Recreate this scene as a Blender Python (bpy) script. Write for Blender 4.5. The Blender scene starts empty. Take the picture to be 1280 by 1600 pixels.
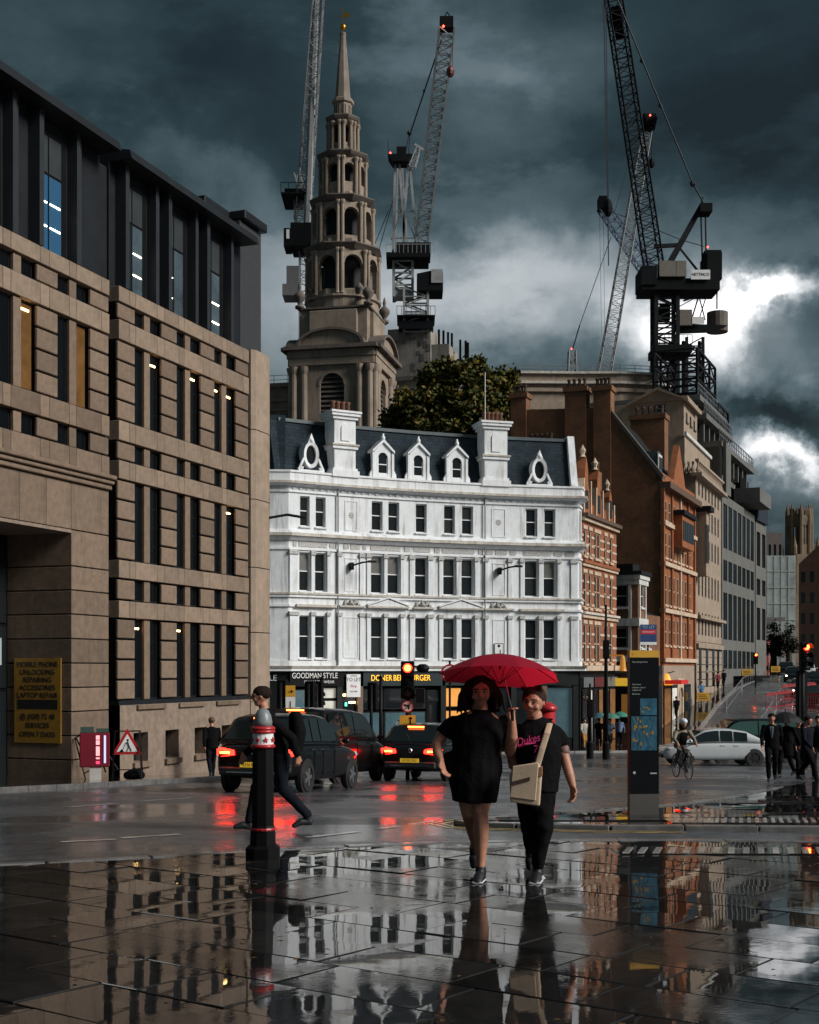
import bpy, bmesh, math, random
from mathutils import Vector, Matrix
R = math.radians
random.seed(7)
S = bpy.context.scene
C = S.collection

# ------------------------------------------------------------------ camera
FPX, HZ, CAMZ = 2000.0, 1045.0, 1.5           # focal length and horizon row in 1280x1600 photo pixels
cam = bpy.data.cameras.new('camera')
cam.sensor_fit = 'AUTO'; cam.sensor_width = 36.0
cam.lens = 36.0 * FPX / 1600.0
cam.shift_y = (HZ - 800.0) / 1600.0
cam.clip_start = 0.1; cam.clip_end = 6000
camo = bpy.data.objects.new('camera', cam); C.objects.link(camo)
camo.location = (0, 0, CAMZ); camo.rotation_euler = (R(90), 0, 0)
S.camera = camo
S.render.resolution_x, S.render.resolution_y = 819, 1024
S.render.engine = 'CYCLES'
S.cycles.use_denoising = True
S.cycles.max_bounces = 6
S.cycles.glossy_bounces = 4
S.cycles.sample_clamp_indirect = 6.0
S.view_settings.view_transform = 'Standard'
S.view_settings.look = 'None'
S.view_settings.gamma = 1.0
S.view_settings.use_curve_mapping = False
S.view_settings.exposure = 1.38

# ------------------------------------------------------------------ sky and sun
SUN_EL, SUN_AZ = R(32), R(113)                 # azimuth clockwise from the view direction (+Y)
world = bpy.data.worlds.new('World'); S.world = world
world.use_nodes = True
wn, wl = world.node_tree.nodes, world.node_tree.links
wn.clear()
def wmath(op, a, b=None, c=None):
    n = wn.new('ShaderNodeMath'); n.operation = op
    for i, v in enumerate((a, b, c)):
        if v is None: continue
        if isinstance(v, (int, float)): n.inputs[i].default_value = v
        else: wl.new(v, n.inputs[i])
    return n.outputs[0]
tc = wn.new('ShaderNodeTexCoord')
sep = wn.new('ShaderNodeSeparateXYZ'); wl.new(tc.outputs['Generated'], sep.inputs[0])
az = wmath('ARCTAN2', sep.outputs[0], sep.outputs[1])
el = wmath('ARCSINE', sep.outputs[2])
nz1 = wn.new('ShaderNodeTexNoise'); nz1.inputs['Scale'].default_value = 7.0; nz1.inputs['Detail'].default_value = 9
nz1.inputs['Roughness'].default_value = 0.6
wl.new(tc.outputs['Generated'], nz1.inputs['Vector'])
sepn = wn.new('ShaderNodeSeparateXYZ'); wl.new(nz1.outputs['Color'], sepn.inputs[0])
def distorted(v, ch, amt):
    return wmath('ADD', v, wmath('MULTIPLY', wmath('SUBTRACT', sepn.outputs[ch], 0.5), amt))
azd, eld = distorted(az, 0, 0.20), distorted(el, 1, 0.17)
cmb = wn.new('ShaderNodeCombineXYZ'); wl.new(azd, cmb.inputs[0]); wl.new(eld, cmb.inputs[1])
def bank(px, py, sx, sy, rot, amp):
    """A soft bank or break in the cloud cover: centre and size as bearings on the sky."""
    a0 = math.atan((px - 640) / FPX); e0 = math.atan((HZ - py) / FPX * math.cos(a0))
    mp = wn.new('ShaderNodeVectorMath'); mp.operation = 'SUBTRACT'
    wl.new(cmb.outputs[0], mp.inputs[0]); mp.inputs[1].default_value = (a0, e0, 0)
    ro = wn.new('ShaderNodeVectorRotate'); ro.rotation_type = 'Z_AXIS'; ro.inputs['Angle'].default_value = R(-rot)
    wl.new(mp.outputs[0], ro.inputs['Vector'])
    sc = wn.new('ShaderNodeVectorMath'); sc.operation = 'MULTIPLY'
    wl.new(ro.outputs[0], sc.inputs[0]); sc.inputs[1].default_value = (FPX / sx, FPX / sy, 0)
    dt = wn.new('ShaderNodeVectorMath'); dt.operation = 'DOT_PRODUCT'
    wl.new(sc.outputs[0], dt.inputs[0]); wl.new(sc.outputs[0], dt.inputs[1])
    ex = wmath('EXPONENT', wmath('MULTIPLY', dt.outputs['Value'], -1.0))
    return wmath('MULTIPLY', ex, amp)
# stretched cloud noise over the whole sky
mpn = wn.new('ShaderNodeMapping'); mpn.inputs['Scale'].default_value = (1.4, 1.4, 3.4); mpn.inputs['Rotation'].default_value = (0, R(-18), 0)
wl.new(tc.outputs['Generated'], mpn.inputs[0])
nz2 = wn.new('ShaderNodeTexNoise'); nz2.inputs['Scale'].default_value = 2.6; nz2.inputs['Detail'].default_value = 10; nz2.inputs['Roughness'].default_value = 0.58
wl.new(mpn.outputs[0], nz2.inputs['Vector'])
dens = wmath('ADD', 0.215, wmath('MULTIPLY', wmath('SUBTRACT', nz2.outputs[0], 0.5), 0.42))
dens = wmath('ADD', dens, wmath('MULTIPLY', wmath('SUBTRACT', nz1.outputs[0], 0.5), 0.12))
sst = wn.new('ShaderNodeMapRange'); sst.interpolation_type = 'SMOOTHSTEP'; wl.new(nz2.outputs[0], sst.inputs[0]); sst.inputs[1].default_value = 0.47; sst.inputs[2].default_value = 0.56; sst.inputs[3].default_value = -0.03; sst.inputs[4].default_value = 0.05
dens = wmath('ADD', dens, sst.outputs[0])
for b in SKY_BANKS if 'SKY_BANKS' in globals() else [
        (60, 80, 420, 330, 0, -0.10), (330, 40, 300, 200, 0, -0.06),
        (290, 290, 230, 60, -18, 0.16), (900, 180, 90, 200, -20, 0.05), (800, 130, 150, 130, -15, 0.12),
        (1010, 270, 420, 120, 14, -0.16), (1210, 120, 260, 200, 0, -0.08),
        (800, 440, 260, 80, 6, 0.22), (480, 480, 240, 150, 0, 0.15), (930, 500, 200, 90, 0, 0.14), (600, 430, 230, 110, 0, 0.10), (640, 520, 700, 130, 0, 0.05),
        (1060, 520, 100, 45, 10, 0.34), (1218, 482, 95, 28, 15, 0.85), (1110, 555, 45, 75, 0, 0.50),
        (1225, 580, 95, 65, 0, 0.20), (1215, 676, 110, 30, -6, -0.30),
        (1225, 738, 120, 26, -5, 0.70), (1230, 800, 160, 30, 0, 0.06)]:
    dens = wmath('ADD', dens, bank(*b))
ramp = wn.new('ShaderNodeValToRGB')
cr = ramp.color_ramp
cr.elements[0].position = 0.0; cr.elements[0].color = (0.003, 0.006, 0.0075, 1)
cr.elements[1].position = 1.0; cr.elements[1].color = (0.62, 0.62, 0.63, 1)
for p, c in ((0.16, (0.009, 0.0175, 0.021, 1)), (0.34, (0.042, 0.060, 0.069, 1)), (0.55, (0.13, 0.150, 0.162, 1)), (0.78, (0.34, 0.35, 0.36, 1))):
    e = cr.elements.new(p); e.color = c
wl.new(dens, ramp.inputs[0])
sky = wn.new('ShaderNodeTexSky'); sky.sky_type = 'NISHITA'; sky.sun_disc = False
sky.sun_elevation = SUN_EL; sky.sun_rotation = SUN_AZ
sky.air_density = 1.5; sky.dust_density = 3.0
bg1 = wn.new('ShaderNodeBackground'); wl.new(sky.outputs[0], bg1.inputs[0]); bg1.inputs[1].default_value = 0.05
bg2 = wn.new('ShaderNodeBackground'); wl.new(ramp.outputs[0], bg2.inputs[0]); bg2.inputs[1].default_value = 0.9
mixw = wn.new('ShaderNodeMixShader'); mixw.inputs[0].default_value = 0.97   # heavy overcast: little of the clear sky comes through
wl.new(bg1.outputs[0], mixw.inputs[1]); wl.new(bg2.outputs[0], mixw.inputs[2])
wo = wn.new('ShaderNodeOutputWorld'); wl.new(mixw.outputs[0], wo.inputs[0])

sun = bpy.data.lights.new('sun', 'SUN'); sun.energy = 1.5; sun.angle = R(24); sun.color = (1.0, 0.97, 0.93)
suno = bpy.data.objects.new('sun', sun); C.objects.link(suno)
sd = Vector((math.sin(SUN_AZ) * math.cos(SUN_EL), math.cos(SUN_AZ) * math.cos(SUN_EL), math.sin(SUN_EL)))
suno.rotation_euler = sd.to_track_quat('Z', 'Y').to_euler()
suno.location = (30, -60, 60)

# ------------------------------------------------------------------ helpers
def at(px, py, d):
    """world point that lies at depth d on the line of sight of a photo pixel"""
    return Vector(((px - 640) * d / FPX, d, CAMZ + (HZ - py) * d / FPX))
def zat(py, d): return CAMZ + (HZ - py) * d / FPX
def xat(px, d): return (px - 640) * d / FPX
GP = [(-60, 1.6), (0, 0), (13.2, -.35), (16, -.45), (20, -.68), (27, -1.10), (37, -1.68), (52, -2.42), (64, -3.0), (72, -3.2), (84, -3.15), (92, -2.75), (98, -2.1), (104, -1.4), (110, -.85), (117, -.3), (128, .2), (140, .55), (160, 1.0), (250, 2.6), (400, 4.0), (900, 4.5), (5000, 4.5)]
def G(y):
    for (a, za), (b, zb) in zip(GP, GP[1:]):
        if y <= b: return za + (zb - za) * (max(y, a) - a) / (b - a)
    return GP[-1][1]

TMP = bpy.data.scenes.new('workbench')      # scratch scene for evaluating text and modifiers, removed at the end
def evaluated_mesh(o):
    TMP.collection.objects.link(o); TMP.view_layers[0].update(); dg = TMP.view_layers[0].depsgraph; dg.update()
    me = bpy.data.meshes.new_from_object(o.evaluated_get(dg)); bpy.data.objects.remove(o); return me
class MB:
    def __init__(s): s.v = []; s.f = []; s.mi = []; s.cur = 0
    def add(s, vs, fs):
        n = len(s.v); s.v += [tuple(p) for p in vs]
        for f in fs: s.f.append(tuple(i + n for i in f)); s.mi.append(s.cur)
        return s
    def quad(s, a, b, c, d): return s.add((a, b, c, d), ((0, 1, 2, 3),))
    def box(s, x0, x1, y0, y1, z0, z1):
        return s.add([(x0, y0, z0), (x1, y0, z0), (x1, y1, z0), (x0, y1, z0), (x0, y0, z1), (x1, y0, z1), (x1, y1, z1), (x0, y1, z1)],
                     ((3, 2, 1, 0), (4, 5, 6, 7), (0, 1, 5, 4), (1, 2, 6, 5), (2, 3, 7, 6), (3, 0, 4, 7)))
    def prism(s, pts, c0, c1, fn):
        """2-D outline extruded from c0 to c1; fn(a, b, c) -> point"""
        n = len(pts)
        vs = [fn(a, b, c0) for a, b in pts] + [fn(a, b, c1) for a, b in pts]
        fs = [tuple(range(n - 1, -1, -1)), tuple(range(n, 2 * n))] + [(i, (i + 1) % n, n + (i + 1) % n, n + i) for i in range(n)]
        return s.add(vs, fs)
    def loft(s, rings, cap=True, close=True):
        n = len(rings[0]); vs = [p for r in rings for p in r]; fs = []
        for k in range(len(rings) - 1):
            for i in range(n if close else n - 1):
                j = (i + 1) % n
                fs.append((k * n + i, k * n + j, (k + 1) * n + j, (k + 1) * n + i))
        if cap:
            fs.append(tuple(range(n - 1, -1, -1))); m = (len(rings) - 1) * n
            fs.append(tuple(range(m, m + n)))
        return s.add(vs, fs)
    def lathe(s, prof, n=16, c=(0, 0, 0), rot=0, sx=1, sy=1):
        return s.loft([[(c[0] + sx * r * math.cos(2 * math.pi * (i + rot) / n), c[1] + sy * r * math.sin(2 * math.pi * (i + rot) / n), c[2] + z) for i in range(n)] for r, z in prof])
    def bar(s, p, q, w, h=None):
        p, q = Vector(p), Vector(q); d = q - p
        if d.length < 1e-6: return s
        d.normalize(); u = d.cross(Vector((0, 0, 1)))
        if u.length < 1e-3: u = Vector((1, 0, 0))
        u.normalize(); v = d.cross(u); a, b = u * w / 2, v * (h or w) / 2
        return s.loft([[c - a - b, c + a - b, c + a + b, c - a + b] for c in (p, q)])
    def tube(s, path, r, n=8, cap=True):
        path = [Vector(p) for p in path]; rings = []
        rr = r if isinstance(r, (list, tuple)) else [r] * len(path)
        u = None
        for i, p in enumerate(path):
            d = (path[min(i + 1, len(path) - 1)] - path[max(i - 1, 0)]).normalized()
            if u is None:
                u = d.cross(Vector((0, 0, 1)))
                if u.length < 1e-2: u = d.cross(Vector((1, 0, 0)))
            u = (u - d * u.dot(d)).normalized(); v = d.cross(u)
            rings.append([p + (u * math.cos(2 * math.pi * k / n) + v * math.sin(2 * math.pi * k / n)) * rr[i] for k in range(n)])
        return s.loft(rings, cap)
    def ball(s, c, r, n=12, m=8, sx=1, sy=1, sz=1):
        rings = [[(c[0] + sx * r * math.sin(math.pi * j / m) * math.cos(2 * math.pi * i / n), c[1] + sy * r * math.sin(math.pi * j / m) * math.sin(2 * math.pi * i / n), c[2] - sz * r * math.cos(math.pi * j / m)) for i in range(n)] for j in range(1, m)]
        return s.loft(rings)
    def data(s, name, mats, smooth=False, bevel=0, seg=1):
        me = bpy.data.meshes.new(name); me.from_pydata(s.v, [], s.f)
        for m in (mats if isinstance(mats, (list, tuple)) else [mats]): me.materials.append(m)
        if any(s.mi):
            me.polygons.foreach_set('material_index', s.mi)
        bm = bmesh.new(); bm.from_mesh(me)
        bmesh.ops.remove_doubles(bm, verts=bm.verts, dist=1e-5)
        bmesh.ops.recalc_face_normals(bm, faces=bm.faces)
        if bevel: bmesh.ops.bevel(bm, geom=list(bm.edges), offset=bevel, segments=seg, affect='EDGES', profile=0.6)
        bm.to_mesh(me); bm.free()
        if smooth:
            for p in me.polygons: p.use_smooth = True
        return me
    def build(s, name, mats, parent=None, smooth=False, bevel=0, seg=1, loc=None, rz=0):
        return put(name, s.data(name, mats, smooth, bevel, seg), parent, loc, rz)

def put(name, me, parent=None, loc=None, rz=0, rot=None):
    o = bpy.data.objects.new(name, me); C.objects.link(o)
    if parent is not None: o.parent = parent
    if loc is not None: o.location = loc
    o.rotation_euler = rot if rot is not None else (0, 0, rz)
    return o
def tag(o, label=None, cat=None, group=None, kind=None):
    if label: o['label'] = label
    if cat: o['category'] = cat
    if group: o['group'] = group
    if kind: o['kind'] = kind
    return o
def empty(name, loc=(0, 0, 0), rz=0, label=None, cat=None, group=None):
    o = bpy.data.objects.new(name, None); C.objects.link(o)
    o.location = loc; o.rotation_euler = (0, 0, rz); o.empty_display_size = 0.3
    return tag(o, label, cat, group)
def copy_tree(o, parent=None):
    c = o.copy(); C.objects.link(c); c.parent = parent
    for ch in o.children: copy_tree(ch, c)
    return c
def text(body, size, mat, parent, loc, rot=(R(90), 0, 0), extrude=0.004, align='CENTER', name='lettering', sx=1.0, shear=0):
    cu = bpy.data.curves.new(name, 'FONT'); cu.body = body; cu.size = size; cu.extrude = extrude
    cu.align_x = align; cu.align_y = 'CENTER'; cu.shear = shear
    cu.materials.append(mat)
    o = bpy.data.objects.new(name, cu); me = evaluated_mesh(o)
    o = put(name, me, parent, loc, rot=rot); o.scale = (sx, 1, 1)
    return o

# ------------------------------------------------------------------ materials
MATS = {}
def mat(name, col, rough=0.6, var=0.15, scale=2.0, bump=0.0, bscale=30.0, metal=0.0, spec=0.5, emit=0.0, ecol=None, stain=0.0, coat=0.0, rvar=0.0, objvar=0.0, trans=0.0, dirt=(0.05, 0.04, 0.03)):
    if name in MATS: return MATS[name]
    m = bpy.data.materials.new(name); m.use_nodes = True; MATS[name] = m
    N, L = m.node_tree.nodes, m.node_tree.links
    b = N['Principled BSDF']
    b.inputs['Roughness'].default_value = rough; b.inputs['Metallic'].default_value = metal
    b.inputs['Specular IOR Level'].default_value = spec
    b.inputs['Coat Weight'].default_value = coat; b.inputs['Coat Roughness'].default_value = 0.04
    b.inputs['Base Color'].default_value = (*col, 1)
    if trans: b.inputs['Transmission Weight'].default_value = trans
    t = N.new('ShaderNodeTexCoord')
    out = None
    if var or stain or objvar:
        nz = N.new('ShaderNodeTexNoise'); nz.inputs['Scale'].default_value = scale; nz.inputs['Detail'].default_value = 8; nz.inputs['Roughness'].default_value = 0.65
        L.new(t.outputs['Object'], nz.inputs['Vector'])
        mr = N.new('ShaderNodeMapRange'); L.new(nz.outputs[0], mr.inputs[0])
        mr.inputs[1].default_value = 0.3; mr.inputs[2].default_value = 0.7; mr.inputs[3].default_value = 1 - var; mr.inputs[4].default_value = 1 + var
        val = mr.outputs[0]
        if objvar:
            oi = N.new('ShaderNodeObjectInfo'); m2 = N.new('ShaderNodeMapRange'); L.new(oi.outputs['Random'], m2.inputs[0])
            m2.inputs[3].default_value = 1 - objvar; m2.inputs[4].default_value = 1 + objvar
            mm = N.new('ShaderNodeMath'); mm.operation = 'MULTIPLY'; L.new(val, mm.inputs[0]); L.new(m2.outputs[0], mm.inputs[1]); val = mm.outputs[0]
        mx = N.new('ShaderNodeVectorMath'); mx.operation = 'SCALE'; mx.inputs[0].default_value = col; L.new(val, mx.inputs['Scale'])
        out = mx.outputs[0]
        if stain:
            mp = N.new('ShaderNodeMapping'); mp.inputs['Scale'].default_value = (2.2, 2.2, 0.22); L.new(t.outputs['Object'], mp.inputs[0])
            n3 = N.new('ShaderNodeTexNoise'); n3.inputs['Scale'].default_value = 1.6; n3.inputs['Detail'].default_value = 6; n3.inputs['Roughness'].default_value = 0.7
            L.new(mp.outputs[0], n3.inputs['Vector'])
            m3 = N.new('ShaderNodeMapRange'); L.new(n3.outputs[0], m3.inputs[0]); m3.inputs[1].default_value = 0.5; m3.inputs[2].default_value = 0.78; m3.inputs[3].default_value = 0; m3.inputs[4].default_value = stain
            mc = N.new('ShaderNodeMix'); mc.data_type = 'RGBA'; L.new(m3.outputs[0], mc.inputs[0]); L.new(out, mc.inputs[6]); mc.inputs[7].default_value = (*dirt, 1)
            out = mc.outputs[2]
        L.new(out, b.inputs['Base Color'])
    if rvar:
        nr = N.new('ShaderNodeTexNoise'); nr.inputs['Scale'].default_value = scale * 1.7; nr.inputs['Detail'].default_value = 5
        L.new(t.outputs['Object'], nr.inputs['Vector'])
        m4 = N.new('ShaderNodeMapRange'); L.new(nr.outputs[0], m4.inputs[0]); m4.inputs[1].default_value = .35; m4.inputs[2].default_value = .65
        m4.inputs[3].default_value = max(0, rough - rvar); m4.inputs[4].default_value = rough + rvar; L.new(m4.outputs[0], b.inputs['Roughness'])
    if bump:
        nb = N.new('ShaderNodeTexNoise'); nb.inputs['Scale'].default_value = bscale; nb.inputs['Detail'].default_value = 6
        L.new(t.outputs['Object'], nb.inputs['Vector'])
        bp = N.new('ShaderNodeBump'); bp.inputs['Strength'].default_value = bump; bp.inputs['Distance'].default_value = 0.02
        L.new(nb.outputs[0], bp.inputs['Height']); L.new(bp.outputs[0], b.inputs['Normal'])
    if emit:
        b.inputs['Emission Color'].default_value = (*(ecol or col), 1); b.inputs['Emission Strength'].default_value = emit
    return m
def brick_mat(name, c1, c2, mortar, sx=4.4, rough=0.85, bw=0.5, rh=0.25, objvar=0):
    if name in MATS: return MATS[name]
    m = mat(name, c1, rough, var=0)
    N, L = m.node_tree.nodes, m.node_tree.links; b = N['Principled BSDF']
    t = N.new('ShaderNodeTexCoord'); s = N.new('ShaderNodeSeparateXYZ'); L.new(t.outputs['Object'], s.inputs[0])
    a = N.new('ShaderNodeMath'); a.operation = 'ADD'; L.new(s.outputs[0], a.inputs[0]); L.new(s.outputs[1], a.inputs[1])
    cb = N.new('ShaderNodeCombineXYZ'); L.new(a.outputs[0], cb.inputs[0]); L.new(s.outputs[2], cb.inputs[1])
    br = N.new('ShaderNodeTexBrick'); br.inputs['Scale'].default_value = sx; br.inputs['Brick Width'].default_value = bw; br.inputs['Row Height'].default_value = rh
    br.inputs['Mortar Size'].default_value = 0.018
    br.inputs['Color1'].default_value = (*c1, 1); br.inputs['Color2'].default_value = (*c2, 1); br.inputs['Mortar'].default_value = (*mortar, 1)
    L.new(cb.outputs[0], br.inputs['Vector'])
    nz = N.new('ShaderNodeTexNoise'); nz.inputs['Scale'].default_value = 0.7; nz.inputs['Detail'].default_value = 8; nz.inputs['Roughness'].default_value = .7; L.new(t.outputs['Object'], nz.inputs['Vector'])
    mr = N.new('ShaderNodeMapRange'); L.new(nz.outputs[0], mr.inputs[0]); mr.inputs[1].default_value = .3; mr.inputs[2].default_value = .7; mr.inputs[3].default_value = .6; mr.inputs[4].default_value = 1.25
    mx = N.new('ShaderNodeVectorMath'); mx.operation = 'SCALE'; L.new(br.outputs[0], mx.inputs[0]); L.new(mr.outputs[0], mx.inputs['Scale'])
    L.new(mx.outputs[0], b.inputs['Base Color'])
    bp = N.new('ShaderNodeBump'); bp.inputs['Strength'].default_value = .4; bp.inputs['Distance'].default_value = .02; L.new(br.outputs['Fac'], bp.inputs['Height']); bp.invert = True
    L.new(bp.outputs[0], b.inputs['Normal'])
    return m

# wet ground materials: dark stone or asphalt under a patchy film of rain water
def wet_mat(name, col, lo, hi, puddle, pscale, bump, bscale, objvar=0.0, spec=0.5, cover=(0.42, 0.6)):
    m = mat(name, col, hi, var=0.35, scale=4.0, objvar=objvar, spec=spec)
    N, L = m.node_tree.nodes, m.node_tree.links; b = N['Principled BSDF']
    g = N.new('ShaderNodeNewGeometry')
    nz = N.new('ShaderNodeTexNoise'); nz.inputs['Scale'].default_value = pscale; nz.inputs['Detail'].default_value = 6; nz.inputs['Roughness'].default_value = .6
    L.new(g.outputs['Position'], nz.inputs['Vector'])
    mr = N.new('ShaderNodeMapRange'); L.new(nz.outputs[0], mr.inputs[0]); mr.inputs[1].default_value = cover[0]; mr.inputs[2].default_value = cover[1]; mr.inputs[3].default_value = lo; mr.inputs[4].default_value = hi
    L.new(mr.outputs[0], b.inputs['Roughness'])
    nb = N.new('ShaderNodeTexNoise'); nb.inputs['Scale'].default_value = bscale; nb.inputs['Detail'].default_value = 4; L.new(g.outputs['Position'], nb.inputs['Vector'])
    n2 = N.new('ShaderNodeTexNoise'); n2.inputs['Scale'].default_value = 2.3; n2.inputs['Detail'].default_value = 2; L.new(g.outputs['Position'], n2.inputs['Vector'])
    ms = N.new('ShaderNodeMapRange'); L.new(nz.outputs[0], ms.inputs[0]); ms.inputs[1].default_value = cover[0]; ms.inputs[2].default_value = cover[1]; ms.inputs[3].default_value = puddle; ms.inputs[4].default_value = 1
    mu = N.new('ShaderNodeMath'); mu.operation = 'MULTIPLY'; L.new(nb.outputs[0], mu.inputs[0]); L.new(ms.outputs[0], mu.inputs[1])
    ad = N.new('ShaderNodeMath'); ad.operation = 'ADD'; L.new(mu.outputs[0], ad.inputs[0]); L.new(n2.outputs[0], ad.inputs[1])
    bp = N.new('ShaderNodeBump'); bp.inputs['Strength'].default_value = 1.0; bp.inputs['Distance'].default_value = bump; L.new(ad.outputs[0], bp.inputs['Height']); L.new(bp.outputs[0], b.inputs['Normal'])
    return m

M_asphalt = wet_mat('wet_asphalt', (0.07, 0.073, 0.08), 0.15, 0.44, 0.35, 0.35, 0.0022, 26)
M_slab = wet_mat('wet_paving_stone', (0.017, 0.016, 0.0155), 0.015, 0.15, 0.05, 0.7, 0.0007, 30, objvar=0.35, cover=(0.48, 0.66))
M_kerb = wet_mat('wet_granite_kerb', (0.13, 0.127, 0.125), 0.08, 0.3, 0.3, 1.5, 0.001, 40, objvar=0.15)
M_joint = wet_mat('wet_mortar', (0.03, 0.03, 0.03), 0.1, 0.4, 0.3, 1.5, 0.002, 30)
M_stone = mat('pink_grey_stone', (0.172, 0.12, 0.083), 0.75, var=0.25, scale=5, bump=0.25, bscale=22, stain=0.6, objvar=0.22)
M_band = mat('paler_stone_band', (0.23, 0.168, 0.12), 0.75, var=0.22, scale=4, bump=0.25, bscale=22, stain=0.55, objvar=0.15)
M_oglass = mat('office_glass', (0.004, 0.005, 0.006), 0.08, var=0, spec=0.3)
M_oamber = mat('amber_lit_room', (0.10, 0.05, 0.015), 0.3, var=0.5, scale=2.0, emit=0.022, ecol=(1, .45, .10))
M_stone_dark = mat('grey_stone_plinth', (0.235, 0.175, 0.132), 0.75, var=0.25, scale=5, bump=0.25, bscale=22, stain=0.4)
M_darkmetal = mat('dark_zinc', (0.011, 0.013, 0.016), 0.5, var=0.25, scale=1.5, spec=0.3)
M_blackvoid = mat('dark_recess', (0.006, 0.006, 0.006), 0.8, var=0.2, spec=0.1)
M_glass = mat('dark_window_glass', (0.012, 0.015, 0.017), 0.06, var=0, spec=0.6)
M_glass_blue = mat('painted_blue_reflection_glass', (0.03, 0.10, 0.19), 0.06, var=0, spec=0.9)  # blue of a reflected sky put into the base colour
M_white = mat('white_painted_stucco', (0.73, 0.755, 0.77), 0.7, var=0.10, scale=1.8, bump=0.2, bscale=14, stain=0.85, dirt=(0.24, 0.21, 0.17))
M_whitetrim = mat('white_trim_paint', (0.76, 0.78, 0.79), 0.65, var=0.10, scale=3, stain=0.45, dirt=(0.3, 0.26, 0.21))
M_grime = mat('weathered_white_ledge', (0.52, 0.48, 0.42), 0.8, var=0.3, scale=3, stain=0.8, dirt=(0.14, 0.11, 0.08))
M_slate = brick_mat('roof_slate', (0.016, 0.026, 0.036), (0.026, 0.04, 0.05), (0.007, 0.01, 0.013), sx=2.2, rough=0.8, bw=0.6, rh=0.45); M_slate.node_tree.nodes['Principled BSDF'].inputs['Specular IOR Level'].default_value = 0.15
M_lamp_warm = mat('warm_ceiling_lamp', (1, .62, .25), 0.5, var=0, emit=5.0, ecol=(1, .6, .22))
M_lamp_white = mat('white_ceiling_lamp', (1, .9, .75), 0.5, var=0, emit=4.0, ecol=(1, .86, .66))
M_black = mat('black_paint', (0.006, 0.006, 0.007), 0.5, var=0.2, spec=0.12)
M_red = mat('red_paint', (0.42, 0.02, 0.025), 0.35, var=0.15)
M_whitepaint = mat('white_paint', (0.78, 0.78, 0.77), 0.4, var=0.1)
M_yellow = mat('yellow_sign_sheet', (0.62, 0.33, 0.03), 0.5, var=0.12)
M_steel = mat('grey_steel', (0.30, 0.31, 0.32), 0.4, var=0.15, metal=0.5)

def wall_grid(mb, x0, x1, z0, z1, holes, fn, depth=0.25, step=None, back=False):
    """a wall surface x0..x1, z0..z1 with rectangular openings and their reveals; fn(x, outward, z) -> point"""
    xs = {x0, x1}; zs = {z0, z1}
    for a, b, c, d in holes: xs |= {a, b}; zs |= {c, d}
    if step:
        k = x0
        while k < x1: xs.add(round(k, 4)); k += step
    xs = sorted(x for x in xs if x0 - 1e-6 <= x <= x1 + 1e-6); zs = sorted(z for z in zs if z0 - 1e-6 <= z <= z1 + 1e-6)
    for xa, xb in zip(xs, xs[1:]):
        for za, zb in zip(zs, zs[1:]):
            xm, zm = (xa + xb) / 2, (za + zb) / 2
            if any(a < xm < b and c < zm < d for a, b, c, d in holes): continue
            mb.quad(fn(xa, 0, za), fn(xb, 0, za), fn(xb, 0, zb), fn(xa, 0, zb))
    for a, b, c, d in holes:
        mb.quad(fn(a, 0, c), fn(a, 0, d), fn(a, -depth, d), fn(a, -depth, c))
        mb.quad(fn(b, 0, c), fn(b, -depth, c), fn(b, -depth, d), fn(b, 0, d))
        mb.quad(fn(a, 0, d), fn(b, 0, d), fn(b, -depth, d), fn(a, -depth, d))
        mb.quad(fn(a, 0, c), fn(a, -depth, c), fn(b, -depth, c), fn(b, 0, c))
    return mb
# ------------------------------------------------------------------ ground, road, pavements
def flat(x, y, dz): return (x, y, G(y) + dz)
ys = [-60, -20, -5, 0, 4, 8, 11, 13.2, 14.6, 16, 18, 20, 23, 27, 32, 37, 44, 52, 58, 64, 72, 84, 92, 98, 104, 110, 117, 122, 128, 134, 140, 150, 160, 200, 250, 320, 400, 900, 5000]
mb = MB()
for a, b in zip(ys, ys[1:]):
    X = 3000 if a >= 250 else 400
    mb.quad(flat(-X, a, 0), flat(X, a, 0), flat(X, b, 0), flat(-X, b, 0))
tag(mb.build('road', M_asphalt), 'wet dark asphalt road crossing the circus and climbing the far street', 'road', kind='structure')

def poly_sheet(name, outline, top, thick, mat_, parent=None, cuts=True):
    """a raised paved area: outline of (x, y), cut across every bend of the ground"""
    me = bpy.data.meshes.new(name); bm = bmesh.new()
    vs = [bm.verts.new((x, y, 0)) for x, y in outline]; bm.faces.new(vs)
    for gy, _ in GP:
        geom = list(bm.verts) + list(bm.edges) + list(bm.faces)
        bmesh.ops.bisect_plane(bm, geom=geom, plane_co=(0, gy, 0), plane_no=(0, 1, 0), dist=1e-5)
    ext = bmesh.ops.extrude_face_region(bm, geom=list(bm.faces))
    for v in bm.verts: v.co.z = G(v.co.y) + top - thick
    for e in ext['geom']:
        if isinstance(e, bmesh.types.BMVert): e.co.z = G(e.co.y) + top
    bmesh.ops.recalc_face_normals(bm, faces=bm.faces); bm.to_mesh(me); bm.free(); me.materials.append(mat_)
    return put(name, me, parent)

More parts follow.
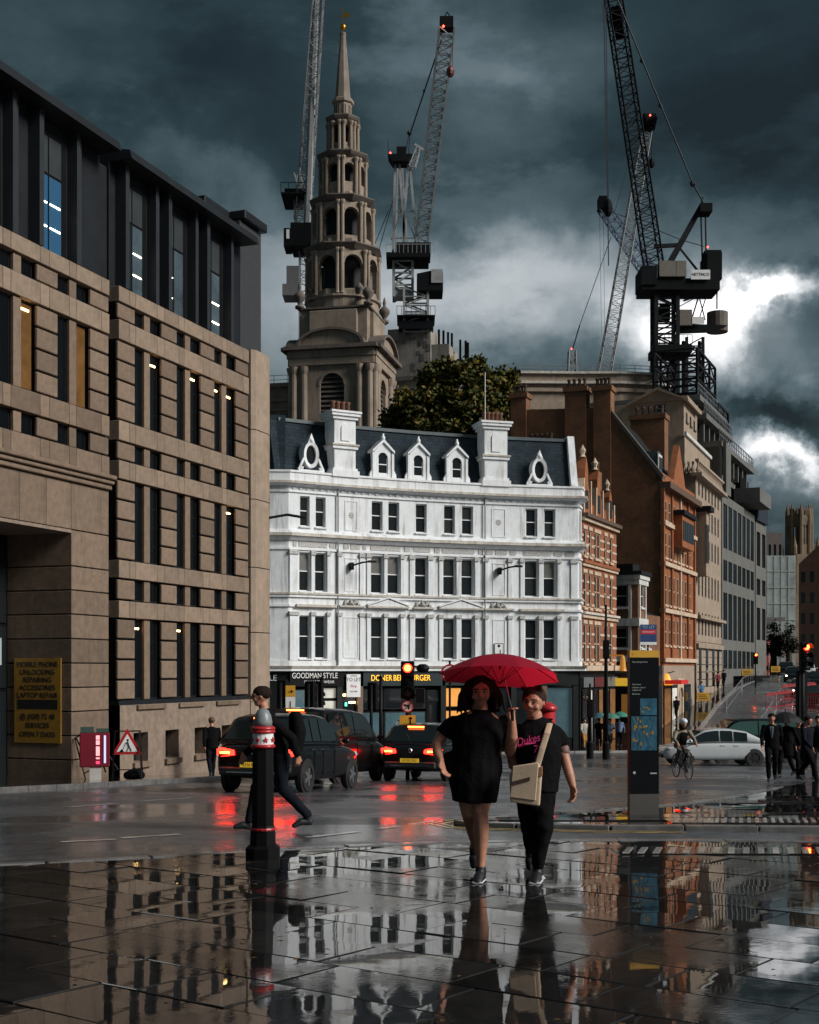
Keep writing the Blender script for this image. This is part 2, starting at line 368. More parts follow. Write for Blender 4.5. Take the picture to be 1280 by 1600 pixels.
def kerb_run(pts, w, top, parent, piece=0.9, name='kerb_stone', mat_=None):
    """granite kerb stones along a line, each one a piece"""
    acc = []
    for (ax, ay), (bx, by) in zip(pts, pts[1:]):
        L = math.hypot(bx - ax, by - ay); n = max(1, round(L / piece)); th = math.atan2(by - ay, bx - ax)
        for k in range(n):
            t0, t1 = (k + .008) / n, (k + .992) / n
            p0 = (ax + (bx - ax) * t0, ay + (by - ay) * t0); p1 = (ax + (bx - ax) * t1, ay + (by - ay) * t1)
            nx, ny = -math.sin(th) * w / 2, math.cos(th) * w / 2
            j = random.uniform(-.004, .004)
            m = MB(); q = []
            for (x, y) in ((p0[0] - nx, p0[1] - ny), (p1[0] - nx, p1[1] - ny), (p1[0] + nx, p1[1] + ny), (p0[0] + nx, p0[1] + ny)): q.append((x, y, G(y)))
            m.loft([[(x, y, z - .12) for x, y, z in q], [(x, y, z + top + j) for x, y, z in q]])
            o = m.build(name, mat_ or M_kerb, parent, bevel=.012)
            acc.append(o)
    return acc

# near pavement of big slabs, laid askew to the view
KERB_NEAR = [(-12, 9.3), (-7.5, 10.1), (-3.3, 11.6), (-1.6, 12.5), (0.3, 13.25), (2.2, 13.55), (4.4, 13.35), (8, 13.2), (12, 13.1)]
def kerb_near_y(x):
    for (a, ya), (b, yb) in zip(KERB_NEAR, KERB_NEAR[1:]):
        if a <= x <= b: return ya + (yb - ya) * (x - a) / (b - a)
    return 10
near = poly_sheet('pavement', KERB_NEAR + [(12, -8), (-12, -8)], 0.035, 0.3, M_joint)
tag(near, 'wet near pavement of large dark stone slabs with mirror-like puddles', 'pavement', kind='structure')
kerb_run(KERB_NEAR, 0.16, 0.062, near)
AX, AY = math.sin(R(37)), math.cos(R(37))      # one joint direction; the other is square to it
def slab_xy(a, b): return (a * AX + b * AY, a * AY - b * AX)
rs = random.Random(3)
cw = 0.54
nsl = 0
for i in range(-16, 40):
    a0 = i * cw; b = -16 + rs.uniform(0, .9)
    while b < 14:
        L = rs.choice((0.62, 0.75, 0.75, 0.9, 1.0))
        ca, cb = a0 + cw / 2, b + L / 2
        x, y = slab_xy(ca, cb)
        corners = [slab_xy(a0 + u, b + v) for u, v in ((.006, .006), (cw - .006, .006), (cw - .006, L - .006), (.006, L - .006))]
        b += L
        if not (4.2 < y < 15 and abs(x) < .345 * y + 1.6): continue
        # clip the slab at the kerb
        bm = bmesh.new(); vs = [bm.verts.new((p[0], p[1], 0)) for p in corners]; bm.faces.new(vs)
        for (ax_, ay_), (bx_, by_) in zip(KERB_NEAR, KERB_NEAR[1:]):
            d = Vector((bx_ - ax_, by_ - ay_, 0)).normalized(); nrm = Vector((-d.y, d.x, 0))
            if min((Vector((p[0], p[1], 0)) - Vector((ax_, ay_, 0))).dot(nrm) for p in corners) > .3: pass
            if ax_ - 1 < x < bx_ + 1:
                bmesh.ops.bisect_plane(bm, geom=list(bm.verts) + list(bm.edges) + list(bm.faces), plane_co=Vector((ax_, ay_, 0)) - nrm * .085, plane_no=nrm, clear_outer=True, dist=1e-5)
        if not bm.faces or sum(f.calc_area() for f in bm.faces) < .01: bm.free(); continue
        tx, ty, tz = rs.gauss(0, .0032), rs.gauss(0, .0040), rs.uniform(-.004, .004)
        ext = bmesh.ops.extrude_face_region(bm, geom=list(bm.faces))
        up = {e for e in ext['geom'] if isinstance(e, bmesh.types.BMVert)}
        for v in bm.verts:
            v.co.z = G(v.co.y) + (0.052 + tz + tx * (v.co.x - x) + ty * (v.co.y - y) if v in up else 0.02)
        bmesh.ops.recalc_face_normals(bm, faces=bm.faces)
        tops = [e for e in bm.edges if all(v in up for v in e.verts)]
        bmesh.ops.bevel(bm, geom=tops, offset=.005, segments=1, affect='EDGES')
        me = bpy.data.meshes.new('slab'); bm.to_mesh(me); bm.free(); me.materials.append(M_slab)
        put('slab', me, near); nsl += 1

# traffic island with the map pillar: nose near the middle of the picture, widening to the right
ISL = [(0.62, 16.05), (0.75, 15.75), (1.3, 15.55), (2.4, 15.3), (5, 15.15), (9, 15.05), (16, 15.0), (16, 34), (10.5, 33.2), (8.4, 29), (6.0, 23.6), (4.2, 20.3), (2.6, 18.4), (1.5, 17.3), (.8, 16.6)]
isl = poly_sheet('pavement', ISL, 0.04, 0.3, M_slab)
tag(isl, 'wet paved traffic island under the map pillar', 'pavement', kind='structure')
kerb_run(ISL[-6:] + ISL[:6], 0.15, 0.062, isl)
# island slabs as far as they can be told apart
rs = random.Random(5)
def inside(x, y, poly):
    c = False
    for (ax, ay), (bx, by) in zip(poly, poly[1:] + poly[:1]):
        if (ay > y) != (by > y) and x < (bx - ax) * (y - ay) / (by - ay) + ax: c = not c
    return c
for i in range(14):
    y0 = 15.45 + i * .62; x = 1.0 + rs.uniform(0, .8)
    while x < 9.5:
        L = rs.choice((.8, .95, 1.1)); q = [(x + .008, y0 + .008), (x + L - .008, y0 + .008), (x + L - .008, y0 + .612), (x + .008, y0 + .612)]
        if all(inside(px_ + ox, py_ + oy, ISL) for px_, py_ in q for ox, oy in ((.1, .1), (-.1, -.1), (.1, -.1), (-.1, .1))):
            tx, ty = rs.gauss(0, .008), rs.gauss(0, .012)
            m = MB(); m.loft([[(a, b_, G(b_) + .02) for a, b_ in q], [(a, b_, G(b_) + .056 + tx * (a - x) + ty * (b_ - y0)) for a, b_ in q]])
            m.build('slab', M_slab, isl)
        x += L
# ribbed tactile paving on both sides of the crossing strip
M_tact = wet_mat('tactile_rib_stone', (0.30, 0.29, 0.27), 0.06, 0.25, 0.3, 1.5, 0.001, 30, objvar=.2)
def tactile(x0, x1, y0, dy, n, label):
    r_ = empty('tactile_paving', (0, 0, 0), label=label, cat='paving', group='ribbed tactile strips at the crossing')
    m = MB(); m.loft([[(x0, y0, G(y0) + .03), (x1, y0, G(y0) + .03), (x1, y0 + dy, G(y0 + dy) + .03), (x0, y0 + dy, G(y0 + dy) + .03)], [(x0, y0, G(y0) + .062), (x1, y0, G(y0) + .062), (x1, y0 + dy, G(y0 + dy) + .062), (x0, y0 + dy, G(y0 + dy) + .062)]])
    m.build('base_slab', M_slab, r_)
    for k in range(n):
        a = x0 + (x1 - x0) * (k + .2) / n; w = (x1 - x0) / n * .45; sk = .25 * dy
        q = [(a, y0 + .02), (a + w, y0 + .02), (a + w + sk, y0 + dy - .02), (a + sk, y0 + dy - .02)]
        m = MB(); m.loft([[(x, y, G(y) + .058) for x, y in q], [(x, y, G(y) + .072) for x, y in q]])
        m.build('rib', M_tact, r_, bevel=.003)
tactile(2.0, 4.3, 12.2, .5, 16, 'ribbed tactile paving at the near kerb, close to the right edge')
tactile(3.2, 5.6, 15.6, .75, 24, 'ribbed tactile paving on the island before the map pillar')

# pavement along the stone office block
def office_xy(s, out=0.0): # s metres left of the office's right corner, out metres in front of its face
    return (-5.29 - .347 * s + .938 * out, 42.0 - .938 * s - .347 * out)
LP = [office_xy(30, 2.6), office_xy(12, 2.5), office_xy(6, 2.3), office_xy(0, 2.0), office_xy(-3, 1.4), office_xy(-5, -.5), office_xy(-6, -6), office_xy(30, -6)]
lp = poly_sheet('pavement', LP, 0.12, 0.3, M_slab)
tag(lp, 'wet pavement strip along the foot of the stone office block', 'pavement', kind='structure')
kerb_run(LP[:6], 0.2, 0.128, lp, piece=1.0)

# pavement before the white building and along the left side of the far street
FP = [(-14, 58), (-6.5, 64.2), (-2, 67.5), (3, 69), (8, 70.3), (12.2, 71.6), (14.6, 75), (17.2, 81), (20.3, 90), (24.4, 102), (30, 117), (37.5, 136), (46, 158), (70, 220), (40, 220), (9, 90), (4, 76), (-14, 70)]
fp = poly_sheet('pavement', FP, 0.12, 0.3, M_slab)
tag(fp, 'far wet pavement in front of the white corner building and shops', 'pavement', kind='structure')
kerb_run(FP[1:12], 0.3, 0.13, fp, piece=1.2, mat_=wet_mat('pale_far_kerb', (0.26, 0.255, 0.25), 0.1, 0.35, .3, 1.5, .001, 40))
# pavement right of the far street
RP = [(31, 84), (31, 70), (90, 70), (130, 220), (84, 220), (60, 160), (44, 117)]
rp = poly_sheet('pavement', RP, 0.12, 0.3, M_slab)
tag(rp, 'far wet pavement on the opposite side of the climbing street', 'pavement', kind='structure')

# painted markings, 4 mm sheets above the asphalt
M_line = wet_mat('worn_white_line', (0.42, 0.41, 0.39), 0.12, 0.35, .4, 2, .001, 40)
M_yline = wet_mat('worn_yellow_line', (0.55, 0.38, 0.12), 0.12, 0.35, .4, 2, .001, 40)
def stripe(pts, w, mat_, name='road_marking', dz=.006):
    m = MB()
    for (ax, ay), (bx, by) in zip(pts, pts[1:]):
        L = math.hypot(bx - ax, by - ay); nx, ny = -(by - ay) / L * w / 2, (bx - ax) / L * w / 2
        n = max(1, int(L / 1.2))
        for k in range(n):
            p = (ax + (bx - ax) * k / n, ay + (by - ay) * k / n); q = (ax + (bx - ax) * (k + 1) / n, ay + (by - ay) * (k + 1) / n)
            m.quad(flat(p[0] - nx, p[1] - ny, dz), flat(q[0] - nx, q[1] - ny, dz), flat(q[0] + nx, q[1] + ny, dz), flat(p[0] + nx, p[1] + ny, dz))
    o = m.build(name, mat_); tag(o, kind='structure'); return o
def gpx(px, py):
    """ground point under a photo pixel"""
    lo, hi = 3, 300
    for _ in range(50):
        d = (lo + hi) / 2
        if HZ + (CAMZ - G(d)) * FPX / d > py: lo = d
        else: hi = d
    return (xat(px, d), d)
for k, seg in enumerate([[(480, 1309), (560, 1300)], [(590, 1296), (680, 1283)], [(95, 1316), (180, 1312)], [(190, 1310), (280, 1304)], [(100, 1262), (180, 1256)], [(220, 1252), (300, 1247)], [(880, 1290), (1280, 1296)], [(560, 1190), (700, 1186)], [(880, 1212), (985, 1206)]]):
    tag(stripe([gpx(*p) for p in seg], .11 if k != 6 else .14, M_line), 'worn white line painted on the wet asphalt, stretch %s' % ['beside the bollard', 'running up to the yellow lines', 'nearest the picture corner', 'behind the nearest white dash', 'close to the office kerb', 'before the dark parked estate car', 'along the island kerb', 'by the small car at the lights', 'left of the map pillar'][k], 'road marking')
for off, lab in ((0.14, 'inner'), (0.30, 'outer')):
    pts = [(3.2, 15.15 - off), (2.2, 15.25 - off), (1.2, 15.5 - off), (.62 - off * .5, 15.75 - off * .7), (.55 - off, 16.15), (.75 - off * .8, 16.75 + off * .4), (1.45 - off * .6, 17.5 + off * .6)]
    tag(stripe(pts, .06, M_yline), 'yellow no-parking line bending round the island nose, %s of the pair' % lab, 'road marking')

for i, (a, b) in enumerate((((24.5, 88), (25.9, 92)), ((27.2, 96), (28.9, 101)), ((30.2, 105), (32.2, 110)), ((33.8, 114), (36.2, 120)), ((38, 125), (41, 132)))):
    tag(stripe([a, b], .16, M_line), 'white centre dash on the far climbing street, %s from the bottom' % ('lowest', 'second', 'third', 'fourth', 'fifth')[i], 'road marking')
# ------------------------------------------------------------------ stone office block on the left
OFF_Z = G(42.0)
off = empty('office_building', (-5.29, 42.0, OFF_Z), R(69.7), 'long pinkish stone office block with dark metal top storey, filling the left side', 'building')
def oz(z): return z - OFF_Z
rs = random.Random(11)
PW, GAP, MUL = 0.84, 0.56, 0.30
PITCH = PW + 2 * GAP + MUL
# back mass: dark glazing plane behind all openings and the body of the building
mb = MB(); mb.box(-34, -.02, .62, 16, oz(5.1), oz(15.1)); mb.box(-8.05, -.02, .62, 16, oz(-2.3), oz(5.09)); mb.box(-34, -8.06, 2.2, 16, oz(-2.3), oz(5.09)); mb.build('inner_wall', M_blackvoid, off)
TALL = [(.64, 2.87), (4.50, 6.67), (8.31, 10.47)]
SMALL = [(3.39, 3.96), (7.22, 7.72), (11.06, 11.50)]
BANDS = [(2.89, 3.37), (3.98, 4.48), (6.69, 7.20), (7.74, 8.29), (10.49, 11.04), (11.52, 11.95)]
_cache = {}
def block(w, d, h, name, x, y, z, m=M_stone, bev=.018):
    """one dressed stone: centre x, front face y, bottom z"""
    k = (round(w, 3), round(d, 3), round(h, 3), m.name)
    if k not in _cache:
        b = MB(); b.box(-w / 2, w / 2, 0, d, 0, h); _cache[k] = b.data(name, m, bevel=bev)
    return put(name, _cache[k], off, (x, y, oz(z)))
def pier(x, w, za, zb, n, d=.09):
    h = (zb - za) / n
    for k in range(n): block(w, d, h - .055, 'stone_block', x, 0, za + k * h + .028)
    bk = MB(); bk.box(x - w / 2 + .015, x + w / 2 - .015, .07, .6, oz(za), oz(zb)); bk.build('blackened_pier_core', M_blackvoid, off)  # black behind the thin stone skin: shade of the reveals put into the colour
def glaze(x0, x1, za, zb, lamp=0, y=.17, m=None):
    g = MB(); g.box(x0, x1, y, y + .03, oz(za), oz(zb)); w = g.build('window', M_darkmetal, off)
    p = MB(); p.box(x0 + .04, x1 - .04, y - .012, y - .002, oz(za) + .05, oz(zb) - .05); p.build('pane', m or M_oglass, w)
    if lamp:
        q = MB(); zc = za + (zb - za) * lamp; q.box(x0 + .05, x1 - .15, y - .03, y - .016, oz(zc), oz(zc) + .05); q.build('ceiling_lamp', M_lamp_warm, w)
def section(xr, n, floors, x_end):
    """n bays leftwards from xr"""
    for i in range(n + 1):
        xc = xr - i * PITCH - PW / 2
        for fi in floors:
            za, zb = TALL[fi]; pier(xc, PW, za, zb, 4)
            sa, sb = SMALL[fi]; block(PW, .09, sb - sa - .05, 'stone_block', xc, 0, sa + .025); bk = MB(); bk.box(xc - PW / 2 + .015, xc + PW / 2 - .015, .07, .6, oz(sa), oz(sb)); bk.build('blackened_pier_core', M_blackvoid, off)  # small openings get the same painted reveal shade from the black core
        if i == n: break
        a = xc - PW / 2
        for fi in floors:
            za, zb = TALL[fi]; sa, sb = SMALL[fi]
            for (u0, u1) in ((za, zb), (sa, sb)):
                block(MUL, .10, u1 - u0, 'mullion', a - GAP - MUL / 2, .05, u0, bev=.01)
            glaze(a - GAP, a, za, zb, rs.choice((0, 0, 0, .86, .9)) if fi else 0, m=M_oamber if (xr < -5 and fi == 2 and i in (0, 1)) else None); glaze(a - 2 * GAP - MUL, a - GAP - MUL, za, zb, rs.choice((0, 0, 0, 0, .88)))
            glaze(a - GAP, a, sa, sb); glaze(a - 2 * GAP - MUL, a - GAP - MUL, sa, sb)
    for bi, (za, zb) in enumerate(BANDS):
        if bi // 2 not in floors: continue
        # lintel courses of interlocking stones
        x = xr; k = 0
        while x > x_end + .02:
            w = min((.38, 1.13, .30, .83)[k % 4] if k else .38, x - x_end)
            block(w - .016, .66, zb - za - .02, 'lintel_stone', x - w / 2, -.03, za + .01, m=M_band, bev=.01); x -= w; k += 1
section(0.0, 3, (0, 1, 2), -3 * PITCH - PW)
XE = -3 * PITCH - PW            # left end of the right-hand section
# dark vertical gap, then the projecting left-hand section
GAPW = .45
XL = XE - GAPW
section(XL, 7, (2,), XL - 7 * PITCH - PW)
for bi in (2, 3):
    za, zb = BANDS[bi]; x = XL; k = 0
    while x > XL - 7 * PITCH - PW + .02:
        w = (.38, 1.13, .30, .83)[k % 4]; block(w - .016, .66, zb - za - .02, 'lintel_stone', x - w / 2, -.03, za + .01, bev=.01); x -= w; k += 1
for i in range(8):
    xc = XL - i * PITCH - PW / 2; sa, sb = SMALL[1]
    block(PW, .09, sb - sa - .05, 'stone_block', xc, 0, sa + .025); bk = MB(); bk.box(xc - PW / 2 + .015, xc + PW / 2 - .015, .07, .6, oz(sa), oz(sb)); bk.build('blackened_pier_core', M_blackvoid, off)  # reveal shade painted as a black core here too
    block(MUL, .10, sb - sa, 'mullion', xc - PW / 2 - GAP - MUL / 2, .05, sa, bev=.01)
    glaze(xc - PW / 2 - GAP, xc - PW / 2, sa, sb); glaze(xc - PW / 2 - 2 * GAP - MUL, xc - PW / 2 - GAP - MUL, sa, sb)
mb = MB(); mb.box(XL + .02, XE - .02, .35, .6, oz(-2.2), oz(15.2)); mb.build('recessed_joint', M_darkmetal, off)
mb = MB(); mb.tube([(XL + .2, .25, oz(-1.8)), (XL + .2, .25, oz(12))], .06, 8); mb.build('drainpipe', M_darkmetal, off, smooth=True)
# cornice and plain fascia above the portal
mb = MB()
for za, zb, o in ((6.30, 6.42, .10), (6.44, 6.54, .18), (6.56, 6.67, .26)): mb.box(-34, XL + .02, -o, .6, oz(za), oz(zb))
mb.build('cornice', M_stone, off, bevel=.02)
x = XL; k = 0
PORTAL_R = -9.75                 # right-hand edge of the portal opening
while x > -30:
    w = 1.05 if k else x - PORTAL_R
    block(w - .012, .6, 6.28 - 5.09, 'fascia_stone', x - w / 2, 0.0, 5.09, bev=.008); x -= w; k += 1
# portal pier of broad stone courses, returning into the recess
zc = -1.45; hs = [.62, .62, .62, .62, .63, .63, .63, .62, .62, .93]
w = XL - PORTAL_R
for h in hs:
    b = MB(); b.box(PORTAL_R, XL, .0, 2.0, oz(zc), oz(zc + h - .03)); b.build('stone_course', M_stone, off, bevel=.012); zc += h
mb = MB(); mb.box(PORTAL_R + .03, XL - .03, .03, 1.97, oz(-2), oz(5.08)); mb.build('blackened_pier_core', M_blackvoid, off)
mb = MB(); mb.box(-30, PORTAL_R, .0, 2.2, oz(4.99), oz(5.07)); mb.build('portal_soffit', M_stone_dark, off)
mb = MB(); mb.box(-15.5, PORTAL_R - 3.9, .0, 2.0, oz(-2), oz(4.97)); mb.build('portal_pier', M_stone, off, bevel=.02)
# dark glazed doors at the back of the recess
dr = MB(); dr.box(PORTAL_R - 3.9, PORTAL_R, 2.0, 2.08, oz(-1.6), oz(4.98)); dr = dr.build('door_screen', M_black, off)
for a in range(4):
    for z0, z1 in ((-1.4, .9), (1.0, 2.6), (2.7, 4.8)):
        p = MB(); p.box(PORTAL_R - 3.85 + a * .97, PORTAL_R - 3.0 + a * .97, 1.96, 1.99, oz(z0), oz(z1)); p.build('pane', M_glass, dr)
pl = MB(); pl.box(PORTAL_R - .95, PORTAL_R - .35, 1.90, 1.93, oz(1.6), oz(2.3)); pl.build('notice', mat('pale_notice', (.35, .42, .42), .6), off)
# plinth with square basement openings
holes = [(-6.95 + k * 1.68, -6.2 + k * 1.68, oz(-1.1), oz(-.28)) for k in range(4)]
mb = MB(); fn = lambda x, o, z: (x, -.06 - o, z)
wall_grid(mb, XE, 0, oz(-2.3), oz(.5), holes, fn, depth=.4)
mb.quad((XE, -.06, oz(.5)), (0, -.06, oz(.5)), (0, .6, oz(.5)), (XE, .6, oz(.5)))
mb.build('plinth', M_stone_dark, off)
mb = MB(); mb.box(XE, 0, -.02, .6, oz(.502), oz(.63)); mb.build('sill_course', M_darkmetal, off)
for a, b, c, d in holes:
    p = MB(); p.box(a, b, .33, .36, c, d); p.build('basement_window', M_glass, off)
    p = MB(); p.box(a - .06, b + .06, -.16, .0, c - .16, c - .004); p.build('sill', M_stone, off, bevel=.01)
for k in range(3):
    p = MB(); xx = -.84 - k * PITCH; p.box(xx - 1.45, xx + .05, -.14, -.061, oz(.36), oz(.49)); p.build('sill', M_stone, off, bevel=.01)
# corner pillar, rounded, beyond a dark slot
pts = [(.22, .35), (.22, .02), (.36, -.10), (1.2, -.10), (1.5, -.03), (1.75, .15), (1.88, .5), (1.9, 9), (.22, 9)]
hs = [(-2.3, .6), (.62, 2.7), (2.72, 4.85), (4.87, 7.1), (7.12, 9.4), (9.42, 12.05)]
for za, zb in hs:
    b = MB(); b.prism(pts, oz(za), oz(zb) - .012, lambda a, c, z: (a, c, z)); b.build('corner_stone', mat('pale_corner_stone', (.30, .225, .165), .75, var=.2, scale=3, stain=.4), off)
b = MB(); b.box(.0, .24, .3, 9, oz(-2.3), oz(12)); b.build('corner_slot', M_darkmetal, off)
# top storey of dark metal with fins, set just behind the stone face
mb = MB(); mb.box(-34, XL, .30, 14, oz(11.96), oz(15.35)); mb.box(XE, .0, .30, 14, oz(11.96), oz(15.35)); mb.box(XL, XE, .6, 14, oz(11.9), oz(15.2)); top = mb.build('top_storey', M_darkmetal, off)
def roof_slab(x0, x1, name='roof_edge'):
    b = MB(); b.prism([(-.42, 15.36), (-.36, 15.60), (.4, 15.75), (14, 15.8), (14, 15.36)], x0, x1, lambda a, z, x: (x, a, oz(z))); b.build(name, M_darkmetal, off)
roof_slab(XE + .02, -.05); roof_slab(-34, XL - .02)
for k in range(14):
    xx = -1.5 - k * PITCH if k < 3 else -9.85 - (k - 3) * 2.6
    # glazed bay with dark spandrel over it
    bay = MB(); bay.box(xx - 1.05, xx + .25, .27, .30, oz(12.0), oz(15.0)); bay = bay.build('top_window', M_black, off)
    for a0, a1 in ((xx - 1.0, xx - .56), (xx - .5, xx + .0)):
        p = MB(); p.box(a0, a1, .25, .268, oz(12.05), oz(13.95)); p.build('pane', M_glass_blue if k > 2 else (mat('painted_sky_reflection_glass', (.06, .085, .10), .06, var=.5, scale=.8, spec=.8) if a0 > xx - .6 else M_glass), bay)  # pale sky reflection painted into the right-hand panes, blue one further left
        p = MB(); p.box(a0, a1, .25, .268, oz(14.02), oz(14.95)); p.build('spandrel_panel', mat('spandrel_grey', (.05, .058, .062), .35, metal=.3), bay)
        for lz in (12.4, 13.0):
            if k in (0, 1, 2, 3, 4) and (k + (a0 > xx - .6)) % 3 != 2:
                p = MB(); p.box(a0 + .03, a1 - .05, .235, .247, oz(lz + .08 * k % .3), oz(lz + .08 * k % .3) + .035); p.build('ceiling_lamp', M_lamp_white, bay)
    for fx, fw, fd in ((xx + .34, .14, .30), (xx + .55, .10, .22), (xx - 1.28, .18, .34)):
        f = MB(); f.box(fx, fx + fw, .30 - fd, .3, oz(11.97), oz(15.35)); f.build('fin', mat('fin_zinc', (.024, .028, .033), .5, spec=.3), off)
# plant enclosure of dark mesh at the far corner
mb = MB(); mb.box(-.04, 1.5, .3, 6, oz(12.05), oz(16.25)); mb.build('plant_screen', mat('perforated_dark_mesh', (.03, .032, .035), .6, var=.6, scale=45), off)
mb = MB(); mb.box(-1.6, 1.6, .7, 6.1, oz(16.0), oz(16.6)); mb.box(.0, 1.6, .1, .72, oz(16.3), oz(16.6)); mb.build('parapet', M_darkmetal, off, bevel=.03)
# corner lantern bracket
mb = MB(); mb.tube([(1.4, .0, oz(6.6)), (1.9, -.5, oz(6.75)), (2.6, -.8, oz(6.72))], .05, 6); mb.build('lamp_bracket', M_black, off)

# yellow repair-shop board on the portal's side wall
yb = empty('sign_board', off.matrix_basis @ Vector((PORTAL_R - .012, 1.02, oz(-.42))), R(69.7 - 90), 'yellow board of black phone repair lettering inside the office portal', 'sign')
m = MB(); m.box(-.72, .72, -.03, 0, 0, 2.2); m.build('panel', mat('faded_yellow_board', (.33, .175, .02), .6, var=.2, scale=2), yb)
M_ink = mat('black_lettering', (.01, .01, .01), .6, var=0)
for k, t in enumerate(('MOBILE PHONE', 'UNLOCKING', 'REPAIRING', 'ACCESSORIES', 'LAPTOP REPAIR')):
    text(t, .19, M_ink, yb, (0, -.034, 2.03 - k * .2), sx=.95)
m = MB(); m.box(-.62, .62, -.036, -.031, .88, 1.12); m.build('black_band', M_ink, yb)
for k, t in enumerate(('@ (020) 72 48', 'SERVICES', 'OPEN 7 DAYS')):
    text(t, .19, M_ink, yb, (0, -.034, .68 - k * .23), sx=.95)
# ------------------------------------------------------------------ white corner building, gently concave front
WZ = G(75)
_h0, _h1, _arc = R(33.6), R(9.6), 17.73
def arc_xy(t):
    """point, heading on the front at t metres from its left corner"""
    Rr = _arc / (_h0 - _h1); h = _h0 - max(-.5, min(1.5, t / _arc)) * (_h0 - _h1)
    x = -6.47 + Rr * (math.sin(_h0) - math.sin(h)); y = 68.5 + Rr * (math.cos(h) - math.cos(_h0))
    return x, y, h
def tpx(px):
    lo, hi = -1, 19
    for _ in range(40):
        t = (lo + hi) / 2; x, y, h = arc_xy(t)
        if 640 + FPX * x / y < px: lo = t
        else: hi = t
    return t
WX, WY = 0.5, 72.3
white = empty('corner_building', (WX, WY, WZ), 0, 'white stuccoed corner building with concave front, slate mansard and oval dormers', 'building')
def wf(t, o, z):
    x, y, h = arc_xy(t); return (x + math.sin(h) * o - WX, y - math.cos(h) * o - WY, z - WZ)
T0, T1 = 0.0, 17.73
Tend = tpx(904)
cols = [(469, 484), (493.5, 509), (581, 598), (607, 624), (650, 667), (694, 711), (722, 739.5), (821, 840), (850, 868)]
rows = [(2.05, 4.38), (5.68, 7.79), (9.18, 10.82)]
holes = []
for r_, (za, zb) in enumerate(rows):
    for a, b in cols:
        e = 1.2 if r_ < 2 else 0
        holes.append((tpx(a - e), tpx(b + e), za, zb))
mb = MB(); wall_grid(mb, 0, Tend, 1.4, 11.4, holes, wf, depth=.28, step=1.0); mb.build('front_wall', M_white, white)
# left flank turns away from the left corner; right flank along the street
mb = MB()
lx, ly, lh = arc_xy(0); rx, ry, rh = arc_xy(Tend)
LF = R(33.6 + 46); RF = R(74)
def lf(s, o, z): return (lx - math.cos(lh - R(30)) * s + math.sin(lh - R(30)) * o - WX, ly - math.sin(lh - R(30)) * s - math.cos(lh - R(30)) * o - WY, z - WZ)
def rf(s, o, z): return (rx + math.cos(RF) * s + math.sin(RF) * o - WX, ry + math.sin(RF) * s - math.cos(RF) * o - WY, z - WZ)
lholes = [(1.0, 1.7, a, b) for a, b in rows] + [(2.6, 3.3, a, b) for a, b in rows]
wall_grid(mb, 0, 9, 1.4, 11.4, lholes, lambda s, o, z: lf(s, o, z), depth=.28)
mb.build('flank_wall', M_white, white)
mb = MB(); rholes = [(.35, .9, a, b) for a, b in rows]
wall_grid(mb, 0, 1.2, 1.4, 11.4, rholes, rf, depth=.28)
mb.quad(rf(1.2, 0, 1.4), rf(1.2, -8, 1.4), rf(1.2, -8, 11.4), rf(1.2, 0, 11.4)); mb.build('flank_wall', M_white, white)
mb = MB()
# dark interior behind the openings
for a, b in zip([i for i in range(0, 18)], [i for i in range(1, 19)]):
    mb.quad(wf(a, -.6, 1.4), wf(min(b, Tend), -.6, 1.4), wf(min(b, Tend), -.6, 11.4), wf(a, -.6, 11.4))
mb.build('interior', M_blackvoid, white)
_wc = {}
_pr = random.Random(21)
M_glass_b = mat('window_glass_grey', (.03, .035, .034), .08, var=.5, scale=1.2, spec=.6)
M_glass_c = mat('window_with_blind', (.13, .13, .115), .35, var=.25, scale=1.0)
def sash(fn, t0, t1, za, zb, parent, head=None, inset=.2, fm=None):
    """a sash window: frame, meeting rail, two panes, sill"""
    p0, p1 = Vector(fn(t0, -inset, za)), Vector(fn(t1, -inset, za)); w = (p1 - p0).length; h = zb - za
    g_lo, g_hi = _pr.choice(((M_glass, M_glass_b), (M_glass, M_glass), (M_glass_b, M_glass_b), (M_glass, M_glass), (M_glass, M_glass_c), (M_glass_b, M_glass)))
    key = (round(w * 10), round(h, 2), id(fm), g_lo.name, g_hi.name)
    if key not in _wc:
        f = MB(); fw = .07
        f.box(-w / 2, -w / 2 + fw, -.03, .03, 0, h); f.box(w / 2 - fw, w / 2, -.03, .03, 0, h)
        f.box(-w / 2 + fw, w / 2 - fw, -.03, .03, 0, fw); f.box(-w / 2 + fw, w / 2 - fw, -.03, .03, h - fw, h); f.box(-w / 2 + fw, w / 2 - fw, -.04, .03, h * .52 - .025, h * .52 + .025)
        g1 = MB(); g1.box(-w / 2 + fw, w / 2 - fw, .0, .012, fw, h * .52 - .025); g2 = MB(); g2.box(-w / 2 + fw, w / 2 - fw, -.01, .002, h * .52 + .025, h - fw)
        s_ = MB(); s_.box(-w / 2 - .05, w / 2 + .05, -.32, .02, -.07, -.002)
        _wc[key] = (f.data('window', fm or M_whitetrim), g1.data('pane', g_lo), g2.data('pane', g_hi), s_.data('sill', fm or M_whitetrim))
    d = _wc[key]; mid = (p0 + p1) / 2; rz = math.atan2(p1.y - p0.y, p1.x - p0.x)
    o = put('window', d[0], parent, mid, rz); put('pane', d[1], o); put('pane', d[2], o); put('sill', d[3], o)
    return o
for a, b, za, zb in holes: sash(wf, a, b, za, zb, white)
for a, b, za, zb in lholes: sash(lambda t, o, z: lf(-t, o, z), -b, -a, za, zb, white)
for a, b, za, zb in rholes: sash(rf, a, b, za, zb, white)
for t, z in ((612, 10.1), (616, 6.9), (616, 3.5)):
    pass
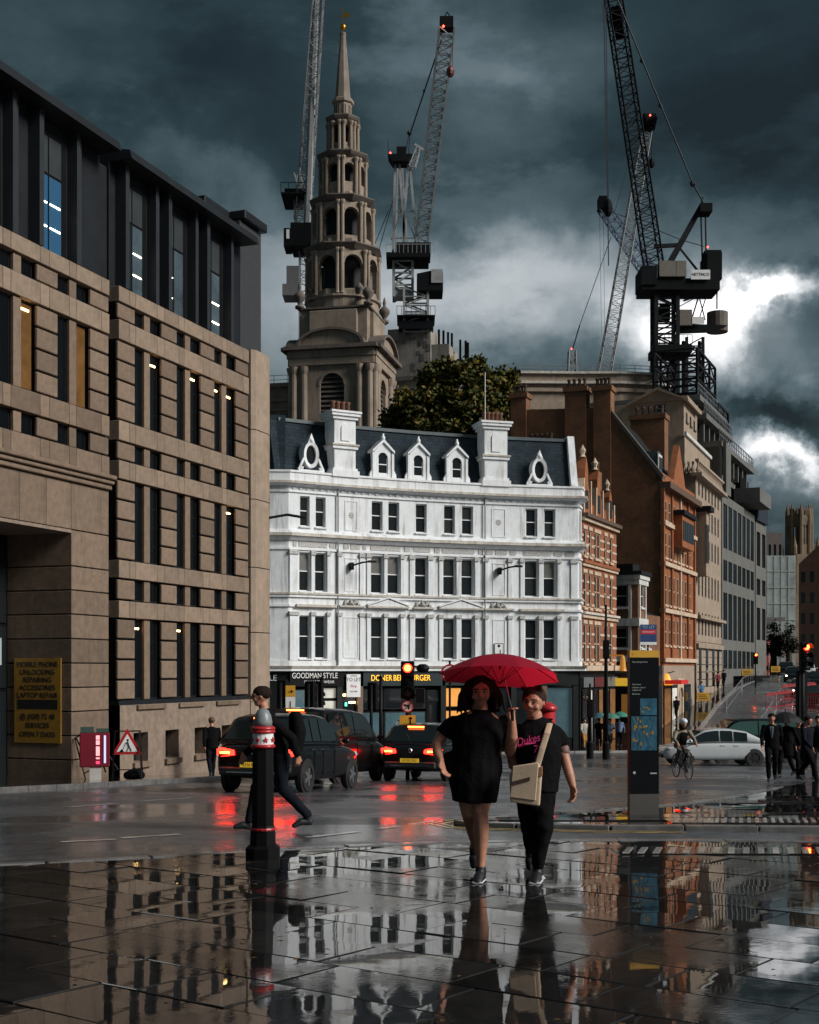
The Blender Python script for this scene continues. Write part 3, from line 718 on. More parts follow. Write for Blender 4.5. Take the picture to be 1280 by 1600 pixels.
def course(za, zb, o, name, m, t0=0, t1=None, ends=True, back=.02):
    t1 = Tend if t1 is None else t1
    b = MB(); ts = [t0 + (t1 - t0) * i / max(1, round((t1 - t0) / .9)) for i in range(max(1, round((t1 - t0) / .9)) + 1)]
    if isinstance(o, tuple): prof = [(-back, za), (o[0], za), (o[1], zb), (-back, zb)]
    else: prof = [(-back, za), (o, za), (o, zb), (-back, zb)]
    rings = [[wf(t, q, z) for q, z in prof] for t in ts]
    if ends and t0 == 0:
        rings = [[lf(9, q, z) for q, z in prof]] + rings
    if ends and abs(t1 - Tend) < .01:
        rings = rings[:-1] + [[tuple((Vector(wf(Tend, q, z)) + Vector(rf(0, q, z)) - Vector(rf(0, 0, z)))) for q, z in prof]] + [[rf(1.2, q, z) for q, z in prof]]
    b.loft(rings); return b.build(name, m, white)
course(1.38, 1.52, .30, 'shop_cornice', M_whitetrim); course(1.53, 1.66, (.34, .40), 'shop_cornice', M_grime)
course(1.66, 1.95, .05, 'plinth_course', M_white)
course(4.84, 4.96, .10, 'string_course', M_whitetrim)
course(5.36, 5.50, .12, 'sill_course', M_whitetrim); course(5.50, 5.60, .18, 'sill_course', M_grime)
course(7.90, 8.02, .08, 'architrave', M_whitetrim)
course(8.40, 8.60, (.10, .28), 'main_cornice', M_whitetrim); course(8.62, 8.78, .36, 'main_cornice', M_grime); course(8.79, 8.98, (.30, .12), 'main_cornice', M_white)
course(10.98, 11.10, .08, 'frieze', M_whitetrim)
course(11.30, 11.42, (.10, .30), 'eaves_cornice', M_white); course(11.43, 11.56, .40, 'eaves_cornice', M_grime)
course(11.57, 12.02, .16, 'parapet', M_white, back=.35); course(12.03, 12.14, .22, 'parapet_coping', M_whitetrim, back=.4)
# small dentil marks under the eaves
d_ = MB(); d_.box(-.07, .07, 0, .06, 0, .09); dm = d_.data('dentil', M_whitetrim)
t = .3
while t < Tend - .2:
    x, y, h = arc_xy(t); o = put('dentil', dm, white, wf(t, .07, 11.14), h); t += .42
# frieze relief panels
M_relief = mat('weathered_relief', (.45, .44, .42), .85, var=.5, scale=16, bump=.8, bscale=14)
for a, b in ((458, 463), (467, 511), (515, 523), (537, 545), (548, 562), (567, 572), (579, 625), (632, 640), (647, 672), (679, 687), (691, 741), (748, 754), (760, 770), (774, 792), (797, 806), (818, 860), (866, 878), (884, 898)):
    course(8.08, 8.34, .035, 'relief_panel', M_relief, tpx(a), tpx(b), ends=False)
# pilasters framing the windows, with little capitals
def pil(pa, pb, za, zb, o=.07, cap=True, name='pilaster'):
    course(za, zb, o, name, M_white, tpx(pa), tpx(pb), ends=False)
    if cap:
        course(zb - .22, zb - .03, o + .07, 'capital', M_relief, tpx(pa - 1.2), tpx(pb + 1.2), ends=False)
for (za, zb) in ((1.95, 4.6), (5.6, 7.88)):
    for pa, pb in ((452, 465), (486, 491.5), (511, 515), (527, 533), (562, 568), (573, 578.5), (600, 605), (626, 631), (640, 647), (669, 676), (686, 691.5), (713, 719.5), (742, 747), (755, 762), (794, 800), (813, 818.5), (842, 848), (871, 876), (892, 902)):
        pil(pa, pb, za, zb, cap=True)
# blank panels with rosettes
for a, b, zlo, zhi in ((539, 559, 9.1, 10.75), (768, 790, 9.1, 10.75), (539, 558, 5.75, 7.6), (770, 790, 5.75, 7.6), (536, 560, 2.1, 4.35), (770, 790, 2.1, 4.35)):
    fr = empty('wall_panel', (0, 0, 0)); fr.parent = white; bpy.data.objects.remove(fr)
    t0, t1 = tpx(a), tpx(b)
    course(zlo, zlo + .05, .03, 'panel_moulding', M_whitetrim, t0, t1, ends=False); course(zhi - .05, zhi, .03, 'panel_moulding', M_whitetrim, t0, t1, ends=False)
    course(zlo + .05, zhi - .05, .03, 'panel_moulding', M_whitetrim, t0, t0 + .05, ends=False); course(zlo + .05, zhi - .05, .03, 'panel_moulding', M_whitetrim, t1 - .05, t1, ends=False)
    if zlo > 9:
        tm = (t0 + t1) / 2; x, y, h = arc_xy(tm); m = MB()
        for k in range(8): m.ball((.13 * math.cos(k * math.pi / 4), 0, .13 * math.sin(k * math.pi / 4)), .055, 6, 5, sy=.5)
        m.ball((0, 0, 0), .07, 8, 6, sy=.5); m.build('rosette', M_relief, white, loc=wf(tm, .0, 9.95), rz=h)
# triangular pediments and scroll cartouches over the first-floor windows
def ped(pa, pb, za=4.98, zb=5.36):
    ta, tb = tpx(pa), tpx(pb); tm = (ta + tb) / 2; x, y, h = arc_xy(tm); w = tb - ta
    m = MB(); m.prism([(-w / 2, 0), (w / 2, 0), (0, zb - za)], -.20, .05, lambda a, z, c: (a, c, z)); m.build('pediment', M_white, white, loc=wf(tm, 0, za), rz=h)
    m = MB(); m.box(-w / 2 - .05, w / 2 + .05, -.26, .05, -.10, -.004); m.build('hood_mould', M_grime, white, loc=wf(tm, 0, za), rz=h)
    m = MB(); m.prism([(-w / 2 - .05, .02), (0, zb - za + .06), (w / 2 + .05, .02), (w / 2 + .05, .10), (0, zb - za + .15), (-w / 2 - .05, .10)], -.26, .03, lambda a, z, c: (a, c, z)); m.build('pediment_mould', M_whitetrim, white, loc=wf(tm, 0, za), rz=h)
ped(574, 636); ped(686, 752)
def cart(px, wpx):
    t = tpx(px); x, y, h = arc_xy(t); w = tpx(px + wpx / 2) - tpx(px - wpx / 2)
    m = MB(); m.box(-w / 2, w / 2, -.22, .03, -.10, -.004); m.build('hood_mould', M_grime, white, loc=wf(t, 0, 4.98), rz=h)
    m = MB(); m.ball((0, -.06, .22), .2, 12, 8, sy=.5); m.tube([(.13 * math.cos(a * .5), -.18, .22 + .13 * math.sin(a * .5)) for a in range(13)], .03, 5)
    for s in (-1, 1):
        m.tube([(s * (.2 + .035 * a * math.cos(a * .9)), -.08, .12 + .03 * a * math.sin(a * .9)) for a in range(9)], [.07 - .005 * a for a in range(9)], 6)
        m.bar((s * .2, -.06, .3), (s * .5, -.06, .02), .1)
    m.build('cartouche', M_relief, white, loc=wf(t, 0, 4.98), rz=h, smooth=True)
cart(549, 40); cart(661, 32); cart(779, 46)
for pa, pb in ((461, 523), (811, 881)):
    ta, tb = tpx(pa), tpx(pb); t = (ta + tb) / 2; x, y, h = arc_xy(t); w = tb - ta
    m = MB(); m.box(-w / 2, w / 2, -.24, .03, -.10, .06); m.build('hood_mould', M_grime, white, loc=wf(t, 0, 4.92), rz=h, bevel=.02)
# mansard roof
def roof_ring(t):
    return [wf(t, -.25, 11.9), wf(t, -.55, 12.2), wf(t, -1.25, 15.0), wf(t, -1.6, 15.12), wf(t, -6, 15.2), wf(t, -6, 11.9)]
mb = MB(); rings = [roof_ring(-0.55)] + [roof_ring(Tend * i / 18) for i in range(19)]
mb.loft(rings); roof = mb.build('mansard_roof', M_slate, white)
mb = MB(); mb.loft([[wf(t, -1.15, 14.98), wf(t, -1.15, 15.16), wf(t, -1.75, 15.22), wf(t, -1.75, 15.04)] for t in [Tend * i / 18 for i in range(19)]]); mb.build('ridge_flashing', mat('lead_flashing', (.06, .08, .09), .5), roof)
# left return of the roof, with the little parapet there
mb = MB(); mb.loft([[lf(.2, -.3, 11.9), lf(.2, -1.1, 15.3), lf(.2, -7, 15.3), lf(.2, -7, 11.9)], [lf(9, -.3, 11.9), lf(9, -1.1, 15.3), lf(9, -7, 15.3), lf(9, -7, 11.9)]]); mb.build('side_roof', M_slate, white)
# white raking end wall at the right
mb = MB(); mb.prism([(-.05, 11.95), (-.35, 12.6), (-1.05, 15.3), (-1.6, 15.3), (-1.6, 11.95)], Tend - .35, Tend + .05, lambda o, z, t: wf(t, o, z)); mb.build('gable_end', M_white, white)
# chimneys
def chimney(px, w, ztop, pots, potm):
    t = tpx(px); x, y, h = arc_xy(t); zb = 12.0
    ch = MB(); ch.box(-w / 2, w / 2, -.1, 1.1, 0, ztop - zb - .45); c_ = ch.build('chimney_stack', M_white, white, loc=wf(t, 0, zb), rz=h, bevel=.02)
    for za, zc, o in ((0, .35, .16), (.35, .5, .08), (1.55, 1.72, .1), (1.72, 1.82, .16)):
        q = MB(); q.box(-w / 2 - o, w / 2 + o, -.1 - o, 1.1 + o, za + .003, zc); q.build('stack_moulding', M_whitetrim if zc < 1.8 else M_grime, c_)
    hz_ = ztop - zb
    for za, zc, o in ((hz_ - .45, hz_ - .28, .10), (hz_ - .275, hz_ - .12, .20), (hz_ - .115, hz_, .26)):
        q = MB(); q.box(-w / 2 - o, w / 2 + o, -.1 - o, 1.1 + o, za, zc); q.build('stack_cap', M_whitetrim, c_)
    q = MB(); q.prism([(-w * .18, 2.0)] + [(w * .18 * math.cos(a * math.pi / 8), hz_ - .95 + w * .18 * math.sin(a * math.pi / 8)) for a in range(8, -1, -1)][::1] + [(w * .18, 2.0)], -.16, -.1, lambda a, z, c: (a, c, z)); q.build('arched_panel', M_whitetrim, c_)
    for k in range(pots):
        q = MB(); q.lathe([(.13, 0), (.12, .5), (.16, .55), (.16, .62), (.10, .62)], 10, (-w / 2 + .2 + k * (w - .4) / (pots - 1), .5, hz_)); q.build('chimney_pot', potm, c_, smooth=True)
M_pot = mat('terracotta_pot', (.15, .065, .038), .8, var=.3)
chimney(538, 1.32, 15.62, 4, M_pot); chimney(774, 1.42, 15.75, 5, M_pot)
# dormers
def arch_dormer(px):
    t = tpx(px); x, y, h = arc_xy(t)
    out = [(-.52, 0), (-.52, 1.5), (0, 2.0), (.52, 1.5), (.52, 0)]
    d = MB()
    ho = [(-.3, .25), (-.3, 1.15)] + [(-.3 * math.cos(a * math.pi / 8), 1.15 + .3 * math.sin(a * math.pi / 8)) for a in range(1, 8)] + [(.3, 1.15), (.3, .25)]
    # front face as a ring between outline and opening
    op = [(-.52, 0.02), (-.52, .9), (-.52, 1.5), (-.4, 1.62), (-.27, 1.74), (-.12, 1.88), (0, 2.0), (.12, 1.88), (.27, 1.74), (.4, 1.62), (.52, 1.5), (.52, .9), (.52, .02)]
    hp = [(-.3, .25), (-.3, .7), (-.3, 1.15)] + [(-.3 * math.cos(a * math.pi / 8), 1.15 + .3 * math.sin(a * math.pi / 8)) for a in range(1, 8)] + [(.3, 1.15), (.3, .7), (.3, .25)]
    n = len(op); assert len(hp) == n
    for yy in (0,):
        for i in range(n):
            j = (i + 1) % n
            d.quad((op[i][0], 0, op[i][1]), (op[j][0], 0, op[j][1]), (hp[j][0], 0, hp[j][1]), (hp[i][0], 0, hp[i][1]))
            d.quad((hp[i][0], 0, hp[i][1]), (hp[j][0], 0, hp[j][1]), (hp[j][0], .2, hp[j][1]), (hp[i][0], .2, hp[i][1]))
            d.quad((op[i][0], 0, op[i][1]), (op[i][0], 1.4, op[i][1]), (op[j][0], 1.4, op[j][1]), (op[j][0], 0, op[j][1]))
    o = d.build('dormer', M_white, white, loc=wf(t, -.28, 12.16), rz=h)
    g = MB(); g.prism(hp, .10, .13, lambda a, z, c: (a, c, z)); g.build('pane', M_glass, o)
    g = MB(); g.box(-.3, .3, .06, .1, .76, .81); g.box(-.3, .3, .06, .1, .25, .31); g.box(-.3, -.25, .06, .1, .31, 1.15); g.box(.25, .3, .06, .1, .31, 1.15); g.build('sash_bar', M_whitetrim, o)
    g = MB(); g.prism([(-.68, 1.42), (0, 2.02), (.68, 1.42), (.68, 1.55), (0, 2.2), (-.68, 1.55)], -.12, 1.2, lambda a, z, c: (a, c, z)); g.build('dormer_gable', M_whitetrim, o)
    g = MB(); g.ball((0, .0, 2.24), .13, 8, 6, sz=1.2); g.bar((0, 0, 2.2), (0, 0, 2.5), .09); g.build('finial', M_whitetrim, o, smooth=True)
    for s in (-1, 1):
        g = MB(); g.box(min(s * .52, s * .66), max(s * .52, s * .66), -.05, .2, .02, 1.42); g.prism([(s * .66, 0), (s * .82, 0), (s * .80, .25), (s * .66, .5)], -.02, .16, lambda a, z, c: (a, c, z)); g.build('dormer_pilaster', M_white, o)
for px in (602, 657, 717): arch_dormer(px)
def oval_dormer(px):
    t = tpx(px); x, y, h = arc_xy(t); N_ = 24
    o_ = [(.46 * math.sin(a * 2 * math.pi / N_), .95 - .72 * math.cos(a * 2 * math.pi / N_)) for a in range(N_)]
    i_ = [(.30 * math.sin(a * 2 * math.pi / N_), .95 - .52 * math.cos(a * 2 * math.pi / N_)) for a in range(N_)]
    d = MB()
    for k in range(N_):
        j = (k + 1) % N_
        P = lambda p, y_: (p[0], y_, p[1])
        d.quad(P(o_[k], -.1), P(o_[j], -.1), P(i_[j], -.06), P(i_[k], -.06)); d.quad(P(i_[k], -.06), P(i_[j], -.06), P(i_[j], .15), P(i_[k], .15)); d.quad(P(o_[k], -.1), P(o_[k], .9), P(o_[j], .9), P(o_[j], -.1))
    o = d.build('oval_dormer', M_white, white, loc=wf(t, -.25, 12.16), rz=h, smooth=False)
    g = MB(); g.prism(i_, .08, .1, lambda a, z, c: (a, c, z)); g.build('pane', M_glass, o)
    g = MB(); g.box(-.78, .78, -.12, .3, -.02, .12)
    for s in (-1, 1):
        g.tube([(s * (.62 - .016 * a * math.cos(a * .8)), -.05, .26 + .016 * a * math.sin(a * .8)) for a in range(9)], .06, 6); g.bar((s * .75, -.04, .12), (s * .44, -.04, .75), .12)
    g.build('scroll_base', M_white, o)
    g = MB(); g.ball((0, -.05, 1.75), .14, 8, 6); g.prism([(-.2, 1.62), (.2, 1.62), (.0, 2.12)], -.1, .1, lambda a, z, c: (a, c, z)); g.build('finial', M_whitetrim, o)
oval_dormer(489); oval_dormer(845)
# down-pipes
for px in (527, 757):
    m = MB(); t = tpx(px); m.tube([wf(t, .12, 1.7), wf(t, .12, 11.3)], .045, 6); m.build('drainpipe', mat('grey_pipe', (.25, .26, .27), .6), white)
# bracket lamps on the second floor and the small plaque
for px in (549, 781):
    t = tpx(px); x, y, h = arc_xy(t); m = MB(); m.tube([(0, 0, 0), (.02, -.3, .05), (.3, -.7, .16), (.6, -1.0, .2)], .05, 6); m.box(-.16, .02, -.25, .02, -.22, .18); m.box(.5, .95, -1.15, -.95, .14, .26); m.build('bracket_lamp', M_black, white, loc=wf(t, .06, 7.15), rz=h)
t = tpx(779); x, y, h = arc_xy(t)
pq = MB(); pq.box(-.28, .28, -.04, 0, 0, .62); pq = pq.build('plaque', M_whitepaint, white, loc=wf(t, .04, 2.35), rz=h)
q = MB(); q.box(-.28, .28, -.05, -.041, .0, .03); q.box(-.28, .28, -.05, -.041, .59, .62); q.box(-.28, -.25, -.05, -.041, .03, .59); q.box(.25, .28, -.05, -.041, .03, .59); q.box(-.07, .07, -.05, -.041, .4, .54); q.build('plaque_border', M_black, pq)
# television aerial pole on the ridge
m = MB(); a = at(757, 690, 74.5); m.tube([(a.x - WX, 1.6, 15.0 - WZ), (a.x - WX, 1.6, 18.6 - WZ)], .035, 6); m.build('aerial_pole', M_steel, white)

# shop fronts of the ground floor
def sf(t0, t1, o0, o1, za, zb, name, m, parent=None):
    b = MB(); n = max(1, round((t1 - t0) / 1.2)); ts = [t0 + (t1 - t0) * i / n for i in range(n + 1)]
    b.loft([[wf(t, o0, za), wf(t, o1, za), wf(t, o1, zb), wf(t, o0, zb)] for t in ts]); return b.build(name, m, parent or white)
M_shopdark = mat('dark_shop_paint', (.010, .012, .013), .5, var=.2, spec=.3); M_shopblue = mat('slate_blue_fascia', (.022, .034, .038), .5, var=.15, spec=.3)
M_shopwarm = mat('warm_lit_shop', (.30, .14, .04), .4, var=.6, scale=1.2, emit=.28, ecol=(1, .40, .07)); M_shoppale = mat('pale_lit_shop', (.5, .5, .45), .5, var=.4, scale=1.0, emit=.10, ecol=(.8, .75, .62)); M_shopteal = mat('teal_shop_glass', (.05, .10, .12), .08, var=.4, scale=.8, emit=.02, ecol=(.35, .55, .6))
sf(0, Tend, -1.2, -1.0, -3.3, 1.38, 'shop_interior', M_shopdark)
runs = [(425, 560, M_black), (566, 690, M_shopblue), (694, 800, M_shopblue), (804, 903, M_shopdark)]
lx0 = max(0.0, tpx(451))
for a, b, m in runs: sf(max(0, tpx(a)), tpx(b), -.1, .16, .55, 1.36, 'fascia', m)
mb = MB(); mb.loft([[lf(s, q, z) for q, z in ((-.3, -3.3), (.02, -3.3), (.02, 1.36), (-.3, 1.36))] for s in (0, 9)]); mb.build('side_shop_front', M_shopdark, white)
for px in (453, 530, 562, 692, 757, 802, 850, 899):
    t = tpx(px); sf(t - .16, t + .16, -.2, .12, -3.1, .54, 'shop_pilaster', M_shopdark if px != 562 and px != 850 and px != 757 else mat('brown_pilaster', (.16, .10, .07), .6))
def pane(pa, pb, za, zb, m, name='shop_window'):
    o = sf(tpx(pa), tpx(pb), -.16, -.10, za, zb, name, M_shopdark)
    t0, t1 = tpx(pa), tpx(pb); sf(t0 + .06, t1 - .06, -.095, -.08, za + .06, zb - .06, 'pane', m, o)
    return o
pane(455, 490, -2.6, .4, M_shopteal); pane(490, 527, -2.6, -.2, M_shoppale); pane(490, 527, -.15, .5, M_shoppale)
pane(533, 560, -2.9, .4, M_glass, 'shop_door')
for a, b in ((566, 600), (602, 640), (642, 666)): pane(a, b, -2.4, -.9, M_shopteal); pane(a, b, -.75, .4, M_glass)
pane(668, 690, -3.0, .3, M_glass, 'shop_door')
for a, b in ((694, 722), (722, 755)): pane(a, b, -2.4, -.85, M_shopwarm); pane(a, b, -.7, .45, M_shopwarm)
pane(760, 800, -2.6, .4, M_glass); pane(804, 848, -2.6, .45, M_glass); pane(853, 897, -2.6, .45, M_shopteal)
m = MB(); t = tpx(545)
sf(tpx(540), tpx(543), -.07, -.05, -.55, -.35, 'exit_sign', mat('green_exit_sign', (.1, .8, .5), .5, var=0, emit=1.2, ecol=(.1, .9, .5)))
sf(tpx(546), tpx(556), -.07, -.05, -.40, -.30, 'strip_lamp', M_lamp_warm); sf(tpx(537), tpx(541), -.07, -.05, .0, .12, 'strip_lamp', M_lamp_warm)
M_txw = mat('white_letters', (.8, .8, .78), .5, var=0); M_txy = mat('amber_letters', (.9, .45, .03), .5, var=0, emit=.5, ecol=(1, .5, .04))
def arctext(s, px, z, size, m, sx=1):
    t = tpx(px); x, y, h = arc_xy(t); return text(s, size, m, white, wf(t, .20, z), (R(90), 0, h), sx=sx)
arctext('GOODMAN', 477, 1.12, .42, M_txw, .8); arctext('STYLE', 514, 1.12, .42, M_txw, .8); arctext('ITALIAN', 483, .78, .22, M_txw); arctext('MENSWEAR', 505, .78, .22, M_txw)
arctext('DONER', 594, .98, .46, M_txy, .82); arctext('BEEF', 622, .98, .46, M_txy, .82); arctext('BURGER', 653, .98, .46, M_txy, .82)
text('STYLE', .44, M_txw, white, lf(1.2, .05, 1.0), (R(90), 0, lh - R(30)))
# letting board hung on the fascia
tl = empty('letting_board', (0, 0, 0)); t = tpx(549); x, y, h = arc_xy(t)
tl.location = Vector(wf(t, .25, -.05)) + Vector((WX, WY, WZ)); tl.rotation_euler = (0, 0, h); tag(tl, 'white TO LET board fixed over the menswear shop front', 'sign')
m = MB(); m.box(-.42, .42, -.05, 0, 0, 1.25); m.build('panel', M_whitepaint, tl)
text('TO LET', .27, M_ink, tl, (0, -.055, .95)); text('OFFICE', .12, M_ink, tl, (0, -.055, 1.16)); text('Shop', .2, mat('magenta_letters', (.5, .02, .2), .5, var=0), tl, (0, -.055, .6)); text('020 7000', .12, M_ink, tl, (0, -.055, .3))
# ------------------------------------------------------------------ church with the tiered wedding-cake steeple
M_port = mat('portland_stone', (0.27, 0.215, 0.165), .8, var=.28, scale=.5, stain=.7, bump=.2, bscale=6, dirt=(.07, .055, .045))
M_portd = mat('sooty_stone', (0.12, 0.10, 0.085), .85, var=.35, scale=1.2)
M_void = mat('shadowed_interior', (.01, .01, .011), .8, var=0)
M_gold = mat('gilded_metal', (.75, .36, .05), .25, var=0, metal=1.0)
def arch_pts(w, h, hw, z0, zs, n=8):
    hp = [(-hw, z0), (-hw, (z0 + zs) / 2), (-hw, zs)] + [(-hw * math.cos(a * math.pi / n), zs + hw * math.sin(a * math.pi / n)) for a in range(1, n)] + [(hw, zs), (hw, (z0 + zs) / 2), (hw, z0)]
    op = [(-w / 2, 0), (-w / 2, zs * .6), (-w / 2, h * .85)] + [(-w / 2 + w * a / n, h) for a in range(1, n)] + [(w / 2, h * .85), (w / 2, zs * .6), (w / 2, 0)]
    op[3] = (-w / 2, h); op[3 + n - 2] = (w / 2, h)
    return op, hp
def arch_panel(w, h, hw, z0, zs, depth):
    op, hp = arch_pts(w, h, hw, z0, zs); d = MB(); n = len(op)
    for i in range(n):
        j = (i + 1) % n
        d.quad((op[i][0], 0, op[i][1]), (op[j][0], 0, op[j][1]), (hp[j][0], 0, hp[j][1]), (hp[i][0], 0, hp[i][1]))
        d.quad((hp[i][0], 0, hp[i][1]), (hp[j][0], 0, hp[j][1]), (hp[j][0], depth, hp[j][1]), (hp[i][0], depth, hp[i][1]))
    # raised archivolt
    k = [(a * 1.16, zs + (z - zs) * 1.16) for a, z in hp[2:-2]]
    q = hp[2:-2]
    for i in range(len(q) - 1):
        d.loft([[(q[i][0], -.08, q[i][1]), (q[i + 1][0], -.08, q[i + 1][1]), (k[i + 1][0], -.08, k[i + 1][1]), (k[i][0], -.08, k[i][1])], [(q[i][0], .02, q[i][1]), (q[i + 1][0], .02, q[i + 1][1]), (k[i + 1][0], .02, k[i + 1][1]), (k[i][0], .02, k[i][1])]])
    return d
CD = 139.0
cb = at(536, 0, CD); CZ = G(CD)
ch = empty('church', (cb.x, CD, CZ), R(-12), 'pale stone church tower with tiered octagonal steeple rising behind the white building', 'church')
def cz(py): return zat(py, CD) - CZ
HW = 4.45
# square tower: four walls with louvred belfry arches
zt = cz(585)
for k in range(4):
    a = k * math.pi / 2; z0 = cz(690)
    d = arch_panel(2 * HW, zt - z0, 1.32, cz(664) - z0, cz(597) - 1.32 - z0, .5)
    rt = (math.sin(a) * HW, -math.cos(a) * HW, z0)
    w = d.build('tower_wall', M_port, ch, loc=rt, rz=a)
    for i in range(9):
        l = MB(); zz = cz(664) - z0 + .15 + i * .5; l.prism([(.25, zz), (.5, zz + .28), (.5, zz + .36), (.25, zz + .08)], -1.3, 1.3, lambda y, z, x: (x, y, z)); l.build('louvre', M_portd, w)
    for x in (-HW + .35, -HW + 1.45, HW - 1.45, HW - .35):
        p = MB(); p.lathe([(.42, 0), (.42, .4), (.36, .5), (.32, zt - z0 - .9), (.45, zt - z0 - .5), (.52, zt - z0 - .1)], 10, (x, -.12, 0)); c = p.build('column', M_port, w, smooth=False)
    e = MB(); e.box(-HW - .15, HW + .15, -.35, 0.3, zt - z0, cz(574) - z0); e.box(-HW - .25, HW + .25, -.45, .3, cz(573.6) - z0, cz(563) - z0); e.build('entablature', M_port, w)
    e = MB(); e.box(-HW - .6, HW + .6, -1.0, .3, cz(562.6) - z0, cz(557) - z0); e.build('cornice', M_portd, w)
    # segmental pediment
    R_ = 3.4; n = 10; zz = cz(556.6) - z0; hgt = cz(534) - cz(556.6)
    arc = [(R_ * math.cos(math.pi * i / n), zz + hgt * math.sin(math.pi * i / n)) for i in range(n + 1)]
    e = MB(); e.prism(arc, -.55, 1.2, lambda x, z, y: (x, y, z)); e.build('pediment', M_port, w)
    arc2 = [(x * 1.09, zz + (z - zz) * 1.14 + .02) for x, z in arc]
    e = MB()
    for i in range(n): e.loft([[(arc[i][0], y, arc[i][1]), (arc[i + 1][0], y, arc[i + 1][1]), (arc2[i + 1][0], y, arc2[i + 1][1]), (arc2[i][0], y, arc2[i][1])] for y in (-.95, 1.2)])
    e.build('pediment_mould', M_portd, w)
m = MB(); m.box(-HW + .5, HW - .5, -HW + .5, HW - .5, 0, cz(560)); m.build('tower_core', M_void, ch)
m = MB(); m.box(-HW, HW, -HW, HW, 0, cz(690) - .01); m.build('tower_base', M_port, ch)
# block between tower and steeple
m = MB(); m.box(-3.65, 3.65, -3.65, 3.65, cz(559), cz(497)); m.box(-2.6, 2.6, -4.1, 4.1, cz(559), cz(500)); m.box(-4.1, 4.1, -2.6, 2.6, cz(559), cz(500.5)); m.build('attic_block', M_port, ch, bevel=.06)
m = MB(); m.box(-3.95, 3.95, -3.95, 3.95, cz(496.6), cz(494)); m.build('attic_cornice', M_portd, ch)
m = MB(); m.lathe([(3.9, cz(493.6)), (3.9, cz(480)), (4.15, cz(478)), (4.15, cz(475)), (3.8, cz(474))], 24); m.build('round_plinth', M_port, ch)
for sx in (-1, 1):
    for sy in (-1, 1):
        m = MB(); m.lathe([(.5, 0), (.5, .25), (.2, .4), (.25, .6), (.6, 1.1), (.62, 1.4), (.35, 1.7), (.15, 1.9), (.2, 2.2), (.12, 2.6), (.02, 2.9)], 12, (sx * 3.75, sy * 3.75, cz(494)))
        m.build('urn', M_portd, ch, smooth=True)
        m = MB(); m.lathe([(.4, 0), (.18, .3), (.5, .9), (.5, 1.1), (.2, 1.5), (.02, 1.7)], 10, (sx * 2.6, sy * 2.9, cz(480))); m.build('urn', M_portd, ch, smooth=True)
# four octagonal arcades, each smaller than the one below
def tier(r, ylo, yhi, aw, arch_lo, arch_hi, rc, cap=7):
    z0, z1 = cz(ylo), cz(yhi); side = 2 * r * math.tan(math.pi / 8)
    for k in range(8):
        a = (k + .5) * math.pi / 4 + R(10)
        d = arch_panel(side, z1 - z0, aw, cz(arch_lo) - z0, cz(arch_hi) - aw - z0, .55)
        w = d.build('arcade_face', M_port, ch, loc=(math.sin(a) * r, -math.cos(a) * r, z0), rz=a)
        for s in (-1, 1):
            p = MB(); p.lathe([(.26, 0), (.2, .2), (.17, z1 - z0 - .5), (.3, z1 - z0 - .2), (.3, z1 - z0 - .02)], 8, (s * (side / 2 - .22), -.1, 0)); p.build('column', M_port, w)
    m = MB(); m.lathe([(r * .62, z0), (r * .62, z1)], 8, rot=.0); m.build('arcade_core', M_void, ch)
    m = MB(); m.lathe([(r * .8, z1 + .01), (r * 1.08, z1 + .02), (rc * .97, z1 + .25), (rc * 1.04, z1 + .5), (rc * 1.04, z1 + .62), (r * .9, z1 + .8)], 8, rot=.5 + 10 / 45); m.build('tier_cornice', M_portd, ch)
    m = MB(); m.lathe([(r * 1.10, z0 - .02), (r * 1.10, z0 + .5), (r * 1.03, z0 + .62)], 8, rot=.5 + 10 / 45); m.build('tier_base', M_port, ch)
tier(3.62, 474, 405, .98, 468, 413, 4.3)
tier(3.02, 394, 329, .80, 381, 338, 3.65)
tier(2.28, 318, 257, .58, 295, 266, 2.85)
tier(1.48, 245, 197, .36, 230, 203, 1.9)
m = MB(); m.lathe([(1.0, cz(188)), (1.0, cz(165)), (1.2, cz(163)), (1.2, cz(158)), (.98, cz(156))], 8, rot=.5); m.build('lantern_drum', M_port, ch)
for k in range(8):
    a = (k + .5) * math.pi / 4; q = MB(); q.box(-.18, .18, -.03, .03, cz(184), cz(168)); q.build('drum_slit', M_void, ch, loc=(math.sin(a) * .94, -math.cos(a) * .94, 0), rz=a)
m = MB(); m.lathe([(.85, cz(156)), (.62, cz(110)), (.30, cz(56)), (.34, cz(55)), (.34, cz(52)), (.1, cz(50))], 8, rot=.5); m.build('obelisk', mat('steeple_stone', (.2, .165, .135), .85, var=.35, scale=.8, stain=.5), ch)
m = MB(); m.ball((0, 0, cz(42.5)), .36, 16, 10); m.build('gilt_ball', M_gold, ch, smooth=True)
m = MB(); m.bar((0, 0, cz(50)), (0, 0, cz(12)), .1); m.prism([(.1, cz(27)), (.75, cz(28)), (.75, cz(20)), (.1, cz(22))], -.03, .03, lambda x, z, y: (x, y, z)); m.prism([(-.1, cz(27)), (-.5, cz(26)), (-.1, cz(25))], -.03, .03, lambda x, z, y: (x, y, z)); m.prism([(-.1, cz(15)), (0, cz(8)), (.1, cz(15))], -.03, .03, lambda x, z, y: (x, y, z)); m.build('weather_vane', M_gold, ch)
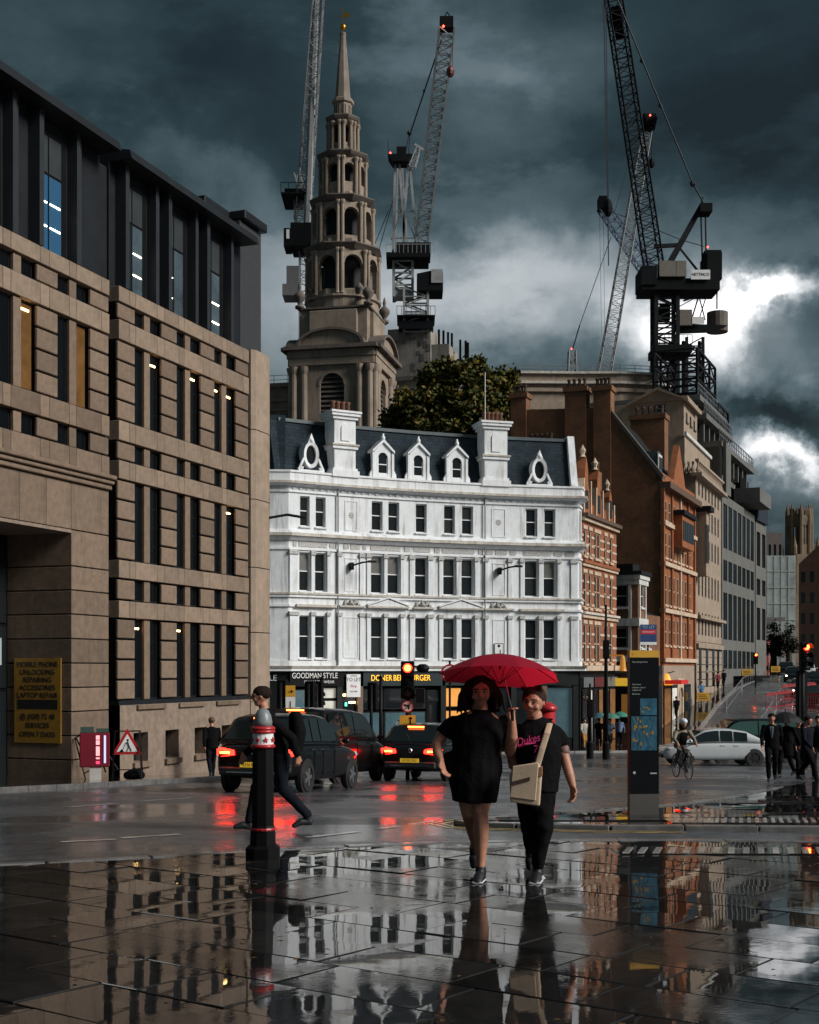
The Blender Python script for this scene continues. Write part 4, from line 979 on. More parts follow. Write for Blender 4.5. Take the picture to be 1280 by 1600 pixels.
# nave shoulder showing beyond the white building's left end
m = MB(); m.box(-16, -5, -1.5, 30, 0, cz(606)); m.build('nave_wall', M_port, ch)
for za, zb, o in ((600, 606, .5), (624, 628, .35), (640, 643, .3)):
    m = MB(); m.box(-16, -4.9, -1.5 - o, 0, cz(zb), cz(za)); m.build('nave_cornice', M_port, ch)
m = MB(); m.box(-7.2, -5.9, -1.6, -1.49, cz(668), cz(648)); m.build('nave_window', M_glass, ch)
m = MB()
for x in (-9, -7.5, -6.0, -5.0): m.bar((x, -1, cz(600)), (x, -1, cz(585)), .05)
m.bar((-9, -1, cz(585)), (-5, -1, cz(585)), .05); m.bar((-9, -1, cz(592)), (-5, -1, cz(592)), .05); m.build('roof_rail', M_steel, ch)

# ------------------------------------------------------------------ concrete core under construction, behind the trees
M_conc = mat('raw_concrete', (.28, .255, .225), .9, var=.35, scale=.35, stain=.8, bump=.3, bscale=3, dirt=(.06, .055, .05))
M_concd = mat('grey_concrete', (.12, .12, .115), .85, var=.25, scale=.5, stain=.4)
dc = 165; p = at(654, 0, dc)
core = empty('concrete_core', (p.x, dc, G(dc)), R(-14), 'raw concrete lift core under construction below the middle crane', 'building')
zz = lambda py: zat(py, dc) - G(dc)
m = MB(); m.box(-3.3, 2.3, -3, 3, 0, zz(522)); m.build('core_shaft', M_conc, core)
m = MB(); m.box(2.3, 4.6, -2.6, 3, 0, zz(548)); m.build('core_wing', M_conc, core)
m = MB(); m.box(-4.6, 6, -3.4, 3.2, 0, zz(598)); m.build('lower_block', M_conc, core); m = MB(); m.box(-5, 6.3, -3.8, 3.3, zz(604), zz(597.5)); m.build('ledge', M_concd, core)
for k, (x, y0, y1) in enumerate(((2.7, 551, 517), (3.3, 555, 519), (3.9, 559, 522), (4.4, 562, 524), (5.5, 575, 535), (6.2, 580, 537), (6.5, 582, 540))):
    b = MB(); b.box(x - .13, x + .13, -.1, .1, zz(y0 + 25), zz(y1)); b.build('steel_column', M_black, core)
rs = random.Random(2)
for k in range(26):
    b = MB(); x, z = rs.uniform(-3.1, 2.0), rs.uniform(zz(600), zz(525)); w, h = rs.choice(((.35, .5), (.5, .9), (.25, .3))); b.box(x, x + w, -3.04, -3.0, z, z + h); b.build('formwork_patch', M_concd, core)
# ------------------------------------------------------------------ tower cranes
M_craneW = mat('white_crane_steel', (.30, .31, .31), .5, var=.25, scale=.6)
M_craneD = mat('dark_crane_steel', (.012, .013, .015), .6, var=.25, spec=.15)
M_craneB = mat('black_machinery', (.006, .007, .008), .7, var=.3, spec=.1)
M_red_l = mat('red_warning_lamp', (1, .1, .05), .5, var=0, emit=4, ecol=(1, .05, .03))
M_rope = mat('steel_rope', (.02, .025, .03), .6, var=0)
def truss(m, A, B, w0, w1, n, chord=.16, lace=.09, side=None, tri=False):
    """lattice boom from A to B"""
    A, B = Vector(A), Vector(B); d = (B - A).normalized(); u = (side or Vector((0, 1, 0))); u = (u - d * u.dot(d)).normalized(); v = d.cross(u)
    def ring(t):
        c = A.lerp(B, t); w = (w0 + (w1 - w0) * t) / 2
        return [c + u * w * a + v * w * b for a, b in ((-1, -1), (1, -1), (1, 1), (-1, 1))]
    rr = [ring(i / n) for i in range(n + 1)]
    for k in range(4): m.bar(rr[0][k], rr[-1][k], chord)
    for i in range(n):
        for k in range(4):
            j = (k + 1) % 4
            m.bar(rr[i][k], rr[i][j], lace)
            if i % 2: m.bar(rr[i][k], rr[i + 1][j], lace)
            else: m.bar(rr[i][j], rr[i + 1][k], lace)
def W(px, py, d, o): return at(px, py, d) - Vector(o)
def lamp(c, r, parent): m = MB(); m.ball(c, r * .6, 8, 6); return m.build('warning_lamp', M_red_l, parent)

# crane behind the steeple's left side
d = 170; base = at(478, 690, d); o = (base.x, d, G(d))
k1 = empty('tower_crane', o, 0, 'white lattice crane standing just left of the church steeple', 'crane', 'tower cranes')
w_ = lambda px, py, dd=0: W(px, py, d + dd, o)
m = MB(); truss(m, w_(478, 800), w_(478, 395), 1.6, 1.6, 26, .17, .08); m.build('mast', M_craneW, k1)
m = MB(); truss(m, w_(470, 395, 2), w_(504, -90, -14), 2.0, 1.1, 30, .15, .07); m.build('jib', M_craneW, k1)
m = MB(); m.tube([w_(478, 395), w_(487, 180, -6), w_(497, -60, -12)], [.5, .45, .35], 6); m.build('jib_backstay', M_craneW, k1)
m = MB(); c = w_(466, 309); m.box(c.x - 2.0, c.x + 1.9, -3, 3, c.z - .55, c.z - .35); m.box(c.x - 1.6, c.x + 1.7, -2, 2, c.z - .34, c.z + .5)
for x in (-2, -1, 0, 1, 1.9): m.bar((c.x + x, -3, c.z - .4), (c.x + x, -3, c.z + .9), .07)
m.bar((c.x - 2, -3, c.z + .9), (c.x + 1.9, -3, c.z + .9), .07); m.build('platform', M_craneB, k1)
m = MB(); c = w_(470, 375); m.box(c.x - 1.1, c.x + 1.7, -3, 2, c.z - 1.7, c.z + 1.3); m.box(c.x - 1.95, c.x - 1.12, -3.2, 0, c.z - 1.9, c.z + .5); m.build('cab', M_craneB, k1)
m = MB(); c = w_(470, 375); m.box(c.x - 1.6, c.x - 1.2, -3.26, -3.2, c.z - .9, c.z + .3); m.build('cab_window', M_whitepaint, k1)
m = MB(); c = w_(457, 452); m.box(c.x - 1.1, c.x + 1.1, -2.5, 1, c.z - 1.5, c.z - .0); m.box(c.x - .6, c.x + 1.0, -2, 1, c.z, c.z + 2.5); m.build('counterweight', mat('grey_ballast', (.16, .16, .16), .7), k1)
m = MB(); truss(m, w_(486, 345), w_(464, 270), 1.0, .7, 6, .14, .08); truss(m, w_(470, 345), w_(470, 300), 1.6, 1.6, 4, .12, .07); m.build('back_frame', M_craneW, k1)

# middle crane on the concrete core
d = 163; base = at(648, 522, d); o = (base.x, d, base.z)
k2 = empty('tower_crane', o, 0, 'white luffing crane on the concrete core, right of the steeple', 'crane', 'tower cranes')
w_ = lambda px, py, dd=0: W(px, py, d + dd, o)
m = MB(); truss(m, w_(650, 523), w_(650, 455), 3.0, 3.0, 5, .3, .16); m.build('mast', M_craneW, k2)
m = MB(); c = w_(650, 500); m.box(c.x - 2.4, c.x + 2.4, -2.4, 2.4, c.z - .15, c.z)
for x in range(-4, 5): m.bar((c.x + x * .6, -2.4, c.z), (c.x + x * .6, -2.4, c.z + 1.1), .06)
m.bar((c.x - 2.4, -2.4, c.z + 1.1), (c.x + 2.4, -2.4, c.z + 1.1), .06); c = w_(650, 520); m.box(c.x - 2.2, c.x + 2.2, -2, 2, c.z, c.z + 1.0); m.build('climbing_collar', M_craneB, k2)
m = MB(); truss(m, w_(656, 402, 2), w_(699, 42, -12), 1.55, 1.75, 27, .17, .09); m.build('jib', M_craneW, k2)
m = MB(); c = w_(699, 36, -12); m.box(c.x - .9, c.x + .7, c.y - .7, c.y + .7, c.z - .8, c.z + .5); m.bar((c.x - .5, c.y, c.z + .5), (c.x, c.y, c.z + 1.3), .1); m.bar((c.x + .5, c.y, c.z + .5), (c.x, c.y, c.z + 1.3), .1); m.build('jib_head', M_craneB, k2)
lamp(w_(693, 41, -13), .22, k2)
m = MB()
for a, b in (((614, 398), (618, 250)), ((634, 398), (624, 250)), ((653, 398), (640, 250)), ((628, 398), (638, 255)), ((616, 330), (646, 330)), ((615, 372), (650, 372)), ((617, 290), (643, 290)), ((612, 375), (636, 300)), ((650, 375), (620, 300))):
    m.bar(w_(*a), w_(*b), .3 if a[1] == 398 else .14)
for a, b in (((614, 398), (618, 250)), ((634, 398), (624, 250))): m.bar(w_(a[0] + 4, a[1], 3), w_(b[0] + 4, b[1], 3), .22)
m.build('support_frame', M_craneW, k2)
m = MB(); c = w_(625, 246); m.prism([(-1.5, 0), (1.6, 0), (1.0, -.9), (-.9, -.9)], -1.2, 1.2, lambda x, z, y: (c.x + x, y, c.z + z)); m.box(c.x - .4, c.x + .8, -.5, .5, c.z, c.z + 1.2); m.bar((c.x - 1.5, 0, c.z), (c.x - 1.5, 0, c.z + 2.2), .06); m.build('apex_platform', M_craneB, k2)
lamp(w_(610, 239), .2, k2)
m = MB(); truss(m, w_(644, 262), w_(654, 232), .8, .5, 4, .12, .08); m.bar(w_(648, 226), w_(661, 234), .35); m.build('winch_arm', M_craneW, k2)
m = MB(); c = w_(631, 405); m.box(c.x - 2.2, c.x + 3.2, -2.5, 2.5, c.z - .5, c.z + .1); m.box(c.x - .9, c.x + 3.4, -2, 2, c.z + .1, c.z + 1.5); m.build('slewing_deck', M_craneB, k2)
m = MB(); c = w_(631, 405)
for x in range(-4, 8): m.bar((c.x + x * .55, -2.5, c.z), (c.x + x * .55, -2.5, c.z + 1.1), .05)
m.bar((c.x - 2.2, -2.5, c.z + 1.1), (c.x + 3.8, -2.5, c.z + 1.1), .06); m.build('deck_rail', M_craneW, k2)
m = MB(); truss(m, w_(630, 412), w_(630, 468), 2.4, 2.4, 3, .34, .2); c = w_(630, 462); m.box(c.x - 1.15, c.x + 1.15, -1.1, 1.1, c.z - .4, c.z + .8); m.build('lower_cage', M_craneW, k2)
m = MB(); c = w_(671, 446); m.prism([(-1.6, -1.2), (1.7, -1.2), (1.7, 1.0), (.3, 1.3), (-1.6, .9)], -2, 2, lambda x, z, y: (c.x + x, y, c.z + z)); m.build('counterweight', M_craneB, k2)
m = MB(); c = w_(676, 441); m.box(c.x - .2, c.x + 1.25, -2.15, -2.05, c.z - .7, c.z + 1.0); m.build('ballast_plate', M_craneW, k2)
m = MB(); m.bar(w_(638, 248), w_(641, 207), .12); m.bar(w_(632, 248), w_(640, 207), .12); m.bar(w_(640, 212), w_(690, 62, -11), .13); m.ball(w_(640, 208), .32, 8, 6); m.ball(w_(663, 142, -5), .2, 6, 5); m.bar(w_(607, 330, 1), w_(578, 400, 2), .07); m.bar(w_(618, 300, 1), w_(588, 405, 2), .07); m.build('pendant_rope', M_rope, k2)
m = MB(); m.bar(w_(708, 42, -12), w_(707, 105, -12), .06); m.ball(w_(704, 112, -12), .5, 8, 6, sz=1.4); m.build('hook_block', mat('dark_red_hook', (.12, .02, .02), .5), k2)

# big dark crane at the right, over the building site
d = 150; base = at(1039, 600, d); o = (base.x, d, base.z)
k3 = empty('tower_crane', o, 0, 'big dark crane with long raking jib above the right-hand building site', 'crane', 'tower cranes')
w_ = lambda px, py, dd=0: W(px, py, d + dd, o)
m = MB(); truss(m, w_(1039, 640), w_(1039, 455), 2.5, 2.5, 12, .42, .16); m.build('mast', M_craneD, k3)
m = MB(); c = w_(1060, 440); m.box(c.x - 4.6, c.x + 4.4, -2, 2, c.z - 1.5, c.z - .2); m.box(c.x - 4.7, c.x - 2.9, -2.2, 2, c.z - 1.0, c.z + 1.2); m.box(c.x + 3.0, c.x + 4.7, -1.8, 2, c.z - .2, c.z + 2.9); m.build('slewing_deck', M_craneB, k3)
m = MB(); c = w_(1046, 433); m.box(c.x - 1.6, c.x + .3, -2.3, -1, c.z - .6, c.z + 1.2); m.box(c.x + .35, c.x + 1.5, -2.3, -1, c.z - .6, c.z + 1.2); m.build('machine_house', mat('tan_cab', (.16, .14, .115), .6), k3)
m = MB(); c = w_(1088, 439); m.box(c.x - 1.1, c.x + 1.1, -2.3, -2.1, c.z - .5, c.z + .6); pl = m.build('name_plate', M_whitepaint, k3)
text('HETTINCO', .5, M_ink, pl, (c.x, -2.32, c.z + .05), sx=.8)
m = MB(); truss(m, w_(1022, 418), w_(950, -60, -14), 1.9, 1.5, 34, .17, .07); m.build('jib', M_craneD, k3)
m = MB(); c = w_(963, 35, -11); m.bar(w_(960, 10, -12), w_(970, 62, -10), 1.0, .1); m.build('jib_panel', M_craneB, k3)
m = MB(); m.bar(w_(1040, 420), w_(1098, 318), .55); m.bar(w_(1044, 420, 2), w_(1100, 318, 2), .4); m.bar(w_(1022, 385), w_(1060, 383), .4); m.bar(w_(1060, 385), w_(1092, 425), .2); m.bar(w_(1095, 322), w_(1098, 430), .16); m.bar(w_(1102, 322), w_(1104, 430), .16); m.build('strut_frame', M_craneD, k3)
m = MB(); c = w_(1101, 323); m.box(c.x - .7, c.x + .7, -1, 1, c.z - .9, c.z + .1); m.bar((c.x - .3, 0, c.z), (c.x - .3, 0, c.z + 1.1), .2); m.build('strut_head', M_craneB, k3)
m = MB(); m.bar(w_(1098, 315), w_(1083, 287, -2), .13); m.bar(w_(1083, 287, -2), w_(965, 0, -14), .13); m.ball(w_(1083, 287, -2), .4, 6, 5); m.ball(w_(1032, 165, -7), .25, 6, 5); m.ball(w_(1003, 95, -10), .25, 6, 5); m.bar(w_(942, -60, -15), w_(950, 330, -15), .1); m.bar(w_(946, -60, -15), w_(951, 330, -15), .08); m.bar(w_(950, 330, -15), w_(951, 415, -15), .1); m.build('ropes', M_rope, k3)
m = MB(); m.ball(w_(950, 325, -15), .5, 8, 6, sz=2.0); m.build('hook_block', M_craneB, k3)
lamp(w_(1106, 386), .18, k3)
m = MB(); c = w_(1115, 396); m.box(c.x - 1.2, c.x + .7, -1, 1, c.z - .5, c.z + .1); m.bar((c.x - .8, 0, c.z), (c.x - .8, 0, c.z - 2.2), .15); m.bar((c.x + .4, 0, c.z), (c.x + .4, 0, c.z - 6.5), .14); m.build('rear_platform', M_craneB, k3)
m = MB(); c = w_(1046, 548); m.box(c.x - 2.1, c.x + 2.2, -2.2, 2.2, c.z - .7, c.z + .2); m.build('mast_deck', M_craneB, k3)
m = MB()
for j in range(9): m.bar((c.x - 2.1 + j * .54, -2.2, c.z + .2), (c.x - 2.1 + j * .54, -2.2, c.z + 1.3), .06)
m.bar((c.x - 2.1, -2.2, c.z + 1.3), (c.x + 2.2, -2.2, c.z + 1.3), .07); m.build('deck_rail', M_craneB, k3)
# cage inside the mast
m = MB(); c = w_(1038, 490); m.box(c.x - .6, c.x + .6, -.6, .6, c.z - .9, c.z + .9); m.build('hoist_cage', M_craneB, k3)
# short crane below it with round counterweight
d = 158; base = at(1083, 620, d); o = (base.x, d, base.z)
k4 = empty('tower_crane', o, 0, 'smaller crane with barrel counterweight tucked under the big dark crane', 'crane', 'tower cranes')
w_ = lambda px, py, dd=0: W(px, py, d + dd, o)
m = MB(); truss(m, w_(1083, 640), w_(1083, 530), 2.0, 2.0, 8, .35, .14); m.build('mast', M_craneD, k4)
m = MB(); m.loft([[w_(1060, 522, -1.5), w_(1110, 520, -1.5), w_(1138, 508, -1.5), w_(1060, 505, -1.5)], [w_(1060, 522, 1.5), w_(1110, 520, 1.5), w_(1138, 508, 1.5), w_(1060, 505, 1.5)]]); m.build('counter_jib', M_craneB, k4)
m = MB(); c = w_(1121, 504); m.lathe([(1.3, -1.2), (1.3, 1.2)], 16, (c.x, 0, c.z)); m.build('barrel_counterweight', mat('rusty_ballast', (.12, .10, .085), .8, var=.3), k4, smooth=False)
m = MB(); c = w_(1066, 502); m.box(c.x - .8, c.x + .8, -2, -.5, c.z - 1, c.z + .9); m.build('machine_house', mat('tan_cab', (.16, .14, .115), .6), k4)
m = MB(); c = w_(1085, 508); m.box(c.x - .8, c.x + .8, -2, -1.9, c.z - .35, c.z + .5); m.build('name_plate', M_whitepaint, k4)
m = MB(); m.bar(w_(1080, 502), w_(1092, 462), .16); m.bar(w_(1092, 462), w_(1102, 500), .12); m.bar(w_(1092, 500), w_(1104, 462), .12); m.bar(w_(1068, 470), w_(1092, 462), .2); m.bar(w_(1092, 462), w_(1060, 480), .1); m.build('support_frame', M_craneD, k4)
# pale crane whose jib crosses behind the big one
d = 190; base = at(936, 576, d); o = (base.x, d, base.z)
k5 = empty('tower_crane', o, 0, 'pale lattice jib rising from behind the curved parapet, crossing the dark crane', 'crane', 'tower cranes')
w_ = lambda px, py, dd=0: W(px, py, d + dd, o)
m = MB(); truss(m, w_(938, 620), w_(1013, 190, -5), 1.9, 1.3, 38, .16, .07); m.build('jib', M_craneW, k5)
m = MB(); truss(m, w_(1013, 200, -5), w_(1016, 180, -6), 1.4, 1.6, 2, .3, .3); c = w_(1013, 190, -5); m.box(c.x - .7, c.x + .7, c.y - .7, c.y + .7, c.z - 1.2, c.z + .9); m.build('jib_head', M_craneB, k5)
lamp(w_(1016, 180, -7), .22, k5)
m = MB(); m.bar(w_(1019, 195, -5), w_(1018, 247, -5), .06); m.ball(w_(1018, 255, -5), .5, 8, 6, sz=1.5); m.build('hook_block', M_craneB, k5)
m = MB(); truss(m, w_(941, 322), w_(1012, 422), 1.5, 1.9, 9, .2, .1); m.build('strut', mat('blue_grey_steel', (.12, .16, .24), .5), k5)
m = MB(); c = w_(941, 320); m.box(c.x - .6, c.x + .6, -1, 1, c.z - .8, c.z + 1.0); m.build('strut_head', M_craneB, k5)
m = MB(); m.bar(w_(950, 328), w_(1065, 375), .1); m.bar(w_(1065, 375), w_(1100, 385), .1); m.bar(w_(895, 545), w_(906, 508), .18); m.bar(w_(906, 508), w_(955, 370), .1); m.bar(w_(937, 335), w_(940, 520), .04); m.bar(w_(943, 335), w_(945, 520), .04); m.bar(w_(961, 330), w_(1000, 190), .08); m.build('ropes', M_rope, k5)
m = MB(); truss(m, w_(894, 600), w_(894, 548), 1.3, 1.0, 4, .16, .1); m.bar(w_(888, 560), w_(903, 578), .2); m.build('lower_strut', M_craneW, k5)
lamp(w_(893, 545), .2, k5)
# ------------------------------------------------------------------ buildings along the far street (left side), then the street's end
M_rbrick = brick_mat('orange_red_brick', (.30, .082, .026), (.24, .062, .02), (.30, .20, .13), sx=3.4)
M_bbrick = brick_mat('brown_stock_brick', (.25, .105, .042), (.18, .075, .032), (.13, .10, .08), sx=3.4)
M_terra = mat('orange_terracotta', (.27, .088, .03), .75, var=.3, scale=1.5, stain=.5)
M_cream = mat('cream_stone_dressing', (.52, .40, .29), .75, var=.25, scale=2, stain=.5, dirt=(.12, .09, .06))
M_bank = mat('bank_limestone', (.31, .24, .18), .8, var=.22, scale=1.0, stain=.6, dirt=(.08, .065, .05))
M_modern = mat('grey_cladding', (.125, .125, .115), .7, var=.18, scale=.7, stain=.35)
M_wrapw = mat('scaffold_sheeting', (.28, .33, .32), .7, var=.45, scale=.35, stain=.4)
M_darkslate = mat('dark_lead_roof', (.012, .014, .016), .8, var=.3, spec=.2)
class Bld:
    """a street building: local x along its street face, y into the block, z up from its foot"""
    def __init__(s, name, label, p0, th, zb):
        s.r = empty(name, (p0[0], p0[1], zb), R(th), label, 'building'); s.zb = zb; s.p0 = p0; s.th = R(th)
        s.f = lambda x, o, z: (x, -o, z)                 # street face
        s.e = lambda y, o, z: (-o, -y, z)                # end wall facing the viewer; y counts negative leftwards
        s.wc = {}
    def z(s, py, d): return zat(py, d) - s.zb
    def wall(s, x0, x1, z0, z1, holes, m, end=False, depth=None, name='wall', mb=None):
        b = mb or MB(); depth = depth or (.25 if end else .10); wall_grid(b, x0, x1, z0, z1, holes, s.e if end else s.f, depth); return b.build(name, m, s.r)
    def win(s, a, b, za, zb, fm, end=False, sill=True, glass=None, bars=1, inset=None):
        inset = inset or (.14 if end else .02)
        w, h = b - a, zb - za; k = (round(w, 2), round(h, 2), fm.name, sill, bars)
        if k not in s.wc:
            f = MB(); t = .07
            f.box(-w / 2, -w / 2 + t, 0, .06, 0, h); f.box(w / 2 - t, w / 2, 0, .06, 0, h); f.box(-w / 2 + t, w / 2 - t, 0, .06, 0, t); f.box(-w / 2 + t, w / 2 - t, 0, .06, h - t, h)
            for i in range(bars): zz = h * (i + 1) / (bars + 1); f.box(-w / 2 + t, w / 2 - t, -.01, .06, zz - .03, zz + .03)
            g = MB(); g.box(-w / 2 + t, w / 2 - t, .03, .045, t, h - t)
            sl = MB(); sl.box(-w / 2 - .1, w / 2 + .1, -inset - .12, .0, -.14, -.004)
            s.wc[k] = (f.data('window', fm), g.data('pane', glass or M_glass), sl.data('sill', fm))
        d = s.wc[k]; mid = Vector((s.e if end else s.f)((a + b) / 2, -inset, za))
        o = put('window', d[0], s.r, mid, R(-90) if end else 0); put('pane', d[1], o)
        if sill: put('sill', d[2], o)
        return o
    def box(s, name, x0, x1, y0, y1, z0, z1, m, bevel=0): b = MB(); b.box(x0, x1, y0, y1, z0, z1); return b.build(name, m, s.r, bevel=bevel)
    def pots(s, x, y, z, n, dx=0, dy=.4, par=None):
        for k in range(n):
            b = MB(); b.lathe([(.13, 0), (.11, .5), (.15, .55), (.15, .65), (.09, .65)], 8, (x + dx * k, y + dy * k, z)); b.build('chimney_pot', mat('sooty_pot', (.06, .035, .025), .85), par or s.r)

M_warmdim = mat('dim_warm_shop', (.12, .06, .025), .3, var=.7, scale=1.5, emit=.05, ecol=(1, .42, .1))
# 1 red brick block with stone bands and three gablets
B = Bld('brick_building', 'orange brick shop building with pale stone bands next to the white corner building', (10.24, 76.2), 66, G(78))
L = 8.0; zz = lambda py: B.z(py, 79.5)
rows = [(zz(1036), zz(977)), (zz(952), zz(900)), (zz(874), zz(834))]
colx = [(.35, .95), (1.55, 2.05), (2.75, 3.3), (3.45, 4.0), (5.0, 5.5), (6.3, 6.9)]
holes = [(a, b, c, d) for c, d in rows for a, b in colx]
zc_ = zz(815)
B.wall(0, L, zz(1046), zc_, holes, M_rbrick)
for h in holes: B.win(*h, M_cream)
for c, d in rows:
    for k in range(6):
        z0 = c + (d - c) * (k + .3) / 6
        for a, b in zip([0] + [x[1] for x in colx], [x[0] for x in colx] + [L]):
            if b - a > .3 and k % 2 == 0: B.box('stone_band', a + .02, b - .02, -.03, .02, z0, z0 + .14, M_cream)
    for a, b in colx: B.box('window_head', a - .12, b + .12, -.07, .1, d + .003, d + .22, M_cream)
for za, zb, o, m in ((zz(1048), zz(1040), .35, M_cream), (zz(968), zz(963), .14, M_cream), (zz(962.5), zz(959), .26, M_grime), (zz(890), zz(886), .14, M_cream), (zz(885.6), zz(881), .22, M_terra), (zz(822), zz(817), .22, M_cream), (zz(816.5), zz(811), .4, mat('dark_cornice', (.10, .06, .04), .8))):
    B.box('cornice', -.02, L + .02, -o, .3, za, zb, m)
for gx, gw, gt in ((.9, 1.5, 718), (3.6, 1.5, 728), (6.4, 1.3, 752)):
    b = MB(); z0 = zc_; zt = B.z(gt, 78); b.prism([(gx - gw / 2, z0), (gx - gw / 2, z0 + (zt - z0) * .35), (gx - gw * .25, z0 + (zt - z0) * .55), (gx - gw * .22, z0 + (zt - z0) * .8), (gx, zt), (gx + gw * .22, z0 + (zt - z0) * .8), (gx + gw * .25, z0 + (zt - z0) * .55), (gx + gw / 2, z0 + (zt - z0) * .35), (gx + gw / 2, z0)], -.05, .5, lambda x, z, y: (x, y, z)); g = b.build('gablet', M_terra, B.r)
    q = MB(); q.box(gx - .28, gx + .28, -.09, -.05, z0 + .5, z0 + 1.6); q.build('window', M_glass, g)
    for s_ in (-1, 1): q = MB(); q.box(gx + s_ * gw / 2 - .09, gx + s_ * gw / 2 + .09, -.14, .3, z0, z0 + (zt - z0) * .62); q.build('gablet_pier', M_cream, g)
    q = MB(); q.lathe([(.2, 0), (.12, .15), (.22, .4), (.1, .6), (.02, .75)], 8, (gx, .2, zt)); q.build('finial', M_cream, g)
B.box('parapet', 0, L, .05, .35, zc_, zc_ + .9, M_terra)
b = MB(); b.prism([(.5, zc_), (3.2, zc_ + 3.0), (8, zc_ + 3.0), (8, zc_)], 0, L, lambda y, z, x: (x, y, z)); b.build('roof', M_darkslate, B.r)
c_ = B.box('chimney_stack', 6.7, 7.4, .8, 1.9, zc_, zc_ + 3.6, M_bbrick); B.pots(7.05, 1.0, zc_ + 3.6, 3, par=c_)
# shop front
B.box('shop_front', 0, L, .1, .4, -.6, zz(1048), M_shopdark)
for a, b, m in ((.1, 2.2, M_shoppale), (2.5, 4.6, mat('maroon_fascia', (.10, .015, .02), .5)), (4.9, 7.8, M_shoppale)): B.box('fascia', a, b, -.12, .1, zz(1073), zz(1058), m if m != M_shoppale else mat('grey_fascia', (.12, .13, .13), .5))
for a, b, m in ((.2, 1.3, M_glass), (1.5, 2.3, M_shoppale), (2.6, 3.6, M_glass), (3.8, 4.7, M_warmdim), (5.1, 6.2, M_glass), (6.4, 7.7, M_warmdim)):
    w = B.box('shop_window', a, b, .0, .09, zz(1160), zz(1076), M_shopdark); q = MB(); q.box(a + .06, b - .06, -.02, -.003, zz(1158), zz(1078)); q.build('pane', m, w)
# glowing bell sign and yellow sign on brackets
b = MB(); c = Vector((6.2, -.9, zz(1036))); b.lathe([(.27, -.5), (.22, -.35), (.18, .0), (.14, .35), (.05, .5)], 12, c); b.bar((6.2, -.9, c.z + .5), (6.2, .1, c.z + .5), .08); b.build('bell_sign', mat('glowing_amber', (.45, .2, .03), .5, var=0, emit=.08, ecol=(1, .40, .03)), B.r)
b = MB(); b.box(7.3, 7.36, -1.2, -.05, zz(1073), zz(1060)); b.build('hanging_sign', mat('lit_yellow_sign', (.9, .55, .05), .5, var=.3, scale=6, emit=.15, ecol=(1, .6, .05)), B.r)

# 2 low building beyond the lane mouth, white bay and brick
B = Bld('brick_building', 'low brick house with white window bay in front of the tall brick gable', (15.35, 86.0), 66, G(86))
zz = lambda py: B.z(py, 86)
M_wst = mat('painted_white_stone', (.55, .55, .52), .7, var=.2, stain=.5)
eh = [(-1.6, -.75, zz(948), zz(913)), (-1.6, -.75, zz(1012), zz(980))]
B.wall(-3.6, 0, 0, zz(893), eh, M_bbrick, end=True)
for h in eh: B.win(*h, M_wst, end=True)
fh = [(.6, 1.5, zz(948), zz(913)), (.6, 1.5, zz(1012), zz(980)), (2.6, 3.4, zz(1012), zz(980))]
B.wall(0, 2.4, 0, zz(893), [h for h in fh if h[0] < 2], M_bbrick); B.wall(2.4, 7, 0, zz(958), [fh[2]], M_bbrick)
for h in fh: B.win(*h, M_wst)
for za, zb, o in ((zz(913), zz(905), .12), (zz(904.6), zz(898), .2), (zz(978), zz(966), .12), (zz(1034), zz(1024), .2)):
    B.box('white_band', -o, 2.4 + o, -o, 3.6, za, zb, M_wst)
B.box('parapet', -.3, 2.7, -.3, 3.6, zz(897.6), zz(892), M_darkslate); B.box('roof_box', .2, 2.0, .4, 2.8, zz(892), zz(880), M_darkslate)
b = MB(); b.prism([(0, zz(958)), (3.6, zz(925)), (3.6, zz(958))], 2.4, 7, lambda y, z, x: (x, y, z)); b.build('lean_to_roof', M_darkslate, B.r)
for px_, y in ((.25, -.25), (1.9, -.25)): B.box('bay_post', px_ - .12, px_ + .12, -.1, .1, zz(1022), zz(914), M_wst)
for y in (.55, 1.75): B.box('bay_post', -.1, .02, y - .1, y + .1, zz(1022), zz(914), M_wst)
w = B.box('shop_front', -.12, 7, -.12, -.02, 0, zz(1040), M_shopdark)
q = MB(); q.box(-.14, -.125, .3, 3.2, zz(1130), zz(1062)); q.build('pane', M_glass, w); q = MB(); q.box(-.142, -.1405, .5, 1.1, zz(1120), zz(1085)); q.build('lit_poster', M_warmdim, w); q = MB(); q.box(-.15, -.125, .2, 2.6, zz(1052), zz(1040)); q.build('fascia', mat('grey_fascia', (.12, .13, .13), .5), w)

# 3 tall brown brick gable with terracotta street front
B = Bld('brick_building', 'tall brown brick building with bare gable wall and terracotta street front', (18.17, 92.0), 67, G(94))
zz = lambda py: B.z(py, 92); zb_ = B.zb
b = MB(); prof = [(0, 0), (0, 15.1 - zb_), (-3.66, 20.0 - zb_), (-3.7, 20.6 - zb_), (-11.6, 21.0 - zb_), (-11.6, 0)]
b.prism(prof, 0, .5, lambda y, z, x: (x, -y, z)); b.build('gable_wall', M_bbrick, B.r)
b = MB(); b.loft([[(-.12, 0, 15.1 - zb_), (-.12, 3.66, 20 - zb_), (-.12, 3.66, 20.3 - zb_), (-.12, -.1, 15.4 - zb_)], [(.7, 0, 15.1 - zb_), (.7, 3.66, 20 - zb_), (.7, 3.66, 20.3 - zb_), (.7, -.1, 15.4 - zb_)]]); b.build('coping', mat('gable_coping', (.09, .08, .07), .8), B.r)
